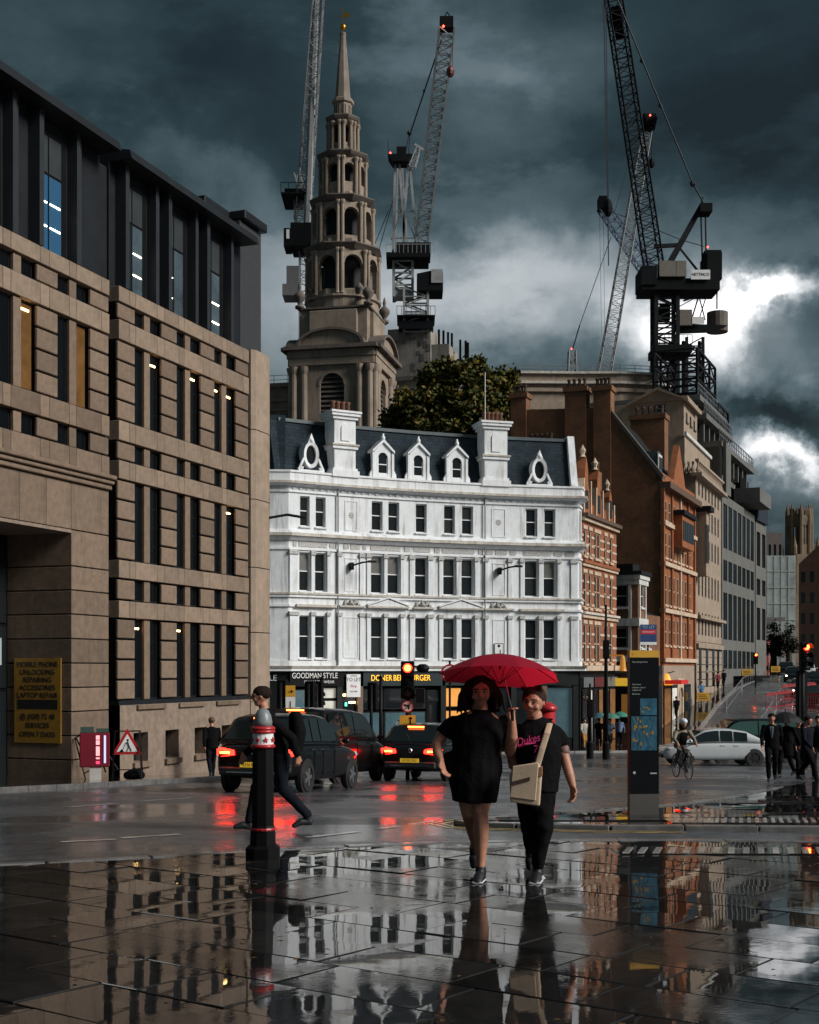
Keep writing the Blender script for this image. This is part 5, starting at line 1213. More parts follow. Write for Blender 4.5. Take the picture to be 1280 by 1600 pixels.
for y0, y1, zt in ((3.75, 5.05, 22.2), (5.6, 7.2, 22.3), (10.2, 11.4, 22.2)):
    c_ = B.box('chimney_stack', -.15, 1.0, y0, y1, 14, zt - zb_, M_bbrick)
    q = MB(); q.box(-.28, 1.12, y0 - .12, y1 + .12, zt - zb_ - .35, zt - zb_ - .003); q.build('stack_cap', M_bbrick, c_); B.pots(.3, y0 + .2, zt - zb_, 4, dy=(y1 - y0 - .4) / 3, par=c_)
q_ = B.box('low_chimney', -.9, .0, 8.0, 9.9, 12, 18.3 - zb_, mat('sooty_brick', (.03, .02, .016), .9)); B.pots(-.5, 8.15, 18.3 - zb_, 5, dy=.38, par=q_)
b = MB(); b.prism([(0, 15.1 - zb_), (3.66, 20 - zb_), (11, 20 - zb_), (11, 15 - zb_)], .5, 12.4, lambda y, z, x: (x, y, z)); b.build('roof', M_darkslate, B.r)
for x0 in (1.2,):
    dm = B.box('dormer', x0, x0 + 1.2, .6, 2.6, 15.4 - zb_, 17.4 - zb_, mat('blue_grey_lead', (.06, .08, .10), .6)); q = MB(); q.box(x0 - .05, x0 + 1.25, .52, .59, 15.5 - zb_, 17.2 - zb_); q.build('window_frame', M_wst, dm); q = MB(); q.box(x0 + .1, x0 + .55, .49, .515, 15.6 - zb_, 17.0 - zb_); q.box(x0 + .65, x0 + 1.1, .49, .515, 15.6 - zb_, 17.0 - zb_); q.build('pane', M_glass, dm)
c_ = B.box('chimney_stack', 8, 9.4, 1.5, 4.2, 17, 21.5 - zb_, M_bbrick); q = MB(); q.box(7.9, 9.5, 1.4, 4.3, 21.1 - zb_, 21.48 - zb_); q.build('stack_cap', M_bbrick, c_); B.pots(8.5, 1.8, 21.5 - zb_, 5, dy=.5, par=c_)
b = MB(); b.prism([(0, 15.0 - zb_), (12.4, 15.0 - zb_), (12.4, 15.6 - zb_), (8.5, 15.6 - zb_), (6.2, 18.6 - zb_), (3.9, 15.6 - zb_), (0, 15.6 - zb_)], -.02, .45, lambda x, z, y: (x, y, z)); b.build('street_gable', M_terra, B.r)
zrows = [(1010, 970), (950, 905), (880, 842), (825, 795)]
colx = [(.7, 1.6), (2.3, 2.9), (3.6, 4.6), (5.4, 6.0), (6.7, 7.7), (8.5, 9.1), (9.8, 10.9)]
holes = [(a, b, B.z(p, 98), B.z(q, 98)) for p, q in zrows for a, b in colx]
B.wall(0, 12.4, B.z(1040, 98), 15.0 - zb_, holes, M_terra)
for h in holes: B.win(*h, M_cream)
for p in (1035, 962, 893, 834): B.box('string_course', -.02, 12.4, -.25, .2, B.z(p, 98), B.z(p - 6, 98), M_cream)
B.box('eaves', -.02, 12.42, -.6, .2, 14.5 - zb_, 14.95 - zb_, mat('dark_cornice', (.10, .06, .04), .8))
for x in (.1, 3.1, 6.3, 9.4, 12.1): B.box('pilaster', x - .2, x + .2, -.15, .1, B.z(1034, 98), 14.5 - zb_, M_terra if x != 6.3 else M_cream)
B.box('bay_window', 3.3, 7.9, -.8, -.02, B.z(860, 98), B.z(812, 98), M_terra); B.box('bay_roof', 3.1, 8.1, -1.0, 0, B.z(811.6, 98), B.z(805, 98), M_darkslate)
for k in range(5): q = B.box('bay_light', 3.5 + k * .88, 4.2 + k * .88, -.84, -.805, B.z(850, 98), B.z(820, 98), M_glass)
B.box('shop_front', 0, 12.4, .0, .4, -.8, B.z(1040, 98), M_bank)
for a, b, m in ((.3, 2.6, M_warmdim), (3.0, 5.0, M_shoppale), (8.0, 10.5, M_glass)):
    w = B.box('shop_window', a, b, -.08, -.01, B.z(1135, 96), B.z(1070, 96), M_shopdark); q = MB(); q.box(a + .1, b - .1, -.1, -.085, B.z(1130, 96), B.z(1075, 96)); q.build('pane', m, w)
d_ = arch_panel(2.4, 3.6, .75, 0.0, 2.2, .4); d_.build('arched_doorway', M_cream, B.r, loc=(6.4, -.08, -.3))
B.box('door', 5.65, 7.15, .002, .02, -.3, 2.6, M_black)
b = MB(); b.box(.3, 3.0, -1.3, -.12, B.z(1068, 96), B.z(1062, 96)); b.build('awning', mat('red_lit_awning', (.3, .02, .02), .5, emit=.12, ecol=(1, .05, .03)), B.r)

# 4 limestone bank with balustrade, and the pedimented block rising behind it
B = Bld('stone_building', 'pale limestone bank building with balustrade beyond the terracotta front', (23.3, 104.2), 68, G(106))
zb_ = B.zb
zrow = [(1005, 960), (935, 900), (875, 845), (830, 800), (785, 765)]
colx = [(1.2 + 1.75 * k, 1.95 + 1.75 * k) for k in range(7)]
holes = [(a, b, B.z(p, 110), B.z(q, 110)) for p, q in zrow for a, b in colx]
zt = B.z(738, 104)
B.wall(0, 13.8, B.z(1010, 110) - 1, zt, holes, M_bank)
for h in holes: B.win(*h, mat('bronze_frame', (.08, .07, .06), .5), sill=False)
eh = [(-2.2, -1.1, B.z(775, 104), B.z(757, 104))]
B.wall(-9, 0, 0, zt, eh, M_bank, end=True); B.win(*eh[0], M_wst, end=True)
for za, zb, o in ((966, 961, .5), (744, 739, .6), (1012, 1005, .3)): B.box('cornice', -o, 13.8, -o, .3, B.z(za, 104), B.z(zb, 104), M_bank)
B.box('balustrade_rail', -.3, 13.8, -.3, 0, zt + .9, zt + 1.1, M_bank)
for k in range(24): b = MB(); b.lathe([(.12, 0), (.2, .25), (.08, .6), (.12, .9)], 6, (-.15, .2 + k * .35, zt)); b.build('baluster', M_bank, B.r)
for k in range(16): b = MB(); b.lathe([(.12, 0), (.2, .25), (.08, .6), (.12, .9)], 6, (.2 + k * .85, -.15, zt)); b.build('baluster', M_bank, B.r)
B.box('attic', .6, 13.8, 1.0, 9, zt, zt + 3.2, M_bank); B.box('attic_rail', .4, 13.8, .8, 1.0, zt + 3.21, zt + 3.5, M_wst)
for k in range(9):
    q = B.box('rusticated_course', -.05, 13.85, -.06, .1, k * .62, k * .62 + .56, M_bank)
for x in (1.2, 4.7, 8.2, 11.0): q = B.box('ground_window', x, x + 1.2, -.09, -.062, 1.2, 4.6, M_glass)
B.box('oriel', -.3, 1.0, -.9, -.02, B.z(900, 104), B.z(800, 104), M_bank); B.box('oriel_roof', -.6, 1.3, -1.3, -.02, B.z(799.5, 104), B.z(792, 104), M_darkslate); B.box('oriel_window', -.32, .9, -.92, -.905, B.z(880, 104), B.z(820, 104), M_glass)

B = Bld('stone_building', 'cream stone block with small pediment under the curved parapet', (24.0, 112.0), 68, G(112))
zz = lambda py: B.z(py, 112)
eh = [(-2.7, -1.6, zz(700), zz(662)), (-2.7, -1.6, zz(642), zz(628)), (-7.3, -6.4, zz(650), zz(632))]
B.wall(-9.4, 0, 0, zz(625), eh, M_bank, end=True)
for h in eh: B.win(*h, mat('bluish_frame', (.25, .33, .4), .5), end=True)
b = MB(); b.prism([(-4.6, zz(624.6)), (.2, zz(624.6)), (-2.2, zz(607))], -.35, 6, lambda y, z, x: (x, -y, z)); b.build('pediment', M_bank, B.r)
b = MB(); b.prism([(-4.9, zz(626)), (-2.2, zz(604)), (.5, zz(626)), (.5, zz(629)), (-2.2, zz(608)), (-4.9, zz(629))], -.7, 6, lambda y, z, x: (x, -y, z)); b.build('pediment_mould', M_bank, B.r)
fh = [(1 + 2 * k, 1.9 + 2 * k, zz(a), zz(b_)) for k in range(3) for a, b_ in ((690, 672), (655, 640))]
B.wall(0, 7, 0, zz(625), fh, M_bank)
for h in fh: B.win(*h, mat('bronze_frame', (.08, .07, .06), .5))
B.box('cornice', -.4, 7.3, -.4, .2, zz(648) + 1.6, zz(624.8), M_bank); B.box('roof', 0, 7, 0, 9.4, zz(624.5), zz(618), M_concd)

# 5 grey modern block with recessed balconies, being built up
B = Bld('office_building', 'grey modern office block with deep window slots and half-built terraces', (28.9, 118.4), 66, G(120))
zz = lambda py: B.z(py, 119); L = 19
holes = []
for p, q in ((1045, 1016), (1000, 928), (910, 878), (860, 792)):
    for k in range(7): holes.append((.7 + k * 2.6, 2.75 + k * 2.6, B.z(p, 122), B.z(q, 122)))
B.wall(0, L, B.z(1050, 122) - 2, zz(772), holes, M_modern, depth=.12)
for h in holes:
    w = B.box('window', h[0], h[1], .08, .12, h[2], h[3], M_glass)
    q = MB(); q.box((h[0] + h[1]) / 2 - .06, (h[0] + h[1]) / 2 + .06, .05, .078, h[2], h[3]); q.build('mullion', M_darkmetal, w)
B.wall(-9, 0, 0, zz(700), [], M_modern, end=True)
# upper terraces stepping back
lv = [(772, 730, 1.2), (728, 690, .2), (688, 645, 1.6), (643, 615, 2.2)]
for k, (p, q, o) in enumerate(lv):
    B.box('dark_storey', .3, L - 5 * (k > 1) - 1.5, o + 1.0, 9, zz(p), zz(q) - .5, M_blackvoid)
    B.box('slab_edge', -.05, L - 5 * (k > 1), o - .2, 9, zz(q) - .5, zz(q), M_concd)
    for j in range(9):
        if 2.6 * j + 2 < L - 5 * (k > 1): B.box('column', 1.2 + 2.6 * j, 1.6 + 2.6 * j, o + .3, o + .7, zz(p), zz(q) - .5, M_concd)
    b = MB()
    for j in range(20): b.bar((j * (L - 5 * (k > 1)) / 19, o, zz(q)), (j * (L - 5 * (k > 1)) / 19, o, zz(q) + 1.1), .07)
    b.bar((0, o, zz(q) + 1.1), (L - 5 * (k > 1), o, zz(q) + 1.1), .08); b.bar((0, o, zz(q) + .6), (L - 5 * (k > 1), o, zz(q) + .6), .05); b.build('guard_rail', M_steel, B.r)
B.wall(-8, -.2, zz(772), zz(690), [], M_modern, end=True, name='side_wall')
b = MB(); b.prism([(.5, zz(772)), (3.0, zz(772)), (3.0, zz(700)), (.5, zz(690))], -.3, .0, lambda x, z, y: (x, y, z)); b.build('flank_panel', M_modern, B.r)
B.box('hanging_deck', 12, 19.5, -1.6, 1, zz(762), zz(738), M_concd); B.box('roof_plant', 13, 18, .5, 6, zz(735), zz(715), M_blackvoid)
# roof-top steel frames, open against the sky
def frame(x0, x1, y0, y1, z0, z1, nx, nz, name):
    b = MB()
    for y in (y0, y1):
        for i in range(nx + 1): x = x0 + (x1 - x0) * i / nx; b.bar((x, y, z0), (x, y, z1), .22)
        for j in range(nz + 1): z = z0 + (z1 - z0) * j / nz; b.bar((x0, y, z), (x1, y, z), .18)
        for i in range(nx):
            for j in range(nz):
                xa, xb = x0 + (x1 - x0) * i / nx, x0 + (x1 - x0) * (i + 1) / nx; za, zb = z0 + (z1 - z0) * j / nz, z0 + (z1 - z0) * (j + 1) / nz
                b.bar((xa, y, za), (xb, y, zb), .1) if (i + j) % 2 else b.bar((xb, y, za), (xa, y, zb), .1)
    for i in range(nx + 1):
        for j in range(nz + 1): x = x0 + (x1 - x0) * i / nx; z = z0 + (z1 - z0) * j / nz; b.bar((x, y0, z), (x, y1, z), .14)
    b.build(name, M_craneD, B.r)
frame(.5, 9.5, 2.4, 6.5, zz(612), zz(540), 3, 3, 'steel_frame'); frame(9.8, 15.5, 2.2, 5, zz(643), zz(598), 2, 2, 'steel_frame')
B.box('shop_front', 0, L, -.05, .3, -1.2, B.z(1052, 122) - 1.4, M_shopdark)
for x in (9, 12, 15): B.box('strip_lamp', x, x + 1.2, -.9, -.8, B.z(1047, 126) - 1.3, B.z(1047, 126) - 1.15, M_lamp_white)
B.box('canopy', 6, 18.5, -1.6, -.06, B.z(1045, 126) - 1.0, B.z(1045, 126) - .7, M_black)

B = Bld('office_building', 'low grey stone-clad block with dark blue roof box down the street', (36.8, 136.1), 64, G(137))
zz = lambda py: B.z(py, 138); hs = [(.6 + 3 * k, 2.6 + 3 * k, zz(a), zz(b_)) for k in range(2) for a, b_ in ((1000, 950), (930, 905), (885, 832))]
B.wall(0, 6, -1, zz(818), hs, M_modern, depth=.25)
for h in hs: B.box('window', h[0], h[1], .21, .25, h[2], h[3], M_glass)
B.wall(-6, 0, -1, zz(818), [], M_modern, end=True); B.box('roof', 0, 6, 0, 6, zz(818), zz(817), M_concd); B.box('roof_box', -.5, 5.5, -.3, 5, zz(816), zz(792), mat('navy_plant_box', (.012, .02, .032), .6))

# 6 curved stone parapet building behind
dd = 150; p = at(930, 0, dd)
cbld = empty('stone_building', (p.x, dd, G(dd)), 0, 'curved stone building with roof railing behind the brick chimneys', 'building')
zz = lambda py: zat(py, dd) - G(dd)
def curve(o):
    pts = [(-9.2, 0 - o), (-2, .3 - o), (3, .2 - o), (6.5, .9 - o)] + [(6.6 + (2.6 + o) * math.sin(a * R(15)), 3.6 - (2.7 + o) * math.cos(a * R(15))) for a in range(0, 7)] + [(9.2 + o, 12), (-9.2, 12)]
    return pts
for za, zb, o, m in ((1045, 640, 0, M_bank), (640, 628, .3, M_bank), (612, 606, .35, M_bank), (600, 596, .6, M_grime), (595.8, 585, .35, M_bank), (584.8, 581, .7, M_grime), (627.8, 612.2, .02, M_bank), (605.8, 600.2, .05, M_bank)):
    b = MB(); b.prism(curve(o), zz(za), zz(zb) - .02, lambda x, y, z: (x, y, z)); b.build('wall' if za == 1045 else 'cornice', m, cbld)
b = MB()
pts = curve(.2)[:-2]
for (x, y), (x2, y2) in zip(pts, pts[1:]):
    n = max(1, round(math.hypot(x2 - x, y2 - y) / 1.5))
    for k in range(n): xx, yy = x + (x2 - x) * k / n, y + (y2 - y) * k / n; b.bar((xx, yy, zz(581)), (xx, yy, zz(570)), .06)
    for h in (570, 575): b.bar((x, y, zz(h)), (x2, y2, zz(h)), .06)
b.build('roof_rail', M_steel, cbld)

# 7 the street's far end
def simple(name, label, px0, px1, ytop, d, m, rows=0, cols=0, th=0, depth=14, wm=None):
    a, b_ = xat(px0, d), xat(px1, d); r = empty(name, ((a + b_) / 2, d, G(d)), R(th), label, 'building'); w = (b_ - a); h = zat(ytop, d) - G(d)
    hs = [(-w / 2 + w * (i + .25) / cols, -w / 2 + w * (i + .75) / cols, h * (j + .3) / (rows + .2), h * (j + .82) / (rows + .2)) for i in range(cols) for j in range(rows)]
    q = MB(); wall_grid(q, -w / 2, w / 2, 0, h, hs, lambda x, o, z: (x, -o, z), .3); q.quad((-w / 2, 0, h), (w / 2, 0, h), (w / 2, depth, h), (-w / 2, depth, h)); q.quad((-w / 2, 0, 0), (-w / 2, 0, h), (-w / 2, depth, h), (-w / 2, depth, 0)); q.quad((w / 2, 0, 0), (w / 2, 0, h), (w / 2, depth, h), (w / 2, depth, 0)); q.build('wall', m, r)
    for x0, x1, z0, z1 in hs: q = MB(); q.box(x0, x1, .2, .25, z0, z1); q.build('window', wm or M_glass, r)
    return r, w, h
r, w, h = simple('building', 'building wrapped in pale translucent scaffold sheeting', 1188, 1243, 868, 190, M_wrapw)
for k in range(1, 7): q = MB(); q.box(-w / 2 - .05, w / 2 + .05, -.08, -.0, h * k / 7, h * k / 7 + .12); q.build('scaffold_tube', mat('scaffold_line', (.36, .4, .38), .6), r)
for k in range(1, 5): q = MB(); q.box(-w / 2 + w * k / 5, -w / 2 + w * k / 5 + .1, -.12, -.085, 0, h); q.build('scaffold_tube', mat('scaffold_line', (.36, .4, .38), .6), r)
q = MB(); q.box(-w / 2 - 1, w / 2 - 2, -1.6, -.5, h * .42, h * .42 + .5); q.build('gantry', M_modern, r)
simple('building', 'brown square block peeping over the wrapped scaffolding', 1191, 1223, 832, 230, mat('brown_block', (.12, .10, .085), .8, var=.3), 4, 4)
r, w, h = simple('building', 'dark red brick gabled building at the right edge up the street', 1250, 1330, 880, 165, mat('dark_red_brick', (.075, .038, .026), .85, var=.3, scale=1), 5, 6, th=-18)
q = MB(); q.prism([(-w / 2, h), (w / 2, h), (w * .2, h + 4), (-w * .1, h + 2.5)], 0, 12, lambda x, z, y: (x, y, z)); q.build('gable', mat('dark_red_brick', (.12, .055, .035), .85), r)
simple('building', 'distant pale office block behind the far church tower', 1264, 1340, 850, 330, mat('dull_green_block', (.12, .14, .13), .8), 5, 6)
simple('building', 'far dark terrace closing the view at the top of the street', 1120, 1262, 985, 340, mat('dark_terrace', (.06, .055, .05), .85, var=.3), 2, 14, depth=30)
# far church tower with open lantern
dd = 260; p = at(1249, 0, dd); tw = empty('church', (p.x, dd, G(dd)), R(14), 'distant gothic church tower with open pinnacled lantern up the street', 'church')
zz = lambda py: zat(py, dd) - G(dd)
M_goth = mat('golden_gothic_stone', (.16, .115, .07), .85, var=.3, scale=.4, stain=.5)
m = MB(); m.box(-2.9, 2.9, -2.9, 2.9, 0, zz(868)); m.build('tower', M_goth, tw)
for k in range(4):
    a = k * math.pi / 2; d_ = arch_panel(4.6, zz(868) - zz(930), 1.0, .6, 4.6, .5); d_.build('belfry_face', M_goth, tw, loc=(math.sin(a) * 2.95, -math.cos(a) * 2.95, zz(930)), rz=a)
    q = MB(); q.box(-1, 1, .1, .2, zz(926), zz(885)); q.build('belfry_louvre', M_void, tw, loc=(math.sin(a) * 2.99, -math.cos(a) * 2.99, 0), rz=a)
for sx in (-1, 1):
    for sy in (-1, 1): m = MB(); m.lathe([(.5, zz(868)), (.5, zz(856)), (.35, zz(852)), (.02, zz(838))], 8, (sx * 2.6, sy * 2.6, 0)); m.build('pinnacle', M_goth, tw)
for k in range(8):
    a = k * math.pi / 4 + R(22.5); x, y = 2.35 * math.sin(a), 2.35 * math.cos(a)
    m = MB(); m.lathe([(.48, zz(868)), (.45, zz(808)), (.4, zz(800)), (.02, zz(788))], 8, (x, y, 0)); m.build('lantern_pier', M_goth, tw)
m = MB(); m.lathe([(2.5, zz(868)), (2.5, zz(852))], 8, rot=.5); m.build('lantern_base', M_goth, tw)
m = MB(); m.lathe([(2.5, zz(822)), (2.6, zz(812)), (2.5, zz(805))], 8, rot=.5); m.build('lantern_crown', M_goth, tw)
m = MB()
for k in range(8):
    a = k * math.pi / 4; m.bar((2.2 * math.sin(a), 2.2 * math.cos(a), zz(852)), (2.2 * math.sin(a), 2.2 * math.cos(a), zz(822)), .22)
    for j in range(3): b0 = a + (j - 1) * .2; m.bar((2.4 * math.sin(b0), 2.4 * math.cos(b0), zz(806)), (2.4 * math.sin(b0), 2.4 * math.cos(b0), zz(796)), .16)
m.build('lantern_tracery', M_goth, tw)

# ------------------------------------------------------------------ big autumn tree behind the white roof, bare street trees far off
def leaf_mat(name, c1, c2, c3):
    m = mat(name, c1, .6, var=0, spec=.2); N, Lk = m.node_tree.nodes, m.node_tree.links
    g = N.new('ShaderNodeNewGeometry'); ra = N.new('ShaderNodeValToRGB'); Lk.new(g.outputs['Random Per Island'], ra.inputs[0])
    ra.color_ramp.elements[0].color = (*c1, 1); ra.color_ramp.elements[1].color = (*c3, 1); e = ra.color_ramp.elements.new(.6); e.color = (*c2, 1)
    Lk.new(ra.outputs[0], N['Principled BSDF'].inputs['Base Color']); return m
M_leaf = leaf_mat('autumn_leaves', (.022, .036, .009), (.07, .074, .016), (.19, .12, .02))
M_bark = mat('bark', (.05, .04, .03), .9, var=.3)
def tree(label, px, d, lobes, leaf, n, mleaf, seed):
    rs = random.Random(seed); p = at(px, 0, d); zb = G(d); t = empty('tree', (p.x, d, zb), 0, label, 'tree')
    tr = MB(); cen = [(xat(a, d) - p.x, dy, zat(b, d) - zb, rx * d / FPX, rz * d / FPX) for a, b, rx, rz, dy in lobes]
    top = max(c[2] for c in cen); tr.tube([(0, 0, 0), (.1, 0, top * .3), (-.1, 0, top * .6), (0, 0, top * .8)], [.55, .45, .35, .15], 8)
    for c in cen: tr.tube([(0, 0, top * .45), (c[0] * .5, c[1] * .5, (top * .5 + c[2]) / 2), (c[0], c[1], c[2])], [.28, .16, .05], 6)
    tr.build('trunk', M_bark, t)
    cr = MB(); tot = sum(c[3] * c[4] for c in cen)
    for c in cen:
        k = int(n * c[3] * c[4] / tot); clumps = []
        for _ in range(max(8, k // 45)):
            while True:
                u = Vector((rs.uniform(-1, 1), rs.uniform(-1, 1), rs.uniform(-1, 1)))
                if .35 < u.length < 1: break
            clumps.append(Vector((c[0] + u.x * c[3], c[1] + u.y * c[3], c[2] + u.z * c[4])))
        for _ in range(k):
            q = rs.choice(clumps) + Vector((rs.gauss(0, .32), rs.gauss(0, .32), rs.gauss(0, .26)))
            a = Vector((rs.gauss(0, 1), rs.gauss(0, 1), rs.gauss(0, .6))).normalized(); b = a.cross(Vector((rs.gauss(0, 1), rs.gauss(0, 1), rs.gauss(0, 1)))).normalized(); s_ = leaf * rs.uniform(.6, 1.3)
            cr.add([q - a * s_, q + b * s_ * .6, q + a * s_, q - b * s_ * .6], ((0, 1, 2, 3),))
    me = bpy.data.meshes.new('crown'); me.from_pydata(cr.v, [], cr.f); me.materials.append(mleaf); put('crown', me, t)
    return t
tree('dense dark green and rust tree behind the white building roof', 715, 112, [(715, 615, 62, 44, 0), (660, 645, 48, 36, -1), (770, 605, 36, 32, 1), (690, 585, 26, 20, 0), (630, 660, 34, 26, 0), (745, 655, 55, 36, -1), (790, 630, 20, 34, 1), (735, 582, 22, 18, 0), (715, 680, 90, 28, 0), (798, 590, 10, 18, 1)], .25, 36000, M_leaf, 4)
M_leafd = leaf_mat('dark_street_leaves', (.008, .012, .008), (.014, .02, .012), (.02, .024, .014))
for px, d, lab in ((1208, 178, 'dark street tree before the sheeted scaffolding, left one'), (1232, 185, 'dark street tree before the sheeted scaffolding, right one')):
    tree(lab, px, d, [(px, 1002, 11, 16, 0), (px - 9, 1014, 10, 12, 0), (px + 8, 1012, 9, 13, 0), (px + 2, 985, 6, 10, 0)], .16, 2200, M_leafd, px)
# ------------------------------------------------------------------ vehicles: local x forward, y left, z up
M_carblack = mat('black_car_paint', (.003, .0033, .004), .3, var=.1, coat=.6, spec=.2)
M_cardark = mat('charcoal_car_paint', (.006, .0065, .008), .3, var=.1, coat=.6, spec=.2)
M_carwhite = mat('silver_white_car_paint', (.50, .53, .54), .25, var=.06, coat=1.0)
M_carglass = mat('car_glass', (.008, .012, .012), .05, var=0, spec=.8)
M_carglassg = mat('greenish_car_glass', (.03, .07, .06), .05, var=0, spec=.8)
M_tyre = mat('tyre_rubber', (.012, .012, .012), .7, var=.1)
M_rim = mat('alloy_rim', (.35, .36, .37), .3, var=.1, metal=.8)
M_rimd = mat('dark_rim', (.04, .04, .042), .4, var=.1, metal=.5)
M_tail = mat('lit_brake_lamp', (1, .05, .02), .4, var=0, emit=9, ecol=(1, .007, .004))
M_tailhot = mat('brake_lamp_core', (1, .4, .1), .4, var=0, emit=5, ecol=(1, .16, .03))
M_taildim = mat('unlit_tail_lamp', (.25, .01, .01), .25, var=0, coat=1)
M_plateY = mat('yellow_number_plate', (.80, .48, .04), .4, var=.05, emit=.10, ecol=(1, .6, .05))
M_plastic = mat('black_bumper_plastic', (.015, .015, .016), .6, var=.15)
M_chrome = mat('chrome_trim', (.6, .6, .6), .15, var=0, metal=1)
def make_car(name, label, pos, head, L, W, H, belt, cabin, nose=.62, paint=None, lit=True, glass=None, rim=None, tail='wrap', rails=False, plate=None, rear_z=None, wr=.33, wheelx=(.30, .31), group=None, hood=None, cat='car'):
    """head: compass heading in degrees right of the view axis; cabin: list of (x fraction from tail, height) of the greenhouse"""
    paint = paint or M_carblack; glass = glass or M_carglass
    x0, y0 = pos; h = R(90 - head)
    # tilt with the road
    fx, fy = math.cos(h), math.sin(h); pit = -math.atan2(G(y0 + fy) - G(y0 - fy), 2)
    r = empty(name, (x0, y0, G(y0) + .012), 0, label, cat, group); r.rotation_euler = (Matrix.Rotation(h, 3, 'Z') @ Matrix.Rotation(pit, 3, 'Y')).to_euler()
    hw = W / 2; xt, xn = -L / 2, L / 2
    hb = hood or belt * .93
    # lower body stations: x, underside, shoulder height, width factor
    st = [(xt, .42, belt * .82, .80), (xt + .06, .32, belt * .93, .90), (xt + .28, .26, belt * .995, .965), (xt + L * .25, .22, belt, 1.0), (xt + L * .5, .22, belt, 1.0), (xt + L * .68, .22, belt * .985, 1.0), (xt + L * .80, .22, hb, .99), (xn - .45, .24, hb * .95, .955), (xn - .14, .28, hb * .84, .86), (xn, .36, hb * .70, .72)]
    rings = []
    for x, zl, zb, wf_ in st:
        w = hw * wf_; half = [(w * .90, zl), (w * .985, zl + .08), (w * 1.0, (zl + zb) * .5), (w * .985, zb - .10), (w * .93, zb - .02), (w * .80, zb + .012), (w * .4, zb + .03)]
        ring = [(x, -a, b) for a, b in half] + [(x, a, b) for a, b in half[::-1]]; rings.append(ring)
    b = MB(); b.loft(rings); body = b.build('body', paint, r, smooth=True)
    body.modifiers.new('round', 'SUBSURF').levels = 1; body.modifiers['round'].render_levels = 1
    # greenhouse
    cab = [(xt + f * L, z) for f, z in cabin]
    def side(x, f):  # point on the cabin's side at height fraction f of the local roof line
        zt = interp(cab, x); a = belt - .03; z = a + (zt - a) * f; yy = hw * (.925 - .17 * ((z - a) / (H - a))); return yy, z
    def interp(pts, x):
        for (a, za), (c, zc) in zip(pts, pts[1:]):
            if a <= x <= c: return za + (zc - za) * (x - a) / (c - a)
        return pts[-1][1] if x > pts[-1][0] else pts[0][1]
    rings = []
    xs = sorted(set([c[0] for c in cab] + [cab[0][0] + (cab[-1][0] - cab[0][0]) * k / 12 for k in range(13)]))
    for x in xs:
        pts = [side(x, f) for f in (0, .55, .9)]; zt = interp(cab, x); ye = pts[2][0]
        half = pts + [(ye * .88, pts[2][1] + (zt - pts[2][1]) * .75), (ye * .5, zt + .012)]
        rings.append([(x, -a, z) for a, z in half] + [(x, a, z) for a, z in half[::-1]])
    b = MB(); b.loft(rings); cb_ = b.build('cabin', paint, r, smooth=True)
    # side windows
    xa, xb = cab[1][0], cab[-2][0]
    splits = [xa + .10 * (xb - xa) - .18, xa + .34 * (xb - xa), xa + .66 * (xb - xa), xb + .45 * (cab[-1][0] - xb)]
    for s in (-1, 1):
        for k in range(3):
            u0, u1 = splits[k] + .03, splits[k + 1] - .03; m = MB(); pts = []
            n = 5
            for i in range(n + 1): x = u0 + (u1 - u0) * i / n; y_, z_ = side(x, .13); pts.append((x, s * (y_ + .02), z_))
            for i in range(n, -1, -1): x = u0 + (u1 - u0) * i / n; y_, z_ = side(x, .88); pts.append((x, s * (y_ + .02), z_))
            q = len(pts)
            for i in range(n): m.quad(pts[i], pts[i + 1], pts[q - 2 - i], pts[q - 1 - i])
            m.build('side_window', glass, r)
    # chrome line under the windows and door seams
    for s in (-1, 1):
        m = MB()
        for k in range(8):
            u0, u1 = splits[0] + (splits[3] - splits[0]) * k / 8, splits[0] + (splits[3] - splits[0]) * (k + 1) / 8; ya, za_ = side(u0, .07); yb_, zb2 = side(u1, .07); m.bar((u0, s * (ya + .016), za_), (u1, s * (yb_ + .016), zb2), .016)
        m.build('window_trim', M_chrome, r)
        for k in ((1, 2, 3) if paint != M_carwhite else ()):
            m = MB(); m.box(splits[k] - .004 - (.25 if k == 3 else 0), splits[k] + .004 - (.25 if k == 3 else 0), s * hw * .992 - .012, s * hw * .992 + .012, .36, belt - .12); m.build('door_seam', M_plastic if paint != M_carwhite else mat('grey_seam', (.16, .17, .17), .6), r)
    # rear and front screens
    def screen(pa, pb, nm):
        (xa_, za), (xb_, zb) = pa, pb; d = Vector((zb - za, 0, -(xb_ - xa_))).normalized() * (-1 if nm == 'rear_window' else -1)
        sgn = -1 if nm == 'rear_window' else 1
        nrm = Vector((sgn * abs(zb - za), 0, abs(xb_ - xa_))).normalized() * .02
        pts = []
        for t in (.10, .9):
            x, z = xa_ + (xb_ - xa_) * t, za + (zb - za) * t; y_ = hw * (.90 - .17 * ((z - belt) / (H - belt))) * .90
            pts.append([(x, -y_ + nrm.x * 0, z) , (x, y_, z)])
        q = [Vector(p) + nrm for p in (pts[0][0], pts[0][1], pts[1][1], pts[1][0])]
        m = MB(); m.quad(*q); m.build(nm, glass, r)
    screen(cab[0], cab[1], 'rear_window'); screen(cab[-1], cab[-2], 'windscreen')
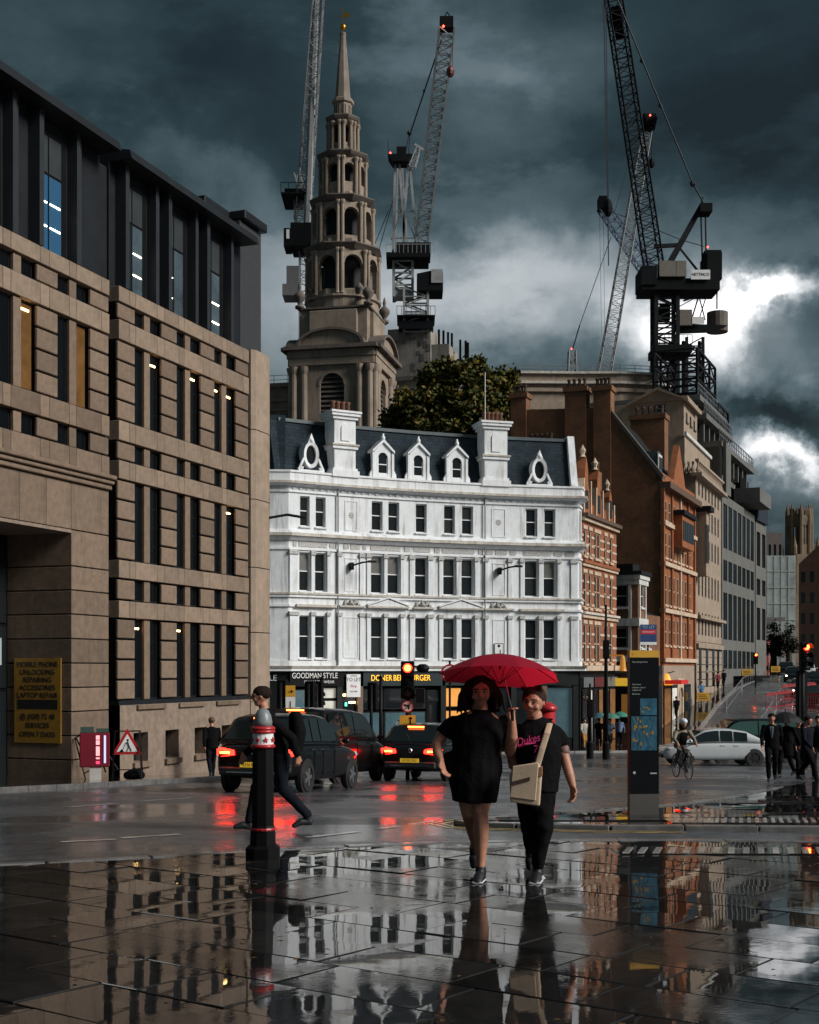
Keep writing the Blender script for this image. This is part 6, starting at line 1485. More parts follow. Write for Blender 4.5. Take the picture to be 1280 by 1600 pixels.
    # wheels
    for fx_, nm in ((xt + wheelx[0] * L * .62, 0), (xn - wheelx[1] * L * .62, 1)):
        for s in (-1, 1):
            a = MB(); a.lathe([(wr * 1.16, -.05), (wr * 1.16, .02)], 24); arch = a.build('wheel_arch', M_plastic, r, loc=(fx_, s * (hw - .035), wr)); arch.rotation_euler = (R(90) * -s, 0, 0)
            t = MB(); t.lathe([(wr * .62, -.10), (wr * .94, -.10), (wr, -.06), (wr, .06), (wr * .94, .10), (wr * .66, .10), (wr * .62, .06)], 24); ty = t.build('wheel', M_tyre, r, loc=(fx_, s * (hw - .085), wr), smooth=False); ty.rotation_euler = (R(90) * -s, 0, 0)
            q = MB(); q.lathe([(wr * .64, .02), (wr * .64, .05), (wr * .58, .06)], 24); q.lathe([(.07, .05), (.07, .09)], 10)
            for k in range(5): an = k * 2 * math.pi / 5; q.bar((0.03 * math.cos(an), .03 * math.sin(an), .075), (wr * .6 * math.cos(an), wr * .6 * math.sin(an), .07), .07, .03)
            q.build('rim', rim or M_rim, ty)
    # tail
    rz_ = rear_z or belt * .80
    for s in (-1, 1):
        m = MB()
        if tail == 'wrap': m.prism([(.46, -.05), (.80, -.09), (.98, -.05), (1.0, .06), (.8, .10), (.48, .05)], 0, 1, lambda a, z, c: (xt + (-.035 + c * .06) + max(0, a - .72) * .62, s * a * hw * .955, rz_ + z))
        else: m.prism([(.84, -.32), (.96, -.3), (.97, .3), (.86, .32)], 0, 1, lambda a, z, c: (xt - .02 + c * .06 + max(0, a - .8) * .3, s * a * hw * .95, rz_ + z))
        tl_ = m.build('tail_lamp', M_tail if lit is True else M_taildim, r)
        if lit is True and tail == 'wrap':
            m = MB(); m.box(xt - .045, xt - .02, min(s * .55, s * .78) * hw, max(s * .55, s * .78) * hw, rz_ - .03, rz_ + .02); m.build('lamp_core', M_tailhot, tl_)
    m = MB(); m.tube([(cab[0][0] + .02, 0, cab[0][1] + .02), ((cab[0][0] + cab[1][0]) / 2 - .02, .22, (cab[0][1] + cab[1][1]) / 2 + .02)], .012, 5); m.build('rear_wiper', M_plastic, r)
    m = MB(); m.lathe([(.06, 0), (.05, .012)], 14); bd = m.build('badge', M_chrome, r, loc=(xt - .0, 0, rz_ + .02)); bd.rotation_euler = (0, R(-90), 0)
    if lit:
        (xa_, za), (xb_, zb) = cab[0], cab[1]; m = MB(); m.box(xb_ - .14, xb_ - .04, -.22, .22, zb - .045, zb - .01); m.build('high_brake_lamp', M_tailhot, r)
    m = MB(); m.box(xt - .05, xt + .08, -hw * .80, hw * .80, .34, .52); m.build('rear_bumper', M_plastic, r, bevel=.03)
    m = MB(); m.box(xt - .065, xt - .052, -hw * .6, hw * .6, .40, .425); m.build('bumper_strip', M_chrome, r)
    m = MB(); m.box(xt - .045, xt - .02, -.26, .26, rz_ - .30, rz_ - .19); pl = m.build('number_plate', M_plateY, r)
    if plate: text(plate, .10, M_ink, pl, (xt - .047, 0, rz_ - .245), (R(90), 0, R(-90)), sx=.85, extrude=.001)
    m = MB(); m.box(xn - .10, xn + .01, -hw * .66, hw * .66, .34, .50); m.build('front_bumper', M_plastic, r, bevel=.03)
    for s in (-1, 1):
        m = MB(); m.ball((xn - .30, s * hw * .80, hb * .82), .11, 10, 6, sx=1.7, sy=.8, sz=.7); m.build('headlamp', mat('clear_headlamp', (.4, .42, .42), .1, var=0, spec=.8), r, smooth=True)
        m = MB(); m.ball((cab[-1][0] - .35, s * (hw + .09), belt + .07), .10, 8, 6, sx=.7, sy=1, sz=.7); m.build('mirror', paint, r, smooth=True)
        for k in (1, 2): y_, z_ = hw * .985, belt - .12; m = MB(); m.box(splits[k + 0] + .02 - .22, splits[k + 0] + .0, s * y_ - .012, s * y_ + .012, z_ - .015, z_ + .015); m.build('door_handle', M_chrome if paint != M_carwhite else paint, r)
        if rails: m = MB(); z_ = interp(cab, (xa + xb) / 2); m.tube([(xa + .05, s * hw * .72, interp(cab, xa + .05) - .0), (xa + .3, s * hw * .73, z_ + .05), (xb - .3, s * hw * .73, z_ + .05), (xb, s * hw * .72, interp(cab, xb))], .022, 6); m.build('roof_rail', M_chrome, r)
    return r
CAB_HATCH = lambda b, H: [(.03, b + .0), (.15, H - .09), (.27, H - .01), (.40, H), (.51, H - .04), (.72, b + .0)]
CAB_MPV = lambda b, H: [(.02, b), (.07, H - .05), (.2, H), (.5, H), (.66, H - .05), (.84, b)]
CAB_FAST = lambda b, H: [(.05, b - .0), (.24, H - .12), (.40, H - .01), (.52, H), (.62, H - .06), (.84, b - .05)]
make_car('estate_car', 'black estate car with lit brake lamps waiting behind the bollard', (-2.60, 28.4), 18, 4.25, 1.86, 1.66, 1.02, CAB_HATCH(1.02, 1.66), lit=True, plate='LF16 KHO', group='cars queuing at the lights')
make_car('people_carrier', 'tall black people carrier half hidden between the estate car and the compact SUV', (-2.25, 34.4), 18, 4.9, 1.95, 1.93, 1.14, CAB_MPV(1.14, 1.93), lit='high', rim=M_rimd, wr=.35, plate='LR65 VKY', tail='tall', rear_z=1.15, group='cars queuing at the lights', cat='van', hood=1.12)
make_car('small_suv', 'dark compact SUV with roof rails and yellow plate, stopped below the traffic light', (.60, 36.2), 17, 4.12, 1.80, 1.58, 1.0, CAB_HATCH(1.0, 1.58), paint=M_cardark, lit=True, rails=True, plate='GY20 CVU', group='cars queuing at the lights')
make_car('saloon_car', 'silver white hatchback crossing in side view behind the cyclist', (12.35, 52.0), -92, 4.5, 1.76, 1.50, .96, CAB_FAST(.96, 1.50), paint=M_carwhite, lit=False, rim=M_rimd, hood=.86)
make_car('taxi', 'long black people carrier with greenish windows behind the white hatchback', (15.0, 57.0), -98, 4.9, 1.9, 1.95, 1.18, CAB_MPV(1.18, 1.95), lit=False, tail='tall', rear_z=1.3, rim=M_rimd, glass=M_carglassg, cat='van', hood=1.15)
for i, (px, d, hd, p, lab) in enumerate(((1275, 118, 196, M_carblack, 'dark car coming down the far street, nearest of the queue'), (1240, 128, 198, M_carblack, 'dark car in the middle of the far street queue'), (1262, 140, 198, M_carwhite, 'pale car high in the far street queue'), (1228, 152, 199, M_carblack, 'dark car furthest up the far street'), (1268, 104, 196, M_carblack, 'dark car low in the far street queue, behind the red barriers'), (1252, 110, 197, M_cardark, 'charcoal car just above the red barriers'))):
    c = make_car('car', lab, (xat(px, d), d), hd, 4.3, 1.78, 1.5, .96, CAB_HATCH(.96, 1.5), paint=p, lit=False, group='cars up the far street')
    for s in (-1, 1): m = MB(); m.ball((2.12, s * .62, .68), .07, 8, 6); m.build('lit_headlamp', M_lamp_white, c)
# red double-decker bus far up the street
d = 185; p = at(1184, 0, d); bus = empty('bus', (p.x, d, G(d)), R(-20), 'red double-decker bus far up the street', 'bus')
m = MB(); m.box(-1.25, 1.25, -5, 5, .35, 4.3); m.build('body', M_red, bus, bevel=.15)
m = MB(); m.box(-1.1, 1.1, -5.04, -5.005, 1.3, 2.3); m.box(-1.1, 1.1, -5.04, -5.005, 3.0, 4.0); m.build('rear_window', M_glass, bus)
m = MB(); m.box(-.8, .8, -5.06, -5.045, 2.35, 2.9); m.build('advert_panel', M_whitepaint, bus)
for x in (-1, 1):
    m = MB(); m.box(x - .12, x + .12, -5.06, -5.01, .9, 1.2); m.build('tail_lamp', M_tail, bus)
    for y in (-3.2, 3.2): m = MB(); m.lathe([(.5, -.14), (.5, .14)], 16); o = m.build('wheel', M_tyre, bus, loc=(x * 1.15, y, .5)); o.rotation_euler = (0, R(90), 0)
# ------------------------------------------------------------------ people: local frame faces -y, x to the viewer's right, feet at z = 0
M_skin = mat('skin', (.44, .205, .13), .5, var=.22, scale=22, spec=.35, bump=.12, bscale=120)
M_skin2 = mat('skin_warm', (.42, .205, .135), .5, var=.22, scale=22, spec=.35, bump=.12, bscale=120)
M_cblack = mat('black_cotton', (.0055, .0055, .006), .9, var=.3, scale=25, bump=.4, bscale=60, spec=.08)
M_cnavy = mat('navy_cloth', (.008, .010, .015), .9, var=.2, spec=.08)
M_hair = mat('dark_brown_hair', (.018, .010, .007), .65, var=.5, scale=40, bump=.9, bscale=90, spec=.15)
M_hair2 = mat('reddish_brown_hair', (.04, .019, .011), .65, var=.5, scale=40, bump=.9, bscale=90, spec=.15)
M_shoe = mat('black_trainer', (.012, .013, .016), .5, var=.2)
M_sole = mat('white_sole', (.55, .56, .58), .6, var=.1)
def egg(mb, path, radii, uref=(1, 0, 0), n=14, flat=False):
    """tapering limb with elliptical sections; radii: (along uref, across)"""
    path = [Vector(p) for p in path]; rings = []; uref = Vector(uref)
    for i, p in enumerate(path):
        d = (path[min(i + 1, len(path) - 1)] - path[max(i - 1, 0)]).normalized()
        u = uref - d * uref.dot(d)
        if u.length < .05: u = Vector((0, 1, 0)) - d * d.y
        u.normalize(); v = d.cross(u); a, b = radii[i] if isinstance(radii[i], tuple) else (radii[i], radii[i])
        rings.append([p + u * a * math.cos(2 * math.pi * k / n) + v * b * math.sin(2 * math.pi * k / n) for k in range(n)])
    # rounded ends
    d0 = (path[0] - path[1]).normalized(); r0 = min(radii[0]) if isinstance(radii[0], tuple) else radii[0]
    c0 = path[0]; first = [c0 + (q - c0) * .6 + d0 * r0 * .5 for q in rings[0]]
    d1 = (path[-1] - path[-2]).normalized(); r1 = min(radii[-1]) if isinstance(radii[-1], tuple) else radii[-1]
    c1 = path[-1]; last = [c1 + (q - c1) * .6 + d1 * r1 * .5 for q in rings[-1]]
    mb.loft([first] + rings + ([] if flat else [last]))
from mathutils import noise as mnoise
def skin_over(mb, name, mat_, parent, voxel, smooth=4, loc=None):
    """one continuous surface over overlapping limb volumes"""
    me = bpy.data.meshes.new(name); me.from_pydata(mb.v, [], mb.f)
    bm = bmesh.new(); bm.from_mesh(me); bmesh.ops.recalc_face_normals(bm, faces=bm.faces); bm.to_mesh(me); bm.free()
    t = bpy.data.objects.new('t', me)
    r_ = t.modifiers.new('r', 'REMESH'); r_.mode = 'VOXEL'; r_.voxel_size = voxel
    s_ = t.modifiers.new('s', 'SMOOTH'); s_.factor = .5; s_.iterations = smooth
    out = evaluated_mesh(t); bpy.data.meshes.remove(me)
    out.name = name; out.materials.clear(); out.materials.append(mat_)
    if name in ('dress', 't_shirt', 'trousers', 'jacket', 'coat'):     # cloth creases
        for v in out.vertices:
            q = v.co; f = mnoise.noise(Vector((q.x * 9 + q.z * 5, q.y * 9, q.z * 7 - q.x * 4))) * .009 + mnoise.noise(Vector((q.x * 22, q.y * 22, q.z * 14))) * .004
            v.co += v.normal * f
    for p in out.polygons: p.use_smooth = True
    return put(name, out, parent, loc)
def hand(mb, wrist, d, side, grip=0.0, s=1.0, nrm=(0, -1, 0)):
    """palm, four bent fingers of different lengths and a thumb; d: pointing direction, side: +1/-1 which side the thumb leaves"""
    w = Vector(wrist); d = Vector(d).normalized(); n = Vector(nrm); n = (n - d * n.dot(d)).normalized(); a = d.cross(n) * side
    egg(mb, [w - d * .03 * s, w + d * .02 * s, w + d * .085 * s], [(.026 * s, .024 * s), (.036 * s, .018 * s), (.040 * s, .015 * s)], uref=a, n=10)
    for k, (o, L) in enumerate(((.030, .070), (.010, .080), (-.010, .074), (-.030, .058))):
        b = w + d * .08 * s + a * o * s; p = [b]; dd = d.copy()
        for j in range(3):
            ang = grip * .95 + .18; dd = (dd * math.cos(ang) + n * math.sin(ang)).normalized(); p.append(p[-1] + dd * L * s * (.45, .32, .25)[j])
        egg(mb, p, [.0095 * s, .009 * s, .0085 * s, .007 * s], n=8)
    b = w + d * .02 * s + a * .03 * s; d1 = (d * .7 + a * .7 + n * .3).normalized(); p1 = b + d1 * .04 * s; p2 = p1 + (d * .8 + n * (.3 + grip) - a * grip * .5).normalized() * .032 * s
    egg(mb, [b, p1, p2], [.014 * s, .011 * s, .009 * s], n=8)
def head_face(root, c, s, yaw, mskin, body, hairless=False, mouth=True):
    """skull, jaw, nose, ears into the body volume; eyes, brows and lips as small parts. c: centre of head, s: half height"""
    c = Vector(c); Rz = Matrix.Rotation(yaw, 3, 'Z'); P = lambda x, y, z: c + Rz @ Vector((x * s, y * s, z * s))
    body.ball(P(0, .06, .18), s * .82, 16, 12, sx=.86, sy=1.0, sz=.98); 
    egg(body, [P(0, -.12, .1), P(0, -.20, -.35), P(0, -.28, -.82)], [(s * .60, s * .60), (s * .52, s * .54), (s * .26, s * .24)], n=14)
    egg(body, [P(0, -.76, .16), P(0, -.93, -.14), P(0, -.80, -.22)], [(s * .07, s * .08), (s * .12, s * .11), (s * .14, s * .06)], n=8)   # nose
    for e in (-1, 1):
        egg(body, [P(e * .72, .05, .16), P(e * .76, .06, -.12)], [(s * .06, s * .14), (s * .05, s * .10)], n=8)      # ears
        egg(body, [P(e * .1, -.66, .28), P(e * .5, -.58, .24)], [(s * .10, s * .12), (s * .08, s * .10)], n=8)          # brow ridge
        egg(body, [P(e * .34, -.52, -.2), P(e * .42, -.46, -.3)], [s * .2, s * .18], n=8)                             # cheeks
    def parts():
        for e in (-1, 1):
            m = MB(); m.ball(P(e * .30, -.69, .10), s * .085, 8, 6, sz=.7); m.build('eye', mat('dark_eye', (.02, .015, .012), .3, var=0), root, smooth=True)
            m = MB(); egg(m, [P(e * .14, -.80, .27), P(e * .30, -.80, .30), P(e * .48, -.70, .25)], [s * .035, s * .04, s * .025], n=6); m.build('eyebrow', M_hair, root)
        m = MB(); egg(m, [P(-.22, -.76, -.48), P(0, -.84, -.46), P(.22, -.76, -.48)], [s * .03, s * .05, s * .03], n=6); m.build('lips', mat('lips', (.22, .07, .06), .5, var=0), root, smooth=True)
    return parts
def shoe(mb, ankle, toe, w=.046):
    a, t = Vector(ankle), Vector(toe); egg(mb, [a + Vector((0, 0, .02)), a - Vector((0, 0, .04))], [w * .95, w], n=10)
    back = a + (a - t).normalized() * .045; mid = (a + t) / 2
    egg(mb, [Vector((back.x, back.y, max(t.z, a.z - .07))), Vector((mid.x, mid.y, (a.z + t.z) / 2 - .01)), t], [(w * .85, .045), (w, .045), (w * .85, .028)], uref=(a - t).cross(Vector((0, 0, 1))), n=10)

# --- the two women under the red umbrella
u = 10.4 / FPX
def foot_root(name, px, d, label, cat='person', rz=0): return empty(name, (xat(px, d), d, G(d) + .054), rz, label, cat)
w1 = foot_root('person', 748, 10.4, 'person in a short black dress and trainers holding the red umbrella')
X = lambda px: (px - 748) * u
Z = lambda py: (1385 - py) * u
b = MB()
fa = head_face(w1, (X(751), -.03, Z(1092)), .122, R(-6), M_skin, b)
egg(b, [(X(751), .03, Z(1108)), (X(750), .03, Z(1128))], [(.062, .062), (.075, .07)])
egg(b, [(X(748), .03, Z(1132)), (X(747), .02, Z(1165)), (X(745), .03, Z(1205)), (X(744), .03, Z(1235))], [(.19, .11), (.20, .15), (.20, .16), (.18, .15)])
egg(b, [(X(705), .03, Z(1140)), (X(690), .05, Z(1160)), (X(683), .04, Z(1172)), (X(684), -.03, Z(1186)), (X(688), -.07, Z(1197))], [.046, .050, .046, .042, .030])   # arm at the photo's left
hand(b, (X(689), -.08, Z(1198)), (.25, -.15, -1), 1, grip=.35, nrm=(.8, -.6, 0))
egg(b, [(X(790), .03, Z(1140)), (X(799), -.0, Z(1160)), (X(797), -.03, Z(1182)), (X(798), -.14, Z(1158)), (X(797), -.19, Z(1132))], [.046, .050, .050, .046, .031])  # raised arm
hand(b, (X(797), -.19, Z(1131)), (-.1, -.1, 1), -1, grip=1.25, nrm=(.55, -.85, 0))
egg(b, [(X(757), .02, Z(1240)), (X(750), -.06, Z(1276)), (X(752), -.03, Z(1312)), (X(751), -.02, Z(1356)), (X(751), -.02, Z(1368))], [(.092, .09), (.066, .066), (.062, .068), (.038, .042), (.038, .04)])
egg(b, [(X(728), .04, Z(1240)), (X(733), .0, Z(1278)), (X(741), .22, Z(1310)), (X(746), .40, Z(1335)), (X(746), .46, Z(1345))], [(.09, .09), (.066, .066), (.056, .06), (.038, .04), (.036, .036)])
skin_over(b, 'body', M_skin, w1, .0075, 3); fa()
b = MB()
egg(b, [(X(750), .03, Z(1120)), (X(750), .03, Z(1125)), (X(749), .03, Z(1132)), (X(747), .01, Z(1155)), (X(745), .02, Z(1182)), (X(743), .03, Z(1210)), (X(742), .03, Z(1236)), (X(741), .03, Z(1262))], [(.075, .075), (.13, .10), (.205, .12), (.212, .17), (.196, .17), (.222, .18), (.208, .175), (.182, .17)], flat=True)
egg(b, [(X(714), .03, Z(1135)), (X(703), .04, Z(1144)), (X(693), .05, Z(1157))], [.060, .070, .072], flat=True); egg(b, [(X(783), .03, Z(1135)), (X(795), .01, Z(1146)), (X(800), -.0, Z(1160))], [.062, .074, .072], flat=True)
egg(b, [(X(698), .02, Z(1208)), (X(708), .03, Z(1196))], [(.05, .07), (.09, .1)])
dr_ = skin_over(b, 'dress', M_cblack, w1, .012, 4)
b = MB(); hc = Vector((X(751), -.03, Z(1092)))
b.ball(hc + Vector((0, .04, .035)), .122, 14, 10, sx=.92, sy=1.0, sz=.95)
rs = random.Random(9)
for k in range(90):
    a = math.pi * (k / 89) * 1.36 - .18 * math.pi; top = hc + Vector((.10 * math.cos(a), .02 + .07 * math.sin(a), .09)); sp = rs.uniform(.8, 1.25)
    if math.sin(a) < -.25: continue
    p = [hc + Vector((.04 * math.cos(a), -.03 + .04 * math.sin(a), .125)), top, hc + Vector((.135 * math.cos(a) * sp, .02 + .09 * math.sin(a) * sp, -.02)), hc + Vector((.16 * math.cos(a) * sp + rs.uniform(-.02, .02), .03 + .11 * math.sin(a), -.08 - rs.uniform(0, .09)))]
    egg(b, p, [.014, .022, .018, .007], n=6)
skin_over(b, 'hair', M_hair, w1, .008, 1)
for an, to in (((X(751), -.02, Z(1366)), (X(744), -.16, Z(1383))), ((X(746), .47, Z(1346)), (X(744), .46, Z(1377)))):
    b = MB(); shoe(b, an, to); s_ = skin_over(b, 'shoe', M_shoe, w1, .010, 3)
    if to[1] < 0: b = MB(); egg(b, [(an[0], an[1] + .05, .012), (to[0], to[1] - .01, .010)], [(.052, .012), (.046, .010)]); b.build('sole', M_sole, s_)

w2 = foot_root('person', 838, 10.4, 'person in black T-shirt with pink script and trousers, short hair, under the umbrella')
X = lambda px: (px - 838) * u
Z = lambda py: (1384 - py) * u
b = MB()
fa = head_face(w2, (X(833), -.03, Z(1107)), .120, R(-24), M_skin2, b)
egg(b, [(X(836), .03, Z(1122)), (X(838), .04, Z(1142))], [(.058, .058), (.07, .065)])
egg(b, [(X(840), .04, Z(1148)), (X(841), .03, Z(1180)), (X(840), .03, Z(1220)), (X(838), .03, Z(1245))], [(.165, .10), (.17, .13), (.165, .13), (.16, .13)])
egg(b, [(X(870), .04, Z(1156)), (X(880), .05, Z(1180)), (X(884), .03, Z(1195)), (X(890), -.02, Z(1220)), (X(894), -.05, Z(1236))], [.042, .048, .044, .040, .029])
hand(b, (X(894), -.05, Z(1236)), (.05, -.1, -1), -1, grip=.45, nrm=(-.85, -.5, 0))
egg(b, [(X(810), .06, Z(1158)), (X(800), .10, Z(1180)), (X(803), .04, Z(1205)), (X(812), -.06, Z(1215))], [.055, .048, .042, .032])
egg(b, [(X(851), .02, Z(1252)), (X(846), -.06, Z(1300)), (X(840), -.02, Z(1360))], [.07, .06, .04])
skin_over(b, 'body', M_skin2, w2, .0075, 3); fa()
b = MB()
egg(b, [(X(837), .04, Z(1131)), (X(838), .04, Z(1137)), (X(839), .04, Z(1146)), (X(841), .01, Z(1170)), (X(842), .01, Z(1205)), (X(840), .02, Z(1228)), (X(839), .02, Z(1244))], [(.07, .07), (.12, .09), (.178, .11), (.190, .155), (.180, .15), (.182, .155), (.180, .155)], flat=True)
egg(b, [(X(864), .04, Z(1149)), (X(874), .05, Z(1160)), (X(881), .05, Z(1174))], [.058, .068, .068], flat=True); egg(b, [(X(812), .05, Z(1149)), (X(803), .08, Z(1165)), (X(801), .10, Z(1174))], [.072, .07, .066])
tee = skin_over(b, 't_shirt', M_cblack, w2, .011, 4)
b = MB()
egg(b, [(X(838), .02, Z(1228)), (X(837), .02, Z(1250)), (X(838), .02, Z(1268))], [(.165, .14), (.17, .15), (.14, .14)])
egg(b, [(X(850), .01, Z(1255)), (X(848), -.07, Z(1300)), (X(843), -.04, Z(1335)), (X(840), -.03, Z(1362))], [(.095, .10), (.078, .08), (.066, .07), (.054, .058)])
egg(b, [(X(824), .04, Z(1255)), (X(829), .04, Z(1298)), (X(834), .24, Z(1326)), (X(837), .42, Z(1345))], [(.095, .10), (.08, .082), (.065, .07), (.052, .055)])
skin_over(b, 'trousers', M_cblack, w2, .012, 4)
M_pink = mat('pink_print', (.55, .03, .16), .6, var=.1)
def on_chest(s, size, x, z, sh, sx=1): return text(s, size, M_pink, tee, (x, -.152, z), (R(86), 0, 0), extrude=.006, shear=sh, sx=sx)
t_ = on_chest('Dukes', .088, X(822), Z(1163), .35, .85); t_.rotation_euler = (R(88), R(-14), 0); on_chest('79', .085, X(838), Z(1177), .1)
b = MB(); egg(b, [(X(808), -.135, Z(1174)), (X(818), -.158, Z(1169)), (X(834), -.16, Z(1167))], [.007, .009, .004], n=6); b.build('print_swash', M_pink, tee)
b = MB(); hc = Vector((X(833), -.03, Z(1107))); b.ball(hc + Vector((.01, .035, .045)), .118, 14, 10, sx=.88, sy=1.0, sz=.80)
for k in range(26):
    a = rs.uniform(-1.2, 1.2); egg(b, [hc + Vector((.07 * math.sin(a), -.02 + rs.uniform(-.03, .05), .11)), hc + Vector((.09 * math.sin(a) - .02, -.07 + rs.uniform(0, .05), .126 + rs.uniform(-.012, .012)))], [.02, .010], n=6)
skin_over(b, 'hair', M_hair2, w2, .009, 2)
for an, to in (((X(840), -.03, Z(1365)), (X(832), -.18, Z(1382))), ((X(837), .43, Z(1348)), (X(835), .43, Z(1378)))):
    b = MB(); shoe(b, an, to, .048); s_ = skin_over(b, 'shoe', M_shoe, w2, .010, 3)
    if to[1] < 0:
        b = MB(); egg(b, [(an[0], an[1] + .05, .012), (to[0], to[1] - .01, .010)], [(.056, .013), (.050, .011)]); b.build('sole', M_sole, s_)
        b = MB(); egg(b, [(an[0] + .03, an[1] - .05, .05), (an[0] + .035, an[1] - .09, .035)], [(.012, .004), (.02, .004)]); b.build('shoe_stripe', M_sole, s_)
# tattoo on the upper arm
b = MB(); egg(b, [(X(880.5), .049, Z(1177)), (X(883), .046, Z(1186))], [.0515, .0495], n=14); b.build('tattoo', mat('tattooed_skin', (.16, .09, .07), .6, var=.7, scale=60), w2, smooth=True)
# cream messenger bag on her hip
bag = empty('shoulder_bag', w2.location + Vector((X(819), -.22, Z(1262))), R(-8), 'cream canvas messenger bag hanging from the shorter-haired person', 'bag')
M_canvas = mat('cream_canvas', (.50, .38, .27), .9, var=.14, scale=5, bump=.15, bscale=90)
b = MB(); b.prism([(-.125, .03), (.105, .0), (.125, .28), (.09, .345), (-.105, .31), (-.135, .24)], -.06, .05, lambda x, z, y: (x, y, z)); bb = b.build('body', M_canvas, bag, bevel=.018, seg=3)
b = MB(); b.prism([(-.128, .07), (.075, .045), (.10, .345), (-.105, .318)], -.072, -.058, lambda x, z, y: (x, y, z)); b.build('flap', M_canvas, bag, bevel=.005)
b = MB(); b.prism([(-.11, .165), (.03, .205), (.03, .235), (-.11, .195)], -.079, -.071, lambda x, z, y: (x, y, z)); b.build('label_patch', mat('brown_leather', (.06, .03, .02), .7), bag)
b = MB(); b.box(.075, .125, -.066, .05, .24, .31); b.build('side_tab', mat('tan_leather', (.30, .15, .07), .7), bag)
b = MB(); o_ = -bag.location + w2.location
def rel(p): return Matrix.Rotation(R(8), 3, 'Z') @ (Vector(p) + o_)
pth = [rel(p) for p in ((X(836), -.20, Z(1202)), (X(844), -.185, Z(1175)), (X(852), -.15, Z(1152)), (X(858), -.06, Z(1138)), (X(860), .05, Z(1138)), (X(858), .16, Z(1165)))]
egg(b, pth, [(.024, .004)] * 6, uref=(1, 0, 0), n=8); b.build('strap', M_canvas, bag)

# red folding umbrella
um = empty('umbrella', (xat(781, 10.25), 10.25, zat(1046, 10.25)), 0, 'open red folding umbrella held over the two people in black', 'umbrella')
mr = bpy.data.materials.new('wet_red_nylon'); mr.use_nodes = True; N, Lk = mr.node_tree.nodes, mr.node_tree.links
pb = N['Principled BSDF']; pb.inputs['Base Color'].default_value = (.45, .012, .04, 1); pb.inputs['Roughness'].default_value = .45
tr_ = N.new('ShaderNodeBsdfTranslucent'); tr_.inputs[0].default_value = (.9, .02, .05, 1); mx = N.new('ShaderNodeMixShader'); mx.inputs[0].default_value = .45
Lk.new(pb.outputs[0], mx.inputs[1]); Lk.new(tr_.outputs[0], mx.inputs[2]); Lk.new(mx.outputs[0], N['Material Output'].inputs[0])
nz_ = N.new('ShaderNodeTexNoise'); nz_.inputs['Scale'].default_value = 70; bp_ = N.new('ShaderNodeBump'); bp_.inputs['Strength'].default_value = .5; bp_.inputs['Distance'].default_value = .004; Lk.new(nz_.outputs[0], bp_.inputs['Height']); Lk.new(bp_.outputs[0], pb.inputs['Normal'])
NR, Ru, Hu = 8, .50, .185
TU = Matrix.Rotation(R(-11), 3, 'X') @ Matrix.Rotation(R(2), 3, 'Y')
def cano(a, t):
    """canopy point: angle a in rib units, t from crown to rim; panels sag between the ribs"""
    k = a - math.floor(a); sag = 1 - .075 * t * math.sin(math.pi * k); rr = Ru * t * (math.cos(math.pi / NR) / math.cos((k - .5) * 2 * math.pi / NR) * .35 + .65)
    z = Hu * (1 - t ** 1.9) - .10 * 0; z -= .012 * t * math.sin(math.pi * k) * -1
    an = 2 * math.pi * (a + .3) / NR; return TU @ Vector((rr * sag * math.cos(an), rr * sag * math.sin(an), z - .07))
for k in range(NR):
    m = MB(); n1, n2 = 6, 9
    for i in range(n1):
        for j in range(n2): m.quad(cano(k + i / n1 * .9999, j / n2), cano(k + (i + 1) / n1 * .9999, j / n2), cano(k + (i + 1) / n1 * .9999, (j + 1) / n2), cano(k + i / n1 * .9999, (j + 1) / n2))
    m.build('panel', mr, um, smooth=True)
    m = MB(); m.tube([cano(k, j / 8) - TU @ Vector((0, 0, .008)) for j in range(9)], .003, 5); rb = m.build('rib', M_black, um)
    m = MB(); m.tube([cano(k, .45) - TU @ Vector((0, 0, .01)), TU @ Vector((0, 0, -.12))], .0025, 5); m.build('strut', M_black, rb)
m = MB(); m.tube([TU @ Vector((0, 0, .16)), TU @ Vector((0, 0, .0))], [.004, .007], 6); m.build('tip', M_black, um)
hnd = Vector((w1.location.x + (797 - 748) * u, 10.4 - .24, w1.location.z + (1385 - 1120) * u)) - um.location
m = MB(); m.tube([TU @ Vector((0, 0, .1)), hnd + Vector((-.004, .0, .02)), hnd + Vector((0, 0, -.05))], .006, 8); m.build('shaft', M_chrome, um)
m = MB(); m.tube([hnd + Vector((-.003, 0, .035)), hnd + Vector((.002, 0, -.07))], .013, 8); m.build('handle', M_black, um)

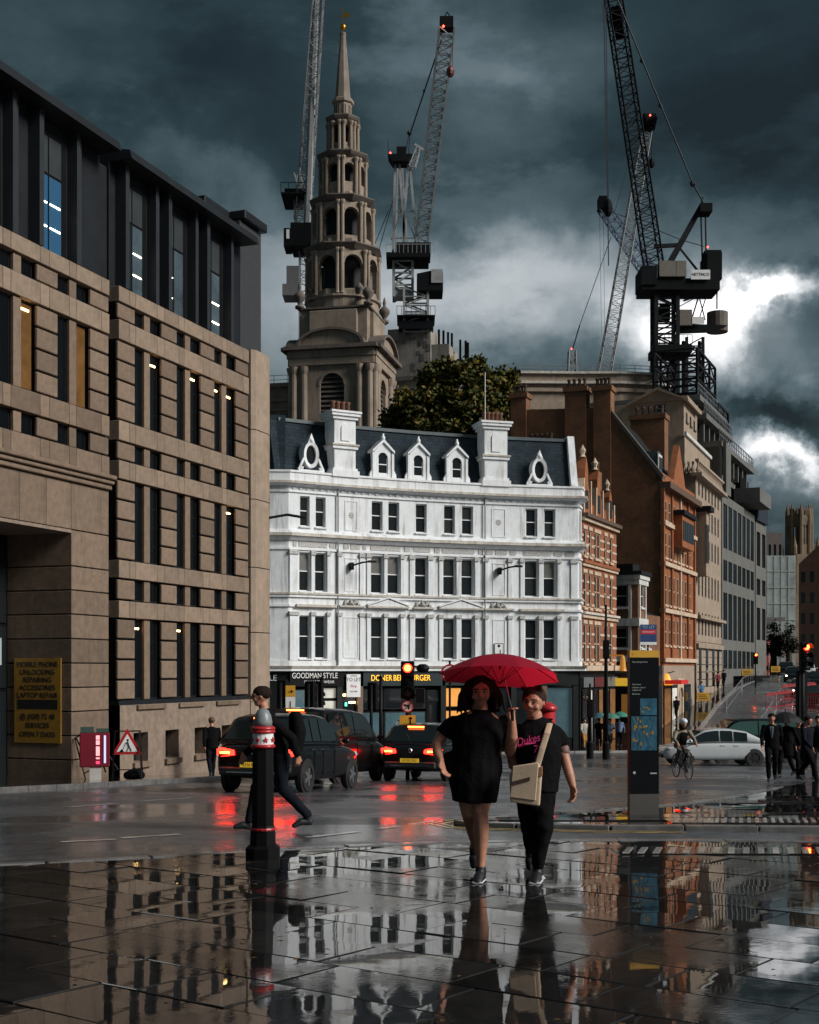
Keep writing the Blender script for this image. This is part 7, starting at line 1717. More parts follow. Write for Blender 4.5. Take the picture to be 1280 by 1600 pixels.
# --- generic walkers
def walker(label, px, d, H=1.74, rz=0, stride=.30, top=None, legs=None, hair=None, mskin=None, voxel=.02, arm=.2, lean=0, coat=False, grp=None, ground=None, extras=None, name='person', hold=None):
    top, legs, hair, mskin = top or M_cblack, legs or M_cnavy, hair or M_hair, mskin or M_skin
    r = empty(name, (xat(px, d), d, (G(d) if ground is None else ground)), rz, label, 'person', grp); k = H / 1.74
    V = lambda x, y, z: (x * k, y * k, z * k)
    b = MB(); fa = head_face(r, V(0, -.04 + lean, 1.615), .118 * k, 0, mskin, b)
    egg(b, [V(0, .0 + lean, 1.53), V(0, .02 + lean, 1.43)], [.055 * k, .065 * k])
    egg(b, [V(0, .02 + lean, 1.41), V(0, .02 + lean * .6, 1.2), V(0, .02, .95)], [(.17 * k, .09 * k), (.14 * k, .09 * k), (.15 * k, .10 * k)])
    arms = []
    for s in (-1, 1):
        sw = arm * s
        if hold and s == hold: pts = [V(s * .19, lean, 1.40), V(s * .24, -.05, 1.15), V(s * .20, -.26, 1.22)]; dirn = (0, -.4, 1)
        else: pts = [V(s * .19, lean, 1.40), V(s * .245, .03 + sw * .6, 1.12), V(s * .245, -.08 + sw * 1.4, .90)]; dirn = (0, -.15 + sw * .3, -1)
        egg(b, pts, [.05 * k, .042 * k, .030 * k]); hand(b, pts[2], dirn, s, grip=.6, s=k, nrm=(-s, -.3, 0)); arms.append(pts)
    lg = []
    for s in (-1, 1):
        st_ = stride * s
        kn = V(s * .085, -.06 + st_ * .55 - (.06 if st_ > 0 else 0), .50 + (.0 if st_ < 0 else .01)); an = V(s * .08, st_ * 1.05 + .02, .10 + (.07 if st_ > 0 else 0)); to = V(s * .09, st_ * 1.05 - .16, .035 if st_ <= 0 else .05)
        lg.append((V(s * .09, .02, .93), kn, an, to)); egg(b, lg[-1][:3], [.08 * k, .058 * k, .04 * k])
    skin_over(b, 'body', mskin, r, voxel * .8, 2)
    if d < 30: fa()
    b = MB(); bot = .62 if coat else .86
    egg(b, [V(0, .01 + lean, 1.46), V(0, .02 + lean, 1.42), V(0, .01 + lean * .7, 1.25), V(0, .02, 1.0), V(0, .02, bot)], [(.075 * k, .075 * k), (.195 * k, .115 * k), (.19 * k, .14 * k), (.18 * k, .13 * k), ((.21 if coat else .18) * k, (.17 if coat else .13) * k)])
    for p in arms: egg(b, [p[0], p[1], Vector(p[1]).lerp(Vector(p[2]), .92)], [.072 * k, .060 * k, .048 * k])
    skin_over(b, 'jacket' if not coat else 'coat', top, r, voxel, 3)
    b = MB(); egg(b, [V(0, .02, .98), V(0, .02, .86)], [(.165 * k, .12 * k), (.165 * k, .13 * k)])
    for hp, kn, an, to in lg: egg(b, [hp, kn, an], [(.098 * k, .10 * k), (.075 * k, .078 * k), (.056 * k, .06 * k)])
    skin_over(b, 'trousers', legs, r, voxel, 3)
    for hp, kn, an, to in lg: b = MB(); shoe(b, an, to, .045 * k); skin_over(b, 'shoe', M_shoe, r, voxel * .7, 2)
    b = MB(); b.ball(V(0, -.01 + lean, 1.665), .115 * k, 12, 8, sx=.88, sy=1.02, sz=.80); skin_over(b, 'hair', hair, r, voxel * .7, 2)
    if extras: extras(r, k, V)
    return r
def backpack(r, k, V):
    b = MB(); egg(b, [V(0, .22, 1.40), V(0, .25, 1.2), V(0, .23, .98)], [(.13 * k, .08 * k), (.15 * k, .11 * k), (.14 * k, .09 * k)]); skin_over(b, 'backpack_cover', M_cblack, r, .02, 2)
def tie(r, k, V):
    b = MB(); b.prism([(-.05, 1.41), (.05, 1.41), (.015, 1.12), (-.015, 1.12)], -.155, -.13, lambda x, z, y: V(x, y, z)); b.build('shirt_front', mat('pale_blue_shirt', (.35, .45, .60), .7), r)
    b = MB(); b.prism([(-.012, 1.40), (.012, 1.40), (.014, 1.15), (0, 1.12), (-.014, 1.15)], -.162, -.156, lambda x, z, y: V(x, y, z)); b.build('tie', mat('dark_tie', (.02, .02, .05), .6), r)
# man striding past the bollard, to the left of the picture
walker('dark-clothed person with backpack striding left past the bollard', 433, 15.2, 1.70, R(-78), .33, M_cblack, M_cnavy, M_hair, M_skin, .014, .22, lean=-.17, extras=backpack, ground=G(15.2) + .01)
walker('person in dark clothes walking beside the office plinth, seen past the estate car', 331, 37.2, 1.76, R(200), .25, M_cblack, M_cnavy, mat('shaved_hair', (.10, .06, .04), .7), voxel=.024, ground=G(37.2) + .02)
walker('person in dark suit and pale blue shirt approaching at the head of the group', 1206, 34.0, 1.80, R(-14), .22, M_cblack, M_cblack, M_hair, voxel=.022, extras=tie, ground=G(34) + .02, grp='dark-suited group at the right edge')
walker('dark-coated person half hidden behind the pale blue shirt, in the middle of the group', 1229, 36.0, 1.70, R(-40), .30, M_cblack, M_cblack, M_hair, voxel=.022, coat=True, arm=.3, ground=G(35) + .02, grp='dark-suited group at the right edge')
walker('dark-coated person closest to the right edge of the picture', 1262, 34.0, 1.76, R(35), .34, M_cnavy, M_cblack, M_hair, voxel=.022, coat=True, ground=G(34.5) + .02, grp='dark-suited group at the right edge')
walker('dark-clothed person behind the group, beside the traffic light post', 1247, 37.5, 1.74, R(10), .2, M_cblack, M_cblack, M_hair, voxel=.024, coat=True, ground=G(37.5) + .02, grp='dark-suited group at the right edge')
walker('dark-clothed person cut by the right edge of the picture', 1279, 36.0, 1.78, R(-25), .3, M_cnavy, M_cblack, M_hair, voxel=.024, ground=G(36) + .02, grp='dark-suited group at the right edge')
def brolly(pos, col, label, R0=.52, tilt=0):
    o = empty('umbrella', pos, 0, label, 'umbrella', 'umbrellas by the far shops'); m_ = mat('brolly_' + label.split()[0] + label.split()[1], col, .5, var=.15)
    for k in range(8):
        m = MB()
        for i in range(2):
            for j in range(4):
                f = lambda a, t: (R0 * t * math.cos(2 * math.pi * a / 8), R0 * t * math.sin(2 * math.pi * a / 8), .3 * (1 - t ** 2) + .0)
                m.quad(f(k + i / 2, j / 4), f(k + (i + 1) / 2, j / 4), f(k + (i + 1) / 2, (j + 1) / 4), f(k + i / 2, (j + 1) / 4))
        m.build('panel', m_, o)
    m = MB(); m.tube([(0, 0, .38), (0, 0, -.75)], .012, 6); m.build('shaft', M_black, o)
    return o
brolly((xat(1226, 36), 35.9, G(36) + 1.62), (.008, .008, .009), 'black umbrella held low over the suited group', R0=.5)
far = [(913, 73, 'person in pale jacket and orange trousers by the shop corner', mat('pale_jacket', (.40, .38, .33), .8), mat('orange_trousers', (.45, .20, .05), .8), None, None),
       (936, 73.5, 'dark-dressed person under the small teal umbrella', M_cblack, M_cblack, (.05, .14, .15), 'teal umbrella over the dark-dressed person by the shops'),
       (953, 73, 'person in dark blue under the green umbrella nearest the black post', mat('dark_blue_coat', (.02, .04, .07), .8), M_cblack, (.06, .18, .14), 'green umbrella beside the black post, lower of two'),
       (968, 75, 'person in light blue top under the higher green umbrella', mat('light_blue_top', (.12, .18, .30), .8), M_cblack, (.04, .20, .14), 'green umbrella, higher of two, by the pillar')]
for px, d, lab, tp, lgm, bc, bl in far:
    zg = G(d) + .14
    walker(lab, px, d, 1.72, R(random.choice((-30, 20, 160, 200))), .15, tp, lgm, M_hair, voxel=.03, ground=zg, hold=1 if bc else None, grp='people by the far shops')
    if bc: brolly((xat(px, d) + .05, d - .1, zg + 1.75), bc, bl)
for px, d, lab, tp in ((1096, 104, 'person in blue jacket walking up the far pavement', mat('blue_jacket', (.07, .16, .30), .8)), (1122, 113, 'person in dark red coat on the far pavement', mat('dark_red_coat', (.16, .02, .025), .8)), (1131, 115, 'person in black walking up the far pavement', M_cblack), (1057, 95, 'person in black by the lit takeaway front', M_cblack)):
    walker(lab, px, d, 1.74, R(190), .2, tp, M_cblack, M_hair, voxel=.035, ground=G(d) + .14, grp='people walking up the far street')

# --- cyclist
bx, by = xat(1066, 37), 37.0
bi = empty('bicycle', (bx, by, G(by) + .01), R(8), 'black bicycle ridden towards the viewer past the map pillar', 'bicycle')
for y, nm in ((-.52, 'front'), (.52, 'rear')):
    m = MB(); N_ = 28; m.tube([(0, y + .335 * math.cos(2 * math.pi * k / N_), .34 + .335 * math.sin(2 * math.pi * k / N_)) for k in range(N_ + 1)], .018, 6); w = m.build('wheel', M_tyre, bi)
    m = MB()
    for k in range(12): a = 2 * math.pi * k / 12; m.bar((0, y, .34), (0, y + .32 * math.cos(a), .34 + .32 * math.sin(a)), .005)
    m.build('spokes', M_steel, w)
m = MB()
for a, c in (((0, -.42, .78), (0, .10, .30)), ((0, -.40, .84), (0, .22, .82)), ((0, .10, .30), (0, .26, .92)), ((0, .10, .30), (0, .52, .34)), ((0, .52, .34), (0, .22, .80)), ((0, -.52, .34), (0, -.40, .88))): m.tube([a, c], .017, 6)
m.build('frame', M_black, bi)
m = MB(); m.tube([(-.28, -.42, 1.0), (-.1, -.46, 1.0), (0, -.40, .95), (.1, -.46, 1.0), (.28, -.42, 1.0)], .014, 6); m.build('handlebar', M_black, bi)
m = MB(); egg(m, [(0, .15, .95), (0, .38, .96)], [(.03, .025), (.075, .03)]); m.build('saddle', M_black, bi)
m = MB(); m.lathe([(.10, -.01), (.10, .01)], 14, (0, .1, .3)); m.bar((.08, .1, .3), (.1, .0, .18), .02); m.bar((-.08, .1, .3), (-.1, .2, .42), .02); m.box(.08, .17, -.05, .05, .165, .185); m.box(-.17, -.08, .15, .25, .41, .43); m.build('crank', M_steel, bi)
cy = empty('person', (bx, by, G(by) + .01), R(8), 'cyclist in beige jacket and white helmet riding towards the viewer', 'person')
b = MB(); head_face(cy, (0, -.12, 1.58), .115, 0, M_skin, b); egg(b, [(0, -.06, 1.48), (0, -.02, 1.38)], [.05, .06]); egg(b, [(0, -.02, 1.36), (0, .1, 1.15), (0, .22, .98)], [(.16, .09), (.13, .09), (.14, .1)])
for s in (-1, 1):
    egg(b, [(s * .19, -.02, 1.35), (s * .30, -.16, 1.14), (s * .27, -.40, 1.03)], [.05, .04, .03]); hand(b, (s * .27, -.38, 1.03), (0, -1, -.2), s, grip=1.0, nrm=(0, 0, -1))
    f = (0, -.02, .24) if s > 0 else (0, .20, .48); egg(b, [(s * .09, .22, .95), (s * .12, -.14, .66 if s > 0 else .84), (s * .11, f[1] + .04, f[2])], [.08, .06, .04])
skin_over(b, 'body', M_skin, cy, .02, 2)
b = MB(); egg(b, [(0, -.02, 1.41), (0, 0, 1.36), (0, .08, 1.18), (0, .2, .98)], [(.08, .08), (.19, .11), (.18, .13), (.17, .13)])
for s in (-1, 1): egg(b, [(s * .19, -.02, 1.35), (s * .30, -.16, 1.14), (s * .27, -.38, 1.03)], [.072, .058, .045])
skin_over(b, 'jacket', mat('beige_jacket', (.20, .17, .13), .8), cy, .02, 3)
b = MB(); egg(b, [(0, -.135, 1.33), (0, -.11, 1.15), (0, -.05, .98)], [(.10, .02), (.12, .03), (.10, .03)]); b.build('dark_vest', M_cblack, cy, smooth=True)
b = MB(); egg(b, [(0, .2, 1.0), (0, .24, .92)], [(.16, .12), (.16, .14)])
for s in (-1, 1): f = (0, -.02, .24) if s > 0 else (0, .20, .48); egg(b, [(s * .09, .22, .95), (s * .12, -.14, .66 if s > 0 else .84), (s * .11, f[1] + .04, f[2])], [.098, .078, .058])
skin_over(b, 'trousers', mat('grey_brown_trousers', (.10, .085, .07), .85), cy, .02, 3)
for s, a in ((1, (.11, .0, .26)), (-1, (-.11, .22, .50))): b = MB(); shoe(b, a, (a[0], a[1] - .17, a[2] - .05)); skin_over(b, 'shoe', M_shoe, cy, .016, 2)
b = MB(); b.ball((0, -.10, 1.655), .135, 14, 10, sx=.85, sy=1.1, sz=.72); b.build('helmet', mat('white_helmet', (.6, .64, .70), .4), cy, smooth=True)
b = MB(); egg(b, [(0, -.06, 1.60), (0, -.05, 1.45)], [(.11, .10), (.12, .08)]); b.build('hair', M_hair, cy, smooth=True)
# ------------------------------------------------------------------ street furniture
# cast-iron bollard with white and red collar
d = 11.9; bo = empty('bollard', (xat(411, d), d, G(d) + .05), 0, 'tall black iron bollard with grey dome and red and white collar', 'bollard')
k = d / FPX; Zb = lambda py: (1348 - py) * k
m = MB(); m.lathe([(.165, 0), (.165, Zb(1330)), (.135, Zb(1326))], 8, rot=.5); m.build('base', M_black, bo)
m = MB(); m.lathe([(.125, Zb(1326)), (.118, Zb(1300)), (.106, Zb(1296)), (.104, Zb(1240)), (.100, Zb(1176))], 8, rot=.5); m.build('shaft', M_black, bo)
m = MB(); m.lathe([(.119, Zb(1303)), (.123, Zb(1301)), (.119, Zb(1299))], 16); m.build('red_ring', M_red, bo)
m = MB(); m.lathe([(.098, Zb(1172)), (.098, Zb(1152))], 16); col = m.build('white_collar', M_whitepaint, bo, smooth=False)
for a in range(8):
    q = MB(); an = 2 * math.pi * (a + .5) / 8
    st = [((.028 if i % 2 == 0 else .012) * math.sin(i * math.pi / 5), (.028 if i % 2 == 0 else .012) * math.cos(i * math.pi / 5)) for i in range(10)]
    q.prism(st, 0, .008, lambda x, z, y: (x, -y, z)); q.build('red_star', M_red, col, loc=(.098 * math.sin(an), -.098 * math.cos(an), Zb(1162)), rz=an)
for p in (1172, 1149): m = MB(); m.lathe([(.100, Zb(p + 3)), (.112, Zb(p + 2)), (.116, Zb(p)), (.108, Zb(p - 3))], 20); m.build('red_ring', M_red, bo, smooth=True)
m = MB(); m.lathe([(.112, Zb(1146)), (.118, Zb(1144)), (.100, Zb(1141))], 20); m.build('collar_lip', M_red, bo, smooth=True)
m = MB(); m.lathe([(.086, Zb(1141)), (.088, Zb(1134)), (.076, Zb(1124)), (.052, Zb(1116)), (.02, Zb(1113)), (.001, Zb(1112.5))], 20); m.build('dome', mat('grey_dome', (.20, .22, .225), .4, var=.2), bo, smooth=True)

# map pillar
d = 17.2; ki = empty('map_pillar', (xat(1007, d), d, G(d) + .055), R(6), 'tall dark street map pillar with yellow top on the island', 'sign')
k = d / FPX; Zk = lambda py: (1266 - py) * k; W_ = .40
M_kio = mat('black_enamel', (.006, .007, .008), .3, var=.15, spec=.2)
m = MB(); m.box(-W_ / 2, W_ / 2, 0, .12, Zk(1233), Zk(1020)); m.build('panel', M_kio, ki)
m = MB(); m.box(-W_ / 2 - .003, W_ / 2 + .003, -.003, .123, Zk(1019.8), Zk(1009)); hd_ = m.build('yellow_header', M_yellow, ki)
m = MB(); m.box(-W_ / 2, W_ / 2, .0, .12, 0, Zk(1233.3)); m.build('steel_foot', mat('grey_foot', (.08, .075, .07), .4, var=.2), ki)
M_map = mat('street_map', (.03, .105, .16), .3, var=.5, scale=9); M_mapl = mat('map_park', (.32, .19, .04), .3, var=.3, scale=20)
m = MB(); m.box(-W_ / 2 + .02, W_ / 2 - .03, -.004, -.001, Zk(1165), Zk(1112)); mp_ = m.build('area_map', M_map, ki)
m = MB(); m.box(-.06, W_ / 2 - .03, -.004, -.001, Zk(1110), Zk(1084)); mp2 = m.build('overview_map', M_map, ki)
rs = random.Random(8)
for q in range(16):
    m = MB(); x, z = rs.uniform(-W_ / 2 + .03, W_ / 2 - .08), rs.uniform(Zk(1163), Zk(1116)); w, h = rs.uniform(.015, .05), rs.uniform(.015, .045); m.box(x, x + w, -.0062, -.0045, z, z + h); m.build('map_block', M_mapl, mp_)
for q in range(9):
    m = MB(); a, b_ = rs.uniform(-.17, .15), rs.uniform(-.17, .15); m.bar((a, -.006, Zk(1164)), (b_, -.006, Zk(1113)), .004, .001); m.build('map_road', mat('map_road_grey', (.2, .24, .25), .4), mp_)
for q in range(5): m = MB(); x, z = rs.uniform(-.05, .12), rs.uniform(Zk(1108), Zk(1088)); m.box(x, x + .025, -.0062, -.0045, z, z + .02); m.build('map_block', M_mapl, mp2)
text('i', .05, M_ink, hd_, (-W_ / 2 + .04, -.004, Zk(1014.5)), extrude=.001)
M_txg = mat('grey_lettering', (.40, .42, .42), .5, var=0)
text('New Bridge Street', .028, M_txg, ki, (-W_ / 2 + .03, -.003, Zk(1027)), align='LEFT', extrude=.001)
for i, (t, py) in enumerate((('Fleet Street', 1062), ('St Bride\'s Church', 1067), ('Ludgate Hill', 1071), ('Blackfriars', 1077))): text(t, .026, M_txg, ki, (-W_ / 2 + .03, -.003, Zk(py)), align='LEFT', extrude=.001)
m = MB(); m.ball((-W_ / 2 + .06, -.002, Zk(1200)), .02, 10, 6, sy=.15); m.box(.08, .17, -.004, -.001, Zk(1202), Zk(1200)); m.build('logo_strip', M_txg, ki)

# traffic lights
M_sigoff = mat('signal_lens_dark', (.02, .02, .02), .3, var=0)
M_sigred = mat('red_signal_lens', (1, .08, .03), .4, var=0, emit=5, ecol=(1, .02, .01)); M_sighot = mat('red_signal_core', (1, .6, .1), .4, var=0, emit=5, ecol=(1, .25, .03))
def signal(px, d, ytop, label, lit=False, sc=1.0, rz=0, head=True, pole_r=.06, plates=True, grp='traffic lights at the crossing'):
    zg = G(d); r = empty('traffic_light', (xat(px, d), d, zg), rz, label, 'traffic light', grp); zt = zat(ytop, d) - zg
    m = MB(); m.tube([(0, .12, 0), (0, .12, zt - .1)], pole_r, 10); m.build('pole', M_black, r, smooth=True)
    m = MB(); m.box(-.19 * sc, .19 * sc, -.12, .06, zt - 1.05 * sc, zt); hd = m.build('signal_head', M_black, r, bevel=.03)
    for i in range(3):
        zc = zt - (.19 + .33 * i) * sc; q = MB(); q.lathe([(.125 * sc, 0), (.12 * sc, .02), (.05 * sc, .04)], 18); l = q.build('lens', (M_sigred if lit and i == 0 else M_sigoff), hd, loc=(0, -.122, zc)); l.rotation_euler = (R(90), 0, 0)
        q = MB(); N_ = 12; q.loft([[(.15 * sc * math.cos(a), y, .15 * sc * math.sin(a)) for a in [math.pi * (-.1 + 1.2 * t / N_) for t in range(N_ + 1)]] + [(.135 * sc * math.cos(a), y, .135 * sc * math.sin(a)) for a in [math.pi * (1.1 - 1.2 * t / N_) for t in range(N_ + 1)]] for y in (-.122, -.34)]); q.build('hood', M_black, hd, loc=(0, 0, zc))
        if lit and i == 0: q = MB(); q.lathe([(.085 * sc, 0), (.02, .03)], 14); l = q.build('lens_core', M_sighot, hd, loc=(0, -.165, zc)); l.rotation_euler = (R(90), 0, 0)
    return r, zt
d = 35.5
tl1, zt = signal(637, d, 1033, 'lit red traffic light with arrow sign and small yellow plate above the compact SUV', True)
m = MB(); m.lathe([(.17, 0), (.17, .03)], 22); rd = m.build('no_turn_sign', M_red, tl1, loc=(0, -.12, zt - 1.25)); rd.rotation_euler = (R(90), 0, 0)
q = MB(); q.lathe([(.135, .031), (.135, .036)], 22); q.build('sign_face', M_whitepaint, rd)
q = MB(); q.bar((.03, -.09, .04), (.03, .02, .04), .035, .01); q.bar((.03, .02, .04), (-.07, .035, .04), .035, .01); q.prism([(-.06, .09), (-.06, -.02), (-.12, .035)], .038, .044, lambda x, y, z: (x, y, z)); q.bar((-.1, -.1, .045), (.1, .1, .045), .02, .006); q.build('arrow', M_black, rd)
m = MB(); m.box(-.22, .22, -.10, -.07, zt - 1.78, zt - 1.50); yp = m.build('yellow_plate', M_yellow, tl1); m = MB(); m.box(-.22, .22, -.10, -.07, zt - 2.25, zt - 1.785); wp = m.build('route_plate', M_whitepaint, tl1)
text('133', .22, mat('navy_letters', (.02, .04, .2), .5, var=0), wp, (0, -.105, zt - 2.03)); q = MB(); q.bar((.08, -.105, zt - 1.74), (.08, -.105, zt - 1.55), .03, .008); q.prism([(.02, zt - 1.60), (.14, zt - 1.60), (.08, zt - 1.53)], -.11, -.104, lambda x, z, y: (x, y, z)); q.build('arrow', M_black, yp)
m = MB(); m.bar((0, .0, zt - .15), (.35, .0, zt - .15), .05); m.ball((.42, 0, zt - .2), .13, 10, 8, sx=1.4); m.bar((0, 0, zt - .95), (.3, 0, zt - .95), .05); m.box(.22, .46, -.3, .1, zt - 1.15, zt - .75); m.build('side_signal', M_black, tl1)
for px, d_, yt, lab in ((441, 44, 1062, 'unlit traffic light closest to the office corner'), (484, 46, 1064, 'unlit traffic light in front of the menswear sign, left of a pair'), (497, 47, 1064, 'unlit traffic light in front of the menswear sign, right of a pair'), (582, 48, 1066, 'unlit traffic light left of the burger shop lettering')): signal(px, d_, yt, lab, rz=R(160))
yb2 = empty('sign_board', (xat(454, 43), 43, G(43)), 0, 'yellow diversion sign on a post behind the people carrier', 'sign'); zb = zat(1112, 43) - G(43)
m = MB(); m.box(-.16, .16, -.04, 0, zb + .5, zb + .88); m.build('yellow_panel', M_yellow, yb2); m = MB(); m.box(-.16, .16, -.04, 0, zb, zb + .496); m.build('white_panel', M_whitepaint, yb2); m = MB(); m.tube([(0, .03, 0), (0, .03, zb + .9)], .03, 8); m.build('post', M_black, yb2)
q = MB(); q.bar((-.06, -.045, zb + .68), (.05, -.045, zb + .68), .03, .008); q.prism([(.03, zb + .62), (.03, zb + .74), (.1, zb + .68)], -.05, -.044, lambda x, z, y: (x, y, z)); q.bar((0, -.045, zb + .1), (0, -.045, zb + .35), .03, .008); q.build('arrow', M_black, yb2)
for px, d_, lab, yt in ((503, 50, 'thin black post before the menswear shop', 1062), (595, 52, 'thin black post before the burger shop', 1060)):
    o = empty('post', (xat(px, d_), d_, G(d_)), 0, lab, 'post'); m = MB(); m.tube([(0, 0, 0), (0, 0, zat(yt, d_) - G(d_))], .07, 8); m.lathe([(.1, 0), (.1, .35), (.07, .4)], 10); m.build('shaft', M_black, o, smooth=True); m = MB(); m.lathe([(.08, zat(yt, d_) - G(d_)), (.09, zat(yt, d_) - G(d_) + .06), (.02, zat(yt, d_) - G(d_) + .14)], 10); m.build('cap', M_black, o)
# round no-left-turn sign on a post
d = 46; ns = empty('road_sign', (xat(703, d), d, G(d)), 0, 'round no left turn sign behind the umbrella edge', 'sign'); zc = zat(1052, d) - G(d)
m = MB(); m.tube([(0, .05, 0), (0, .05, zc + .45)], .04, 8); m.build('post', M_black, ns)
m = MB(); m.lathe([(.33, 0), (.33, .03)], 26); o = m.build('red_disc', M_red, ns, loc=(0, 0, zc)); o.rotation_euler = (R(90), 0, 0)
q = MB(); q.lathe([(.265, .031), (.265, .036)], 26); q.build('white_face', M_whitepaint, o); q = MB(); q.bar((.05, -.18, .04), (.05, .04, .04), .07, .01); q.bar((.05, .04, .04), (-.12, .06, .04), .07, .01); q.prism([(-.1, .16), (-.1, -.04), (-.22, .06)], .036, .046, lambda x, y, z: (x, y, z)); q.build('arrow', M_black, o); q = MB(); q.bar((-.2, -.2, .05), (.2, .2, .05), .05, .008); q.build('red_bar', M_red, o)
# black signal posts near the far shops
for px, d_, yt, lab, hw_ in ((947, 62, 945, 'tall black lamp post before the orange brick building', .075), (922, 64, 1068, 'short black signal post at the far shop corner', .06)):
    o = empty('lamp_post' if yt < 1000 else 'post', (xat(px, d_), d_, G(d_)), 0, lab, 'post'); zt = zat(yt, d_) - G(d_); m = MB(); m.tube([(0, 0, 0), (0, 0, zt * .6), (0, 0, zt)], [.12, .09, .05], 10); m.build('shaft', M_black, o, smooth=True); m = MB(); m.lathe([(.18, 0), (.18, .8), (.12, .9)], 10); m.build('base', M_black, o)
    m = MB(); zz_ = zt - 1.9 if yt < 1000 else zt - 1.0; m.box(-.15, .15, -.15, .1, zz_ - .7, zz_ + .2); m.build('signal_box', M_black, o, bevel=.04)
# signal silhouette with red lamps at the right edge
d = 40; rsig, zt = signal(1257, d, 1003, 'black traffic light silhouette with red lamp at the right edge, above the suited group', True, sc=.85, rz=R(14), pole_r=.08)
m = MB(); m.box(-.17, .17, .07, .25, zt - 2.6, zt - .9); m.build('backing_board', M_black, rsig, bevel=.03)
# post box
d = 66; pbx = empty('post_box', (xat(856, d), d, G(d) + .12), 0, 'red pillar post box behind the shorter-haired person', 'post box')
m = MB(); m.lathe([(.25, 0), (.25, .2), (.22, .22), (.22, 1.3)], 18); m.build('barrel', M_red, pbx, smooth=True); m = MB(); m.lathe([(.27, 1.3), (.28, 1.38), (.24, 1.44), (.1, 1.54), (.01, 1.56)], 18); m.build('cap', M_red, pbx, smooth=True); m = MB(); m.box(-.12, .12, -.24, -.2, 1.02, 1.08); m.build('slot', M_black, pbx); m = MB(); m.box(-.1, .1, -.235, -.2, .55, .85); m.build('collection_plate', M_whitepaint, pbx)
pbx.scale = (1.75, 1.75, 1.75)
# left side: red newspaper stand, two road-works signs, sandbag
s_, o_ = 8.7, 1.7; px_, py_ = office_xy(s_, o_)
d = 31.6; nb = empty('newspaper_stand', (xat(148, d), d, G(d) + .13), R(14), 'dark red newspaper stand on a white foot outside the portal', 'stand')
k = d / FPX; m = MB(); m.box(-.36, .36, -.2, .2, .32, 1.16); m.build('cabinet', mat('dark_crimson_paint', (.16, .008, .02), .4), nb, bevel=.02)
m = MB(); m.box(-.12, .16, -.16, .16, 0, .315); m.build('foot', mat('pale_foot', (.42, .40, .37), .7), nb)
M_neon = mat('pink_lit_panel', (.6, .3, .3), .5, var=0, emit=.45, ecol=(1, .35, .4))
for z0, z1 in ((.40, .47), (.52, .56), (.60, .83), (.87, .98), (1.0, 1.1)): m = MB(); m.box(.03, .12, -.215, -.203, z0, z1); m.build('lit_lettering', M_neon if z0 != .40 else mat('red_lit_panel', (.8, .05, .1), .5, var=0, emit=.5, ecol=(1, .05, .15)), nb)
m = MB(); m.box(.22, .27, -.215, -.203, .42, 1.1); m.build('light_strip', mat('lilac_strip', (.5, .5, .8), .5, var=0, emit=.3, ecol=(.6, .6, 1)), nb)
m = MB(); m.box(-.34, -.02, -.15, .15, 1.17, 1.30); m.box(.04, .34, -.12, .12, 1.17, 1.26); m.build('paper_stack', mat('dark_green_papers', (.03, .06, .05), .8), nb)
def works_sign(px, d, label, rz, fold=False):
    o = empty('road_works_sign', (xat(px, d), d, G(d) + .13), rz, label, 'sign', 'road works signs by the office'); S_ = .72
    tri = [(-S_ / 2 * 1.02, .62), (S_ / 2 * 1.02, .62), (0, .62 + S_ * .9)]
    m = MB(); m.prism(tri, -.02, .01, lambda x, z, y: (x, y, z)); t = m.build('red_triangle', M_red, o)
    c = (0, .62 + S_ * .3); tin = [(x * .70, c[1] + (z - c[1]) * .68) for x, z in tri]
    m = MB(); m.prism(tin, -.026, -.021, lambda x, z, y: (x, y, z)); m.build('white_face', M_whitepaint, t)
    q = MB(); q.ball((.015, -.03, .98), .028, 8, 6, sy=.2)
    q.bar((.02, -.03, .95), (.05, -.03, .84), .05, .008); q.bar((.05, -.03, .84), (.0, -.03, .70), .032, .008); q.bar((.05, -.03, .84), (.11, -.03, .71), .032, .008); q.bar((.02, -.03, .93), (-.05, -.03, .87), .022, .008); q.bar((-.03, -.03, .92), (-.11, -.03, .72), .012, .008); q.prism([(-.19, .69), (-.08, .69), (-.13, .76)], -.033, -.027, lambda x, z, y: (x, y, z)); q.build('digger_symbol', M_black, t)
    m = MB()
    for s in (-1, 1): m.bar((s * .30, -.03 + .02, 1.2), (s * .36, -.16, 0), .03); m.bar((s * .30, .03, 1.2), (s * .36, .30, 0), .03)
    m.bar((-.34, .02, 1.2), (.34, .02, 1.2), .03); m.bar((-.35, -.12, .25), (.35, -.12, .25), .025); m.build('stand', M_black, o)
    return o
ws = works_sign(199, 31.8, 'red triangular road works sign on a black stand by the plinth', R(8))
ws2 = works_sign(157, 32.6, 'folded-over road works sign behind the newspaper stand', R(-38)); ws2.rotation_euler = (R(6), R(-24), R(-30)); ws2.location.z += .05
m = MB(); egg(m, [(-.2, 0, .10), (0, .02, .15), (.2, 0, .11)], [(.14, .10), (.18, .15), (.13, .10)], uref=(0, 1, 0)); sb = m.build('sandbag', M_cblack, None, smooth=True, loc=(xat(207, 31.7), 31.9, G(31.9) + .12)); tag(sb, 'black sandbag holding down the road works sign', 'sandbag')
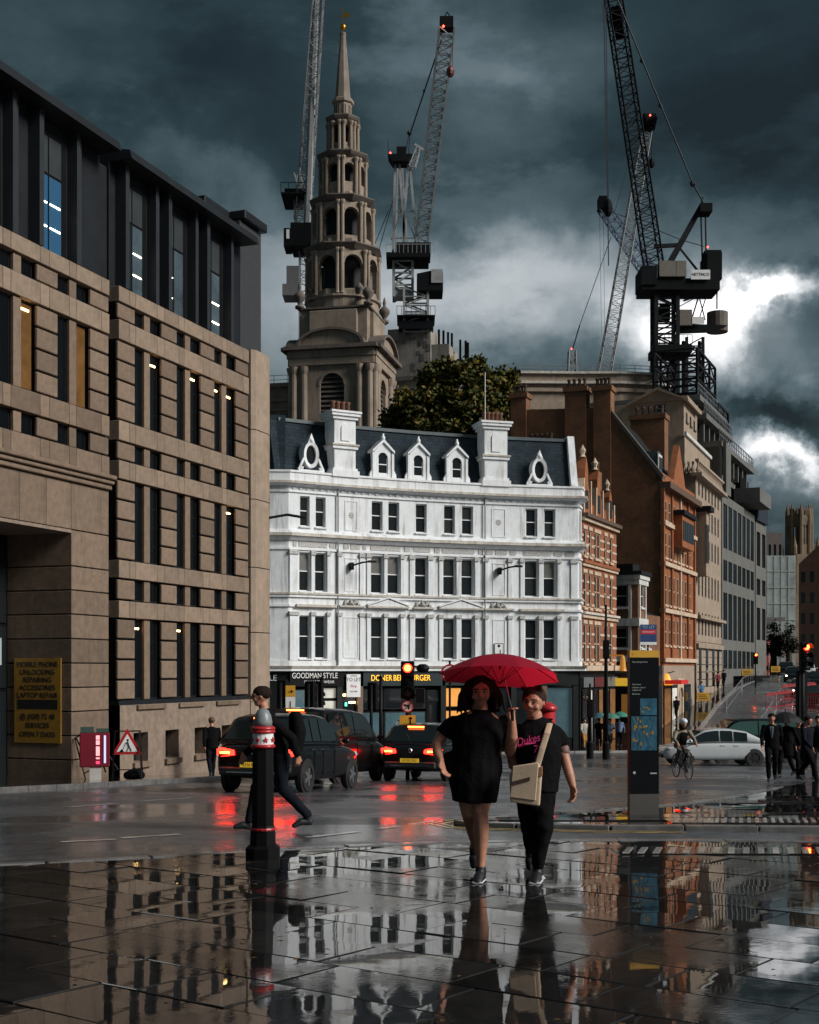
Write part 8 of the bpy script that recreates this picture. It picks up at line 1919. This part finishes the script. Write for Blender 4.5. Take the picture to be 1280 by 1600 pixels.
# letting board on a post above the map pillar, seen against the brick
d = 84; lb = empty('letting_board', (xat(1013, d), d, G(d) + .12), R(5), 'blue TO LET board with red band behind the map pillar top', 'sign'); zl = zat(1008, d) - G(d) - .12
m = MB(); m.box(-.55, .55, -.05, 0, zl, zl + 1.35); p_ = m.build('panel', mat('navy_board', (.02, .05, .16), .5), lb); m = MB(); m.box(-.5, .5, -.06, -.051, zl + .72, zl + 1.0); m.build('red_band', mat('bright_red_band', (.6, .02, .04), .5), p_); m = MB(); m.box(-.55, .55, -.06, -.051, zl + .02, zl + .2); m.build('white_band', M_whitepaint, p_); text('TO LET', .26, mat('pale_blue_letters', (.3, .5, .7), .5, var=0), p_, (0, -.065, zl + 1.17)); text('RESTAURANT', .13, M_txw, p_, (0, -.067, zl + .86)); m = MB(); m.tube([(0, .05, 0), (0, .05, zl + .3)], .05, 8); m.build('post', M_black, lb)
# pedestrian barriers up the middle of the far street
def barrier(a, b, label, mat_=M_steel, H=1.05, nb_=8, red=False):
    o = empty('barrier', (a[0], a[1], G(a[1])), 0, label, 'barrier', 'crowd barriers up the far street' if not red else 'red plastic barriers'); A = Vector((0, 0, 0)); Bv = Vector((b[0] - a[0], b[1] - a[1], G(b[1]) - G(a[1])))
    up = Vector((0, 0, H)); m = MB(); r_ = .035
    m.tube([A, A + up * .9, A + up + Bv * .05, Bv * .95 + up, Bv + up * .9, Bv], r_, 6); m.tube([A + up * .2, Bv + up * .2], r_ * .8, 6); m.build('frame', mat_, o)
    if red: q = MB(); q.bar(A + up * .93, Bv + up * .93, .05, .13); q.bar(A + up * .35, Bv + up * .35, .05, .10); q.build('board', mat_, o)
    for k in range(1, nb_): q = MB(); p = Bv * (k / nb_); q.bar(p + up * .2, p + up, .03); q.build('bar', mat_, o)
    return o
bl = [((xat(1135, 100), 100), (xat(1160, 115), 115)), ((xat(1160, 115), 115.3), (xat(1185, 130), 130)), ((xat(1180, 84), 84), (xat(1195, 92), 92)), ((xat(1196, 92.5), 92.5), (xat(1212, 101), 101)), ((xat(1213, 102), 102), (xat(1228, 112), 112))]
for i, (a, b) in enumerate(bl): barrier(a, b, ['grey crowd barrier lowest of the left row', 'grey crowd barrier above it in the left row', 'grey crowd barrier with rounded top nearest the cars', 'grey crowd barrier second up from the cars', 'grey crowd barrier third up from the cars'][i], nb_=10)
M_redpl = mat('red_barrier_plastic', (.30, .012, .018), .5, var=.2)
for i, (x0, x1, d0, d1) in enumerate(((1197, 1240, 98, 100), (1244, 1290, 99, 97), (1222, 1275, 103, 105))):
    barrier((xat(x0, d0), d0), (xat(x1, d1), d1), ['red plastic barrier left of the traffic light silhouette', 'red plastic barrier right of the traffic light silhouette', 'red plastic barrier behind the other two'][i], M_redpl, 1.7, 12, True)
# yellow works signs up the street
for i, (px, d, yc, w, lab) in enumerate(((1099, 102, 1094, 1.0, 'yellow works sign standing on the far kerb'), (1168, 128, 1052, 1.1, 'yellow works sign with round emblem up the street'), (1212, 140, 1052, 1.0, 'small yellow works sign beyond the barriers'))):
    o = empty('works_sign', (xat(px, d), d, G(d) + .01), 0, lab, 'sign', 'yellow works signs'); zc = min(max(zat(yc, d) - G(d), .9), 1.2)
    m = MB(); m.box(-w / 2, w / 2, -.05, 0, zc - .32, zc + .32); p_ = m.build('panel', M_yellow, o); m = MB(); m.bar((-w * .35, .02, 0), (-w * .35, .02, zc + .2), .06); m.bar((w * .35, .02, 0), (w * .35, .02, zc + .2), .06); m.build('legs', M_black, o)
    for j in range(3): q = MB(); q.box(-w * .38, w * (.2 + .08 * j), -.058, -.051, zc + .12 - j * .15, zc + .17 - j * .15); q.build('text_line', M_ink, p_)
# far red signal over the street
signal(1181, 118, 1020, 'small red traffic light on a thin post far up the street', True, grp=None)
# shop lamps and little lit signs beyond the pillar
fs = empty('shop_sign', (xat(1042, 93), 93, zat(1062, 93)), R(-20), 'amber shaded lamp sign above the takeaway window', 'sign'); m = MB(); m.lathe([(.45, -.4), (.4, -.2), (.2, .3), (.08, .45)], 12); m.build('shade', mat('amber_shade', (.5, .22, .02), .5, var=.1, emit=.35, ecol=(1, .4, .03)), fs)
m = MB(); m.bar((0, 0, .45), (.4, .9, .6), .06); m.build('bracket', M_black, fs)
# ------------------------------------------------------------------ fallen leaves and bits on the wet paving
rs = random.Random(17); m = MB()
for _ in range(90):
    y = rs.uniform(5.2, 15.0); x = rs.uniform(-.33 * y, .33 * y); z = G(y) + .066; a = rs.uniform(0, 6.28); s_ = rs.uniform(.012, .03)
    c, sn = math.cos(a) * s_, math.sin(a) * s_
    m.add([(x - c, y - sn, z), (x + sn * .6, y - c * .6, z + .004), (x + c, y + sn, z + .002), (x - sn * .6, y + c * .6, z + .005)], ((0, 1, 2, 3),))
me = bpy.data.meshes.new('leaf_litter'); me.from_pydata(m.v, [], m.f); me.materials.append(leaf_mat('fallen_leaves', (.03, .02, .01), (.09, .05, .015), (.16, .08, .02)))
tag(put('leaf_litter', me), 'scattered small fallen leaves on the wet paving', 'leaves', kind='stuff')

bpy.data.scenes.remove(TMP)
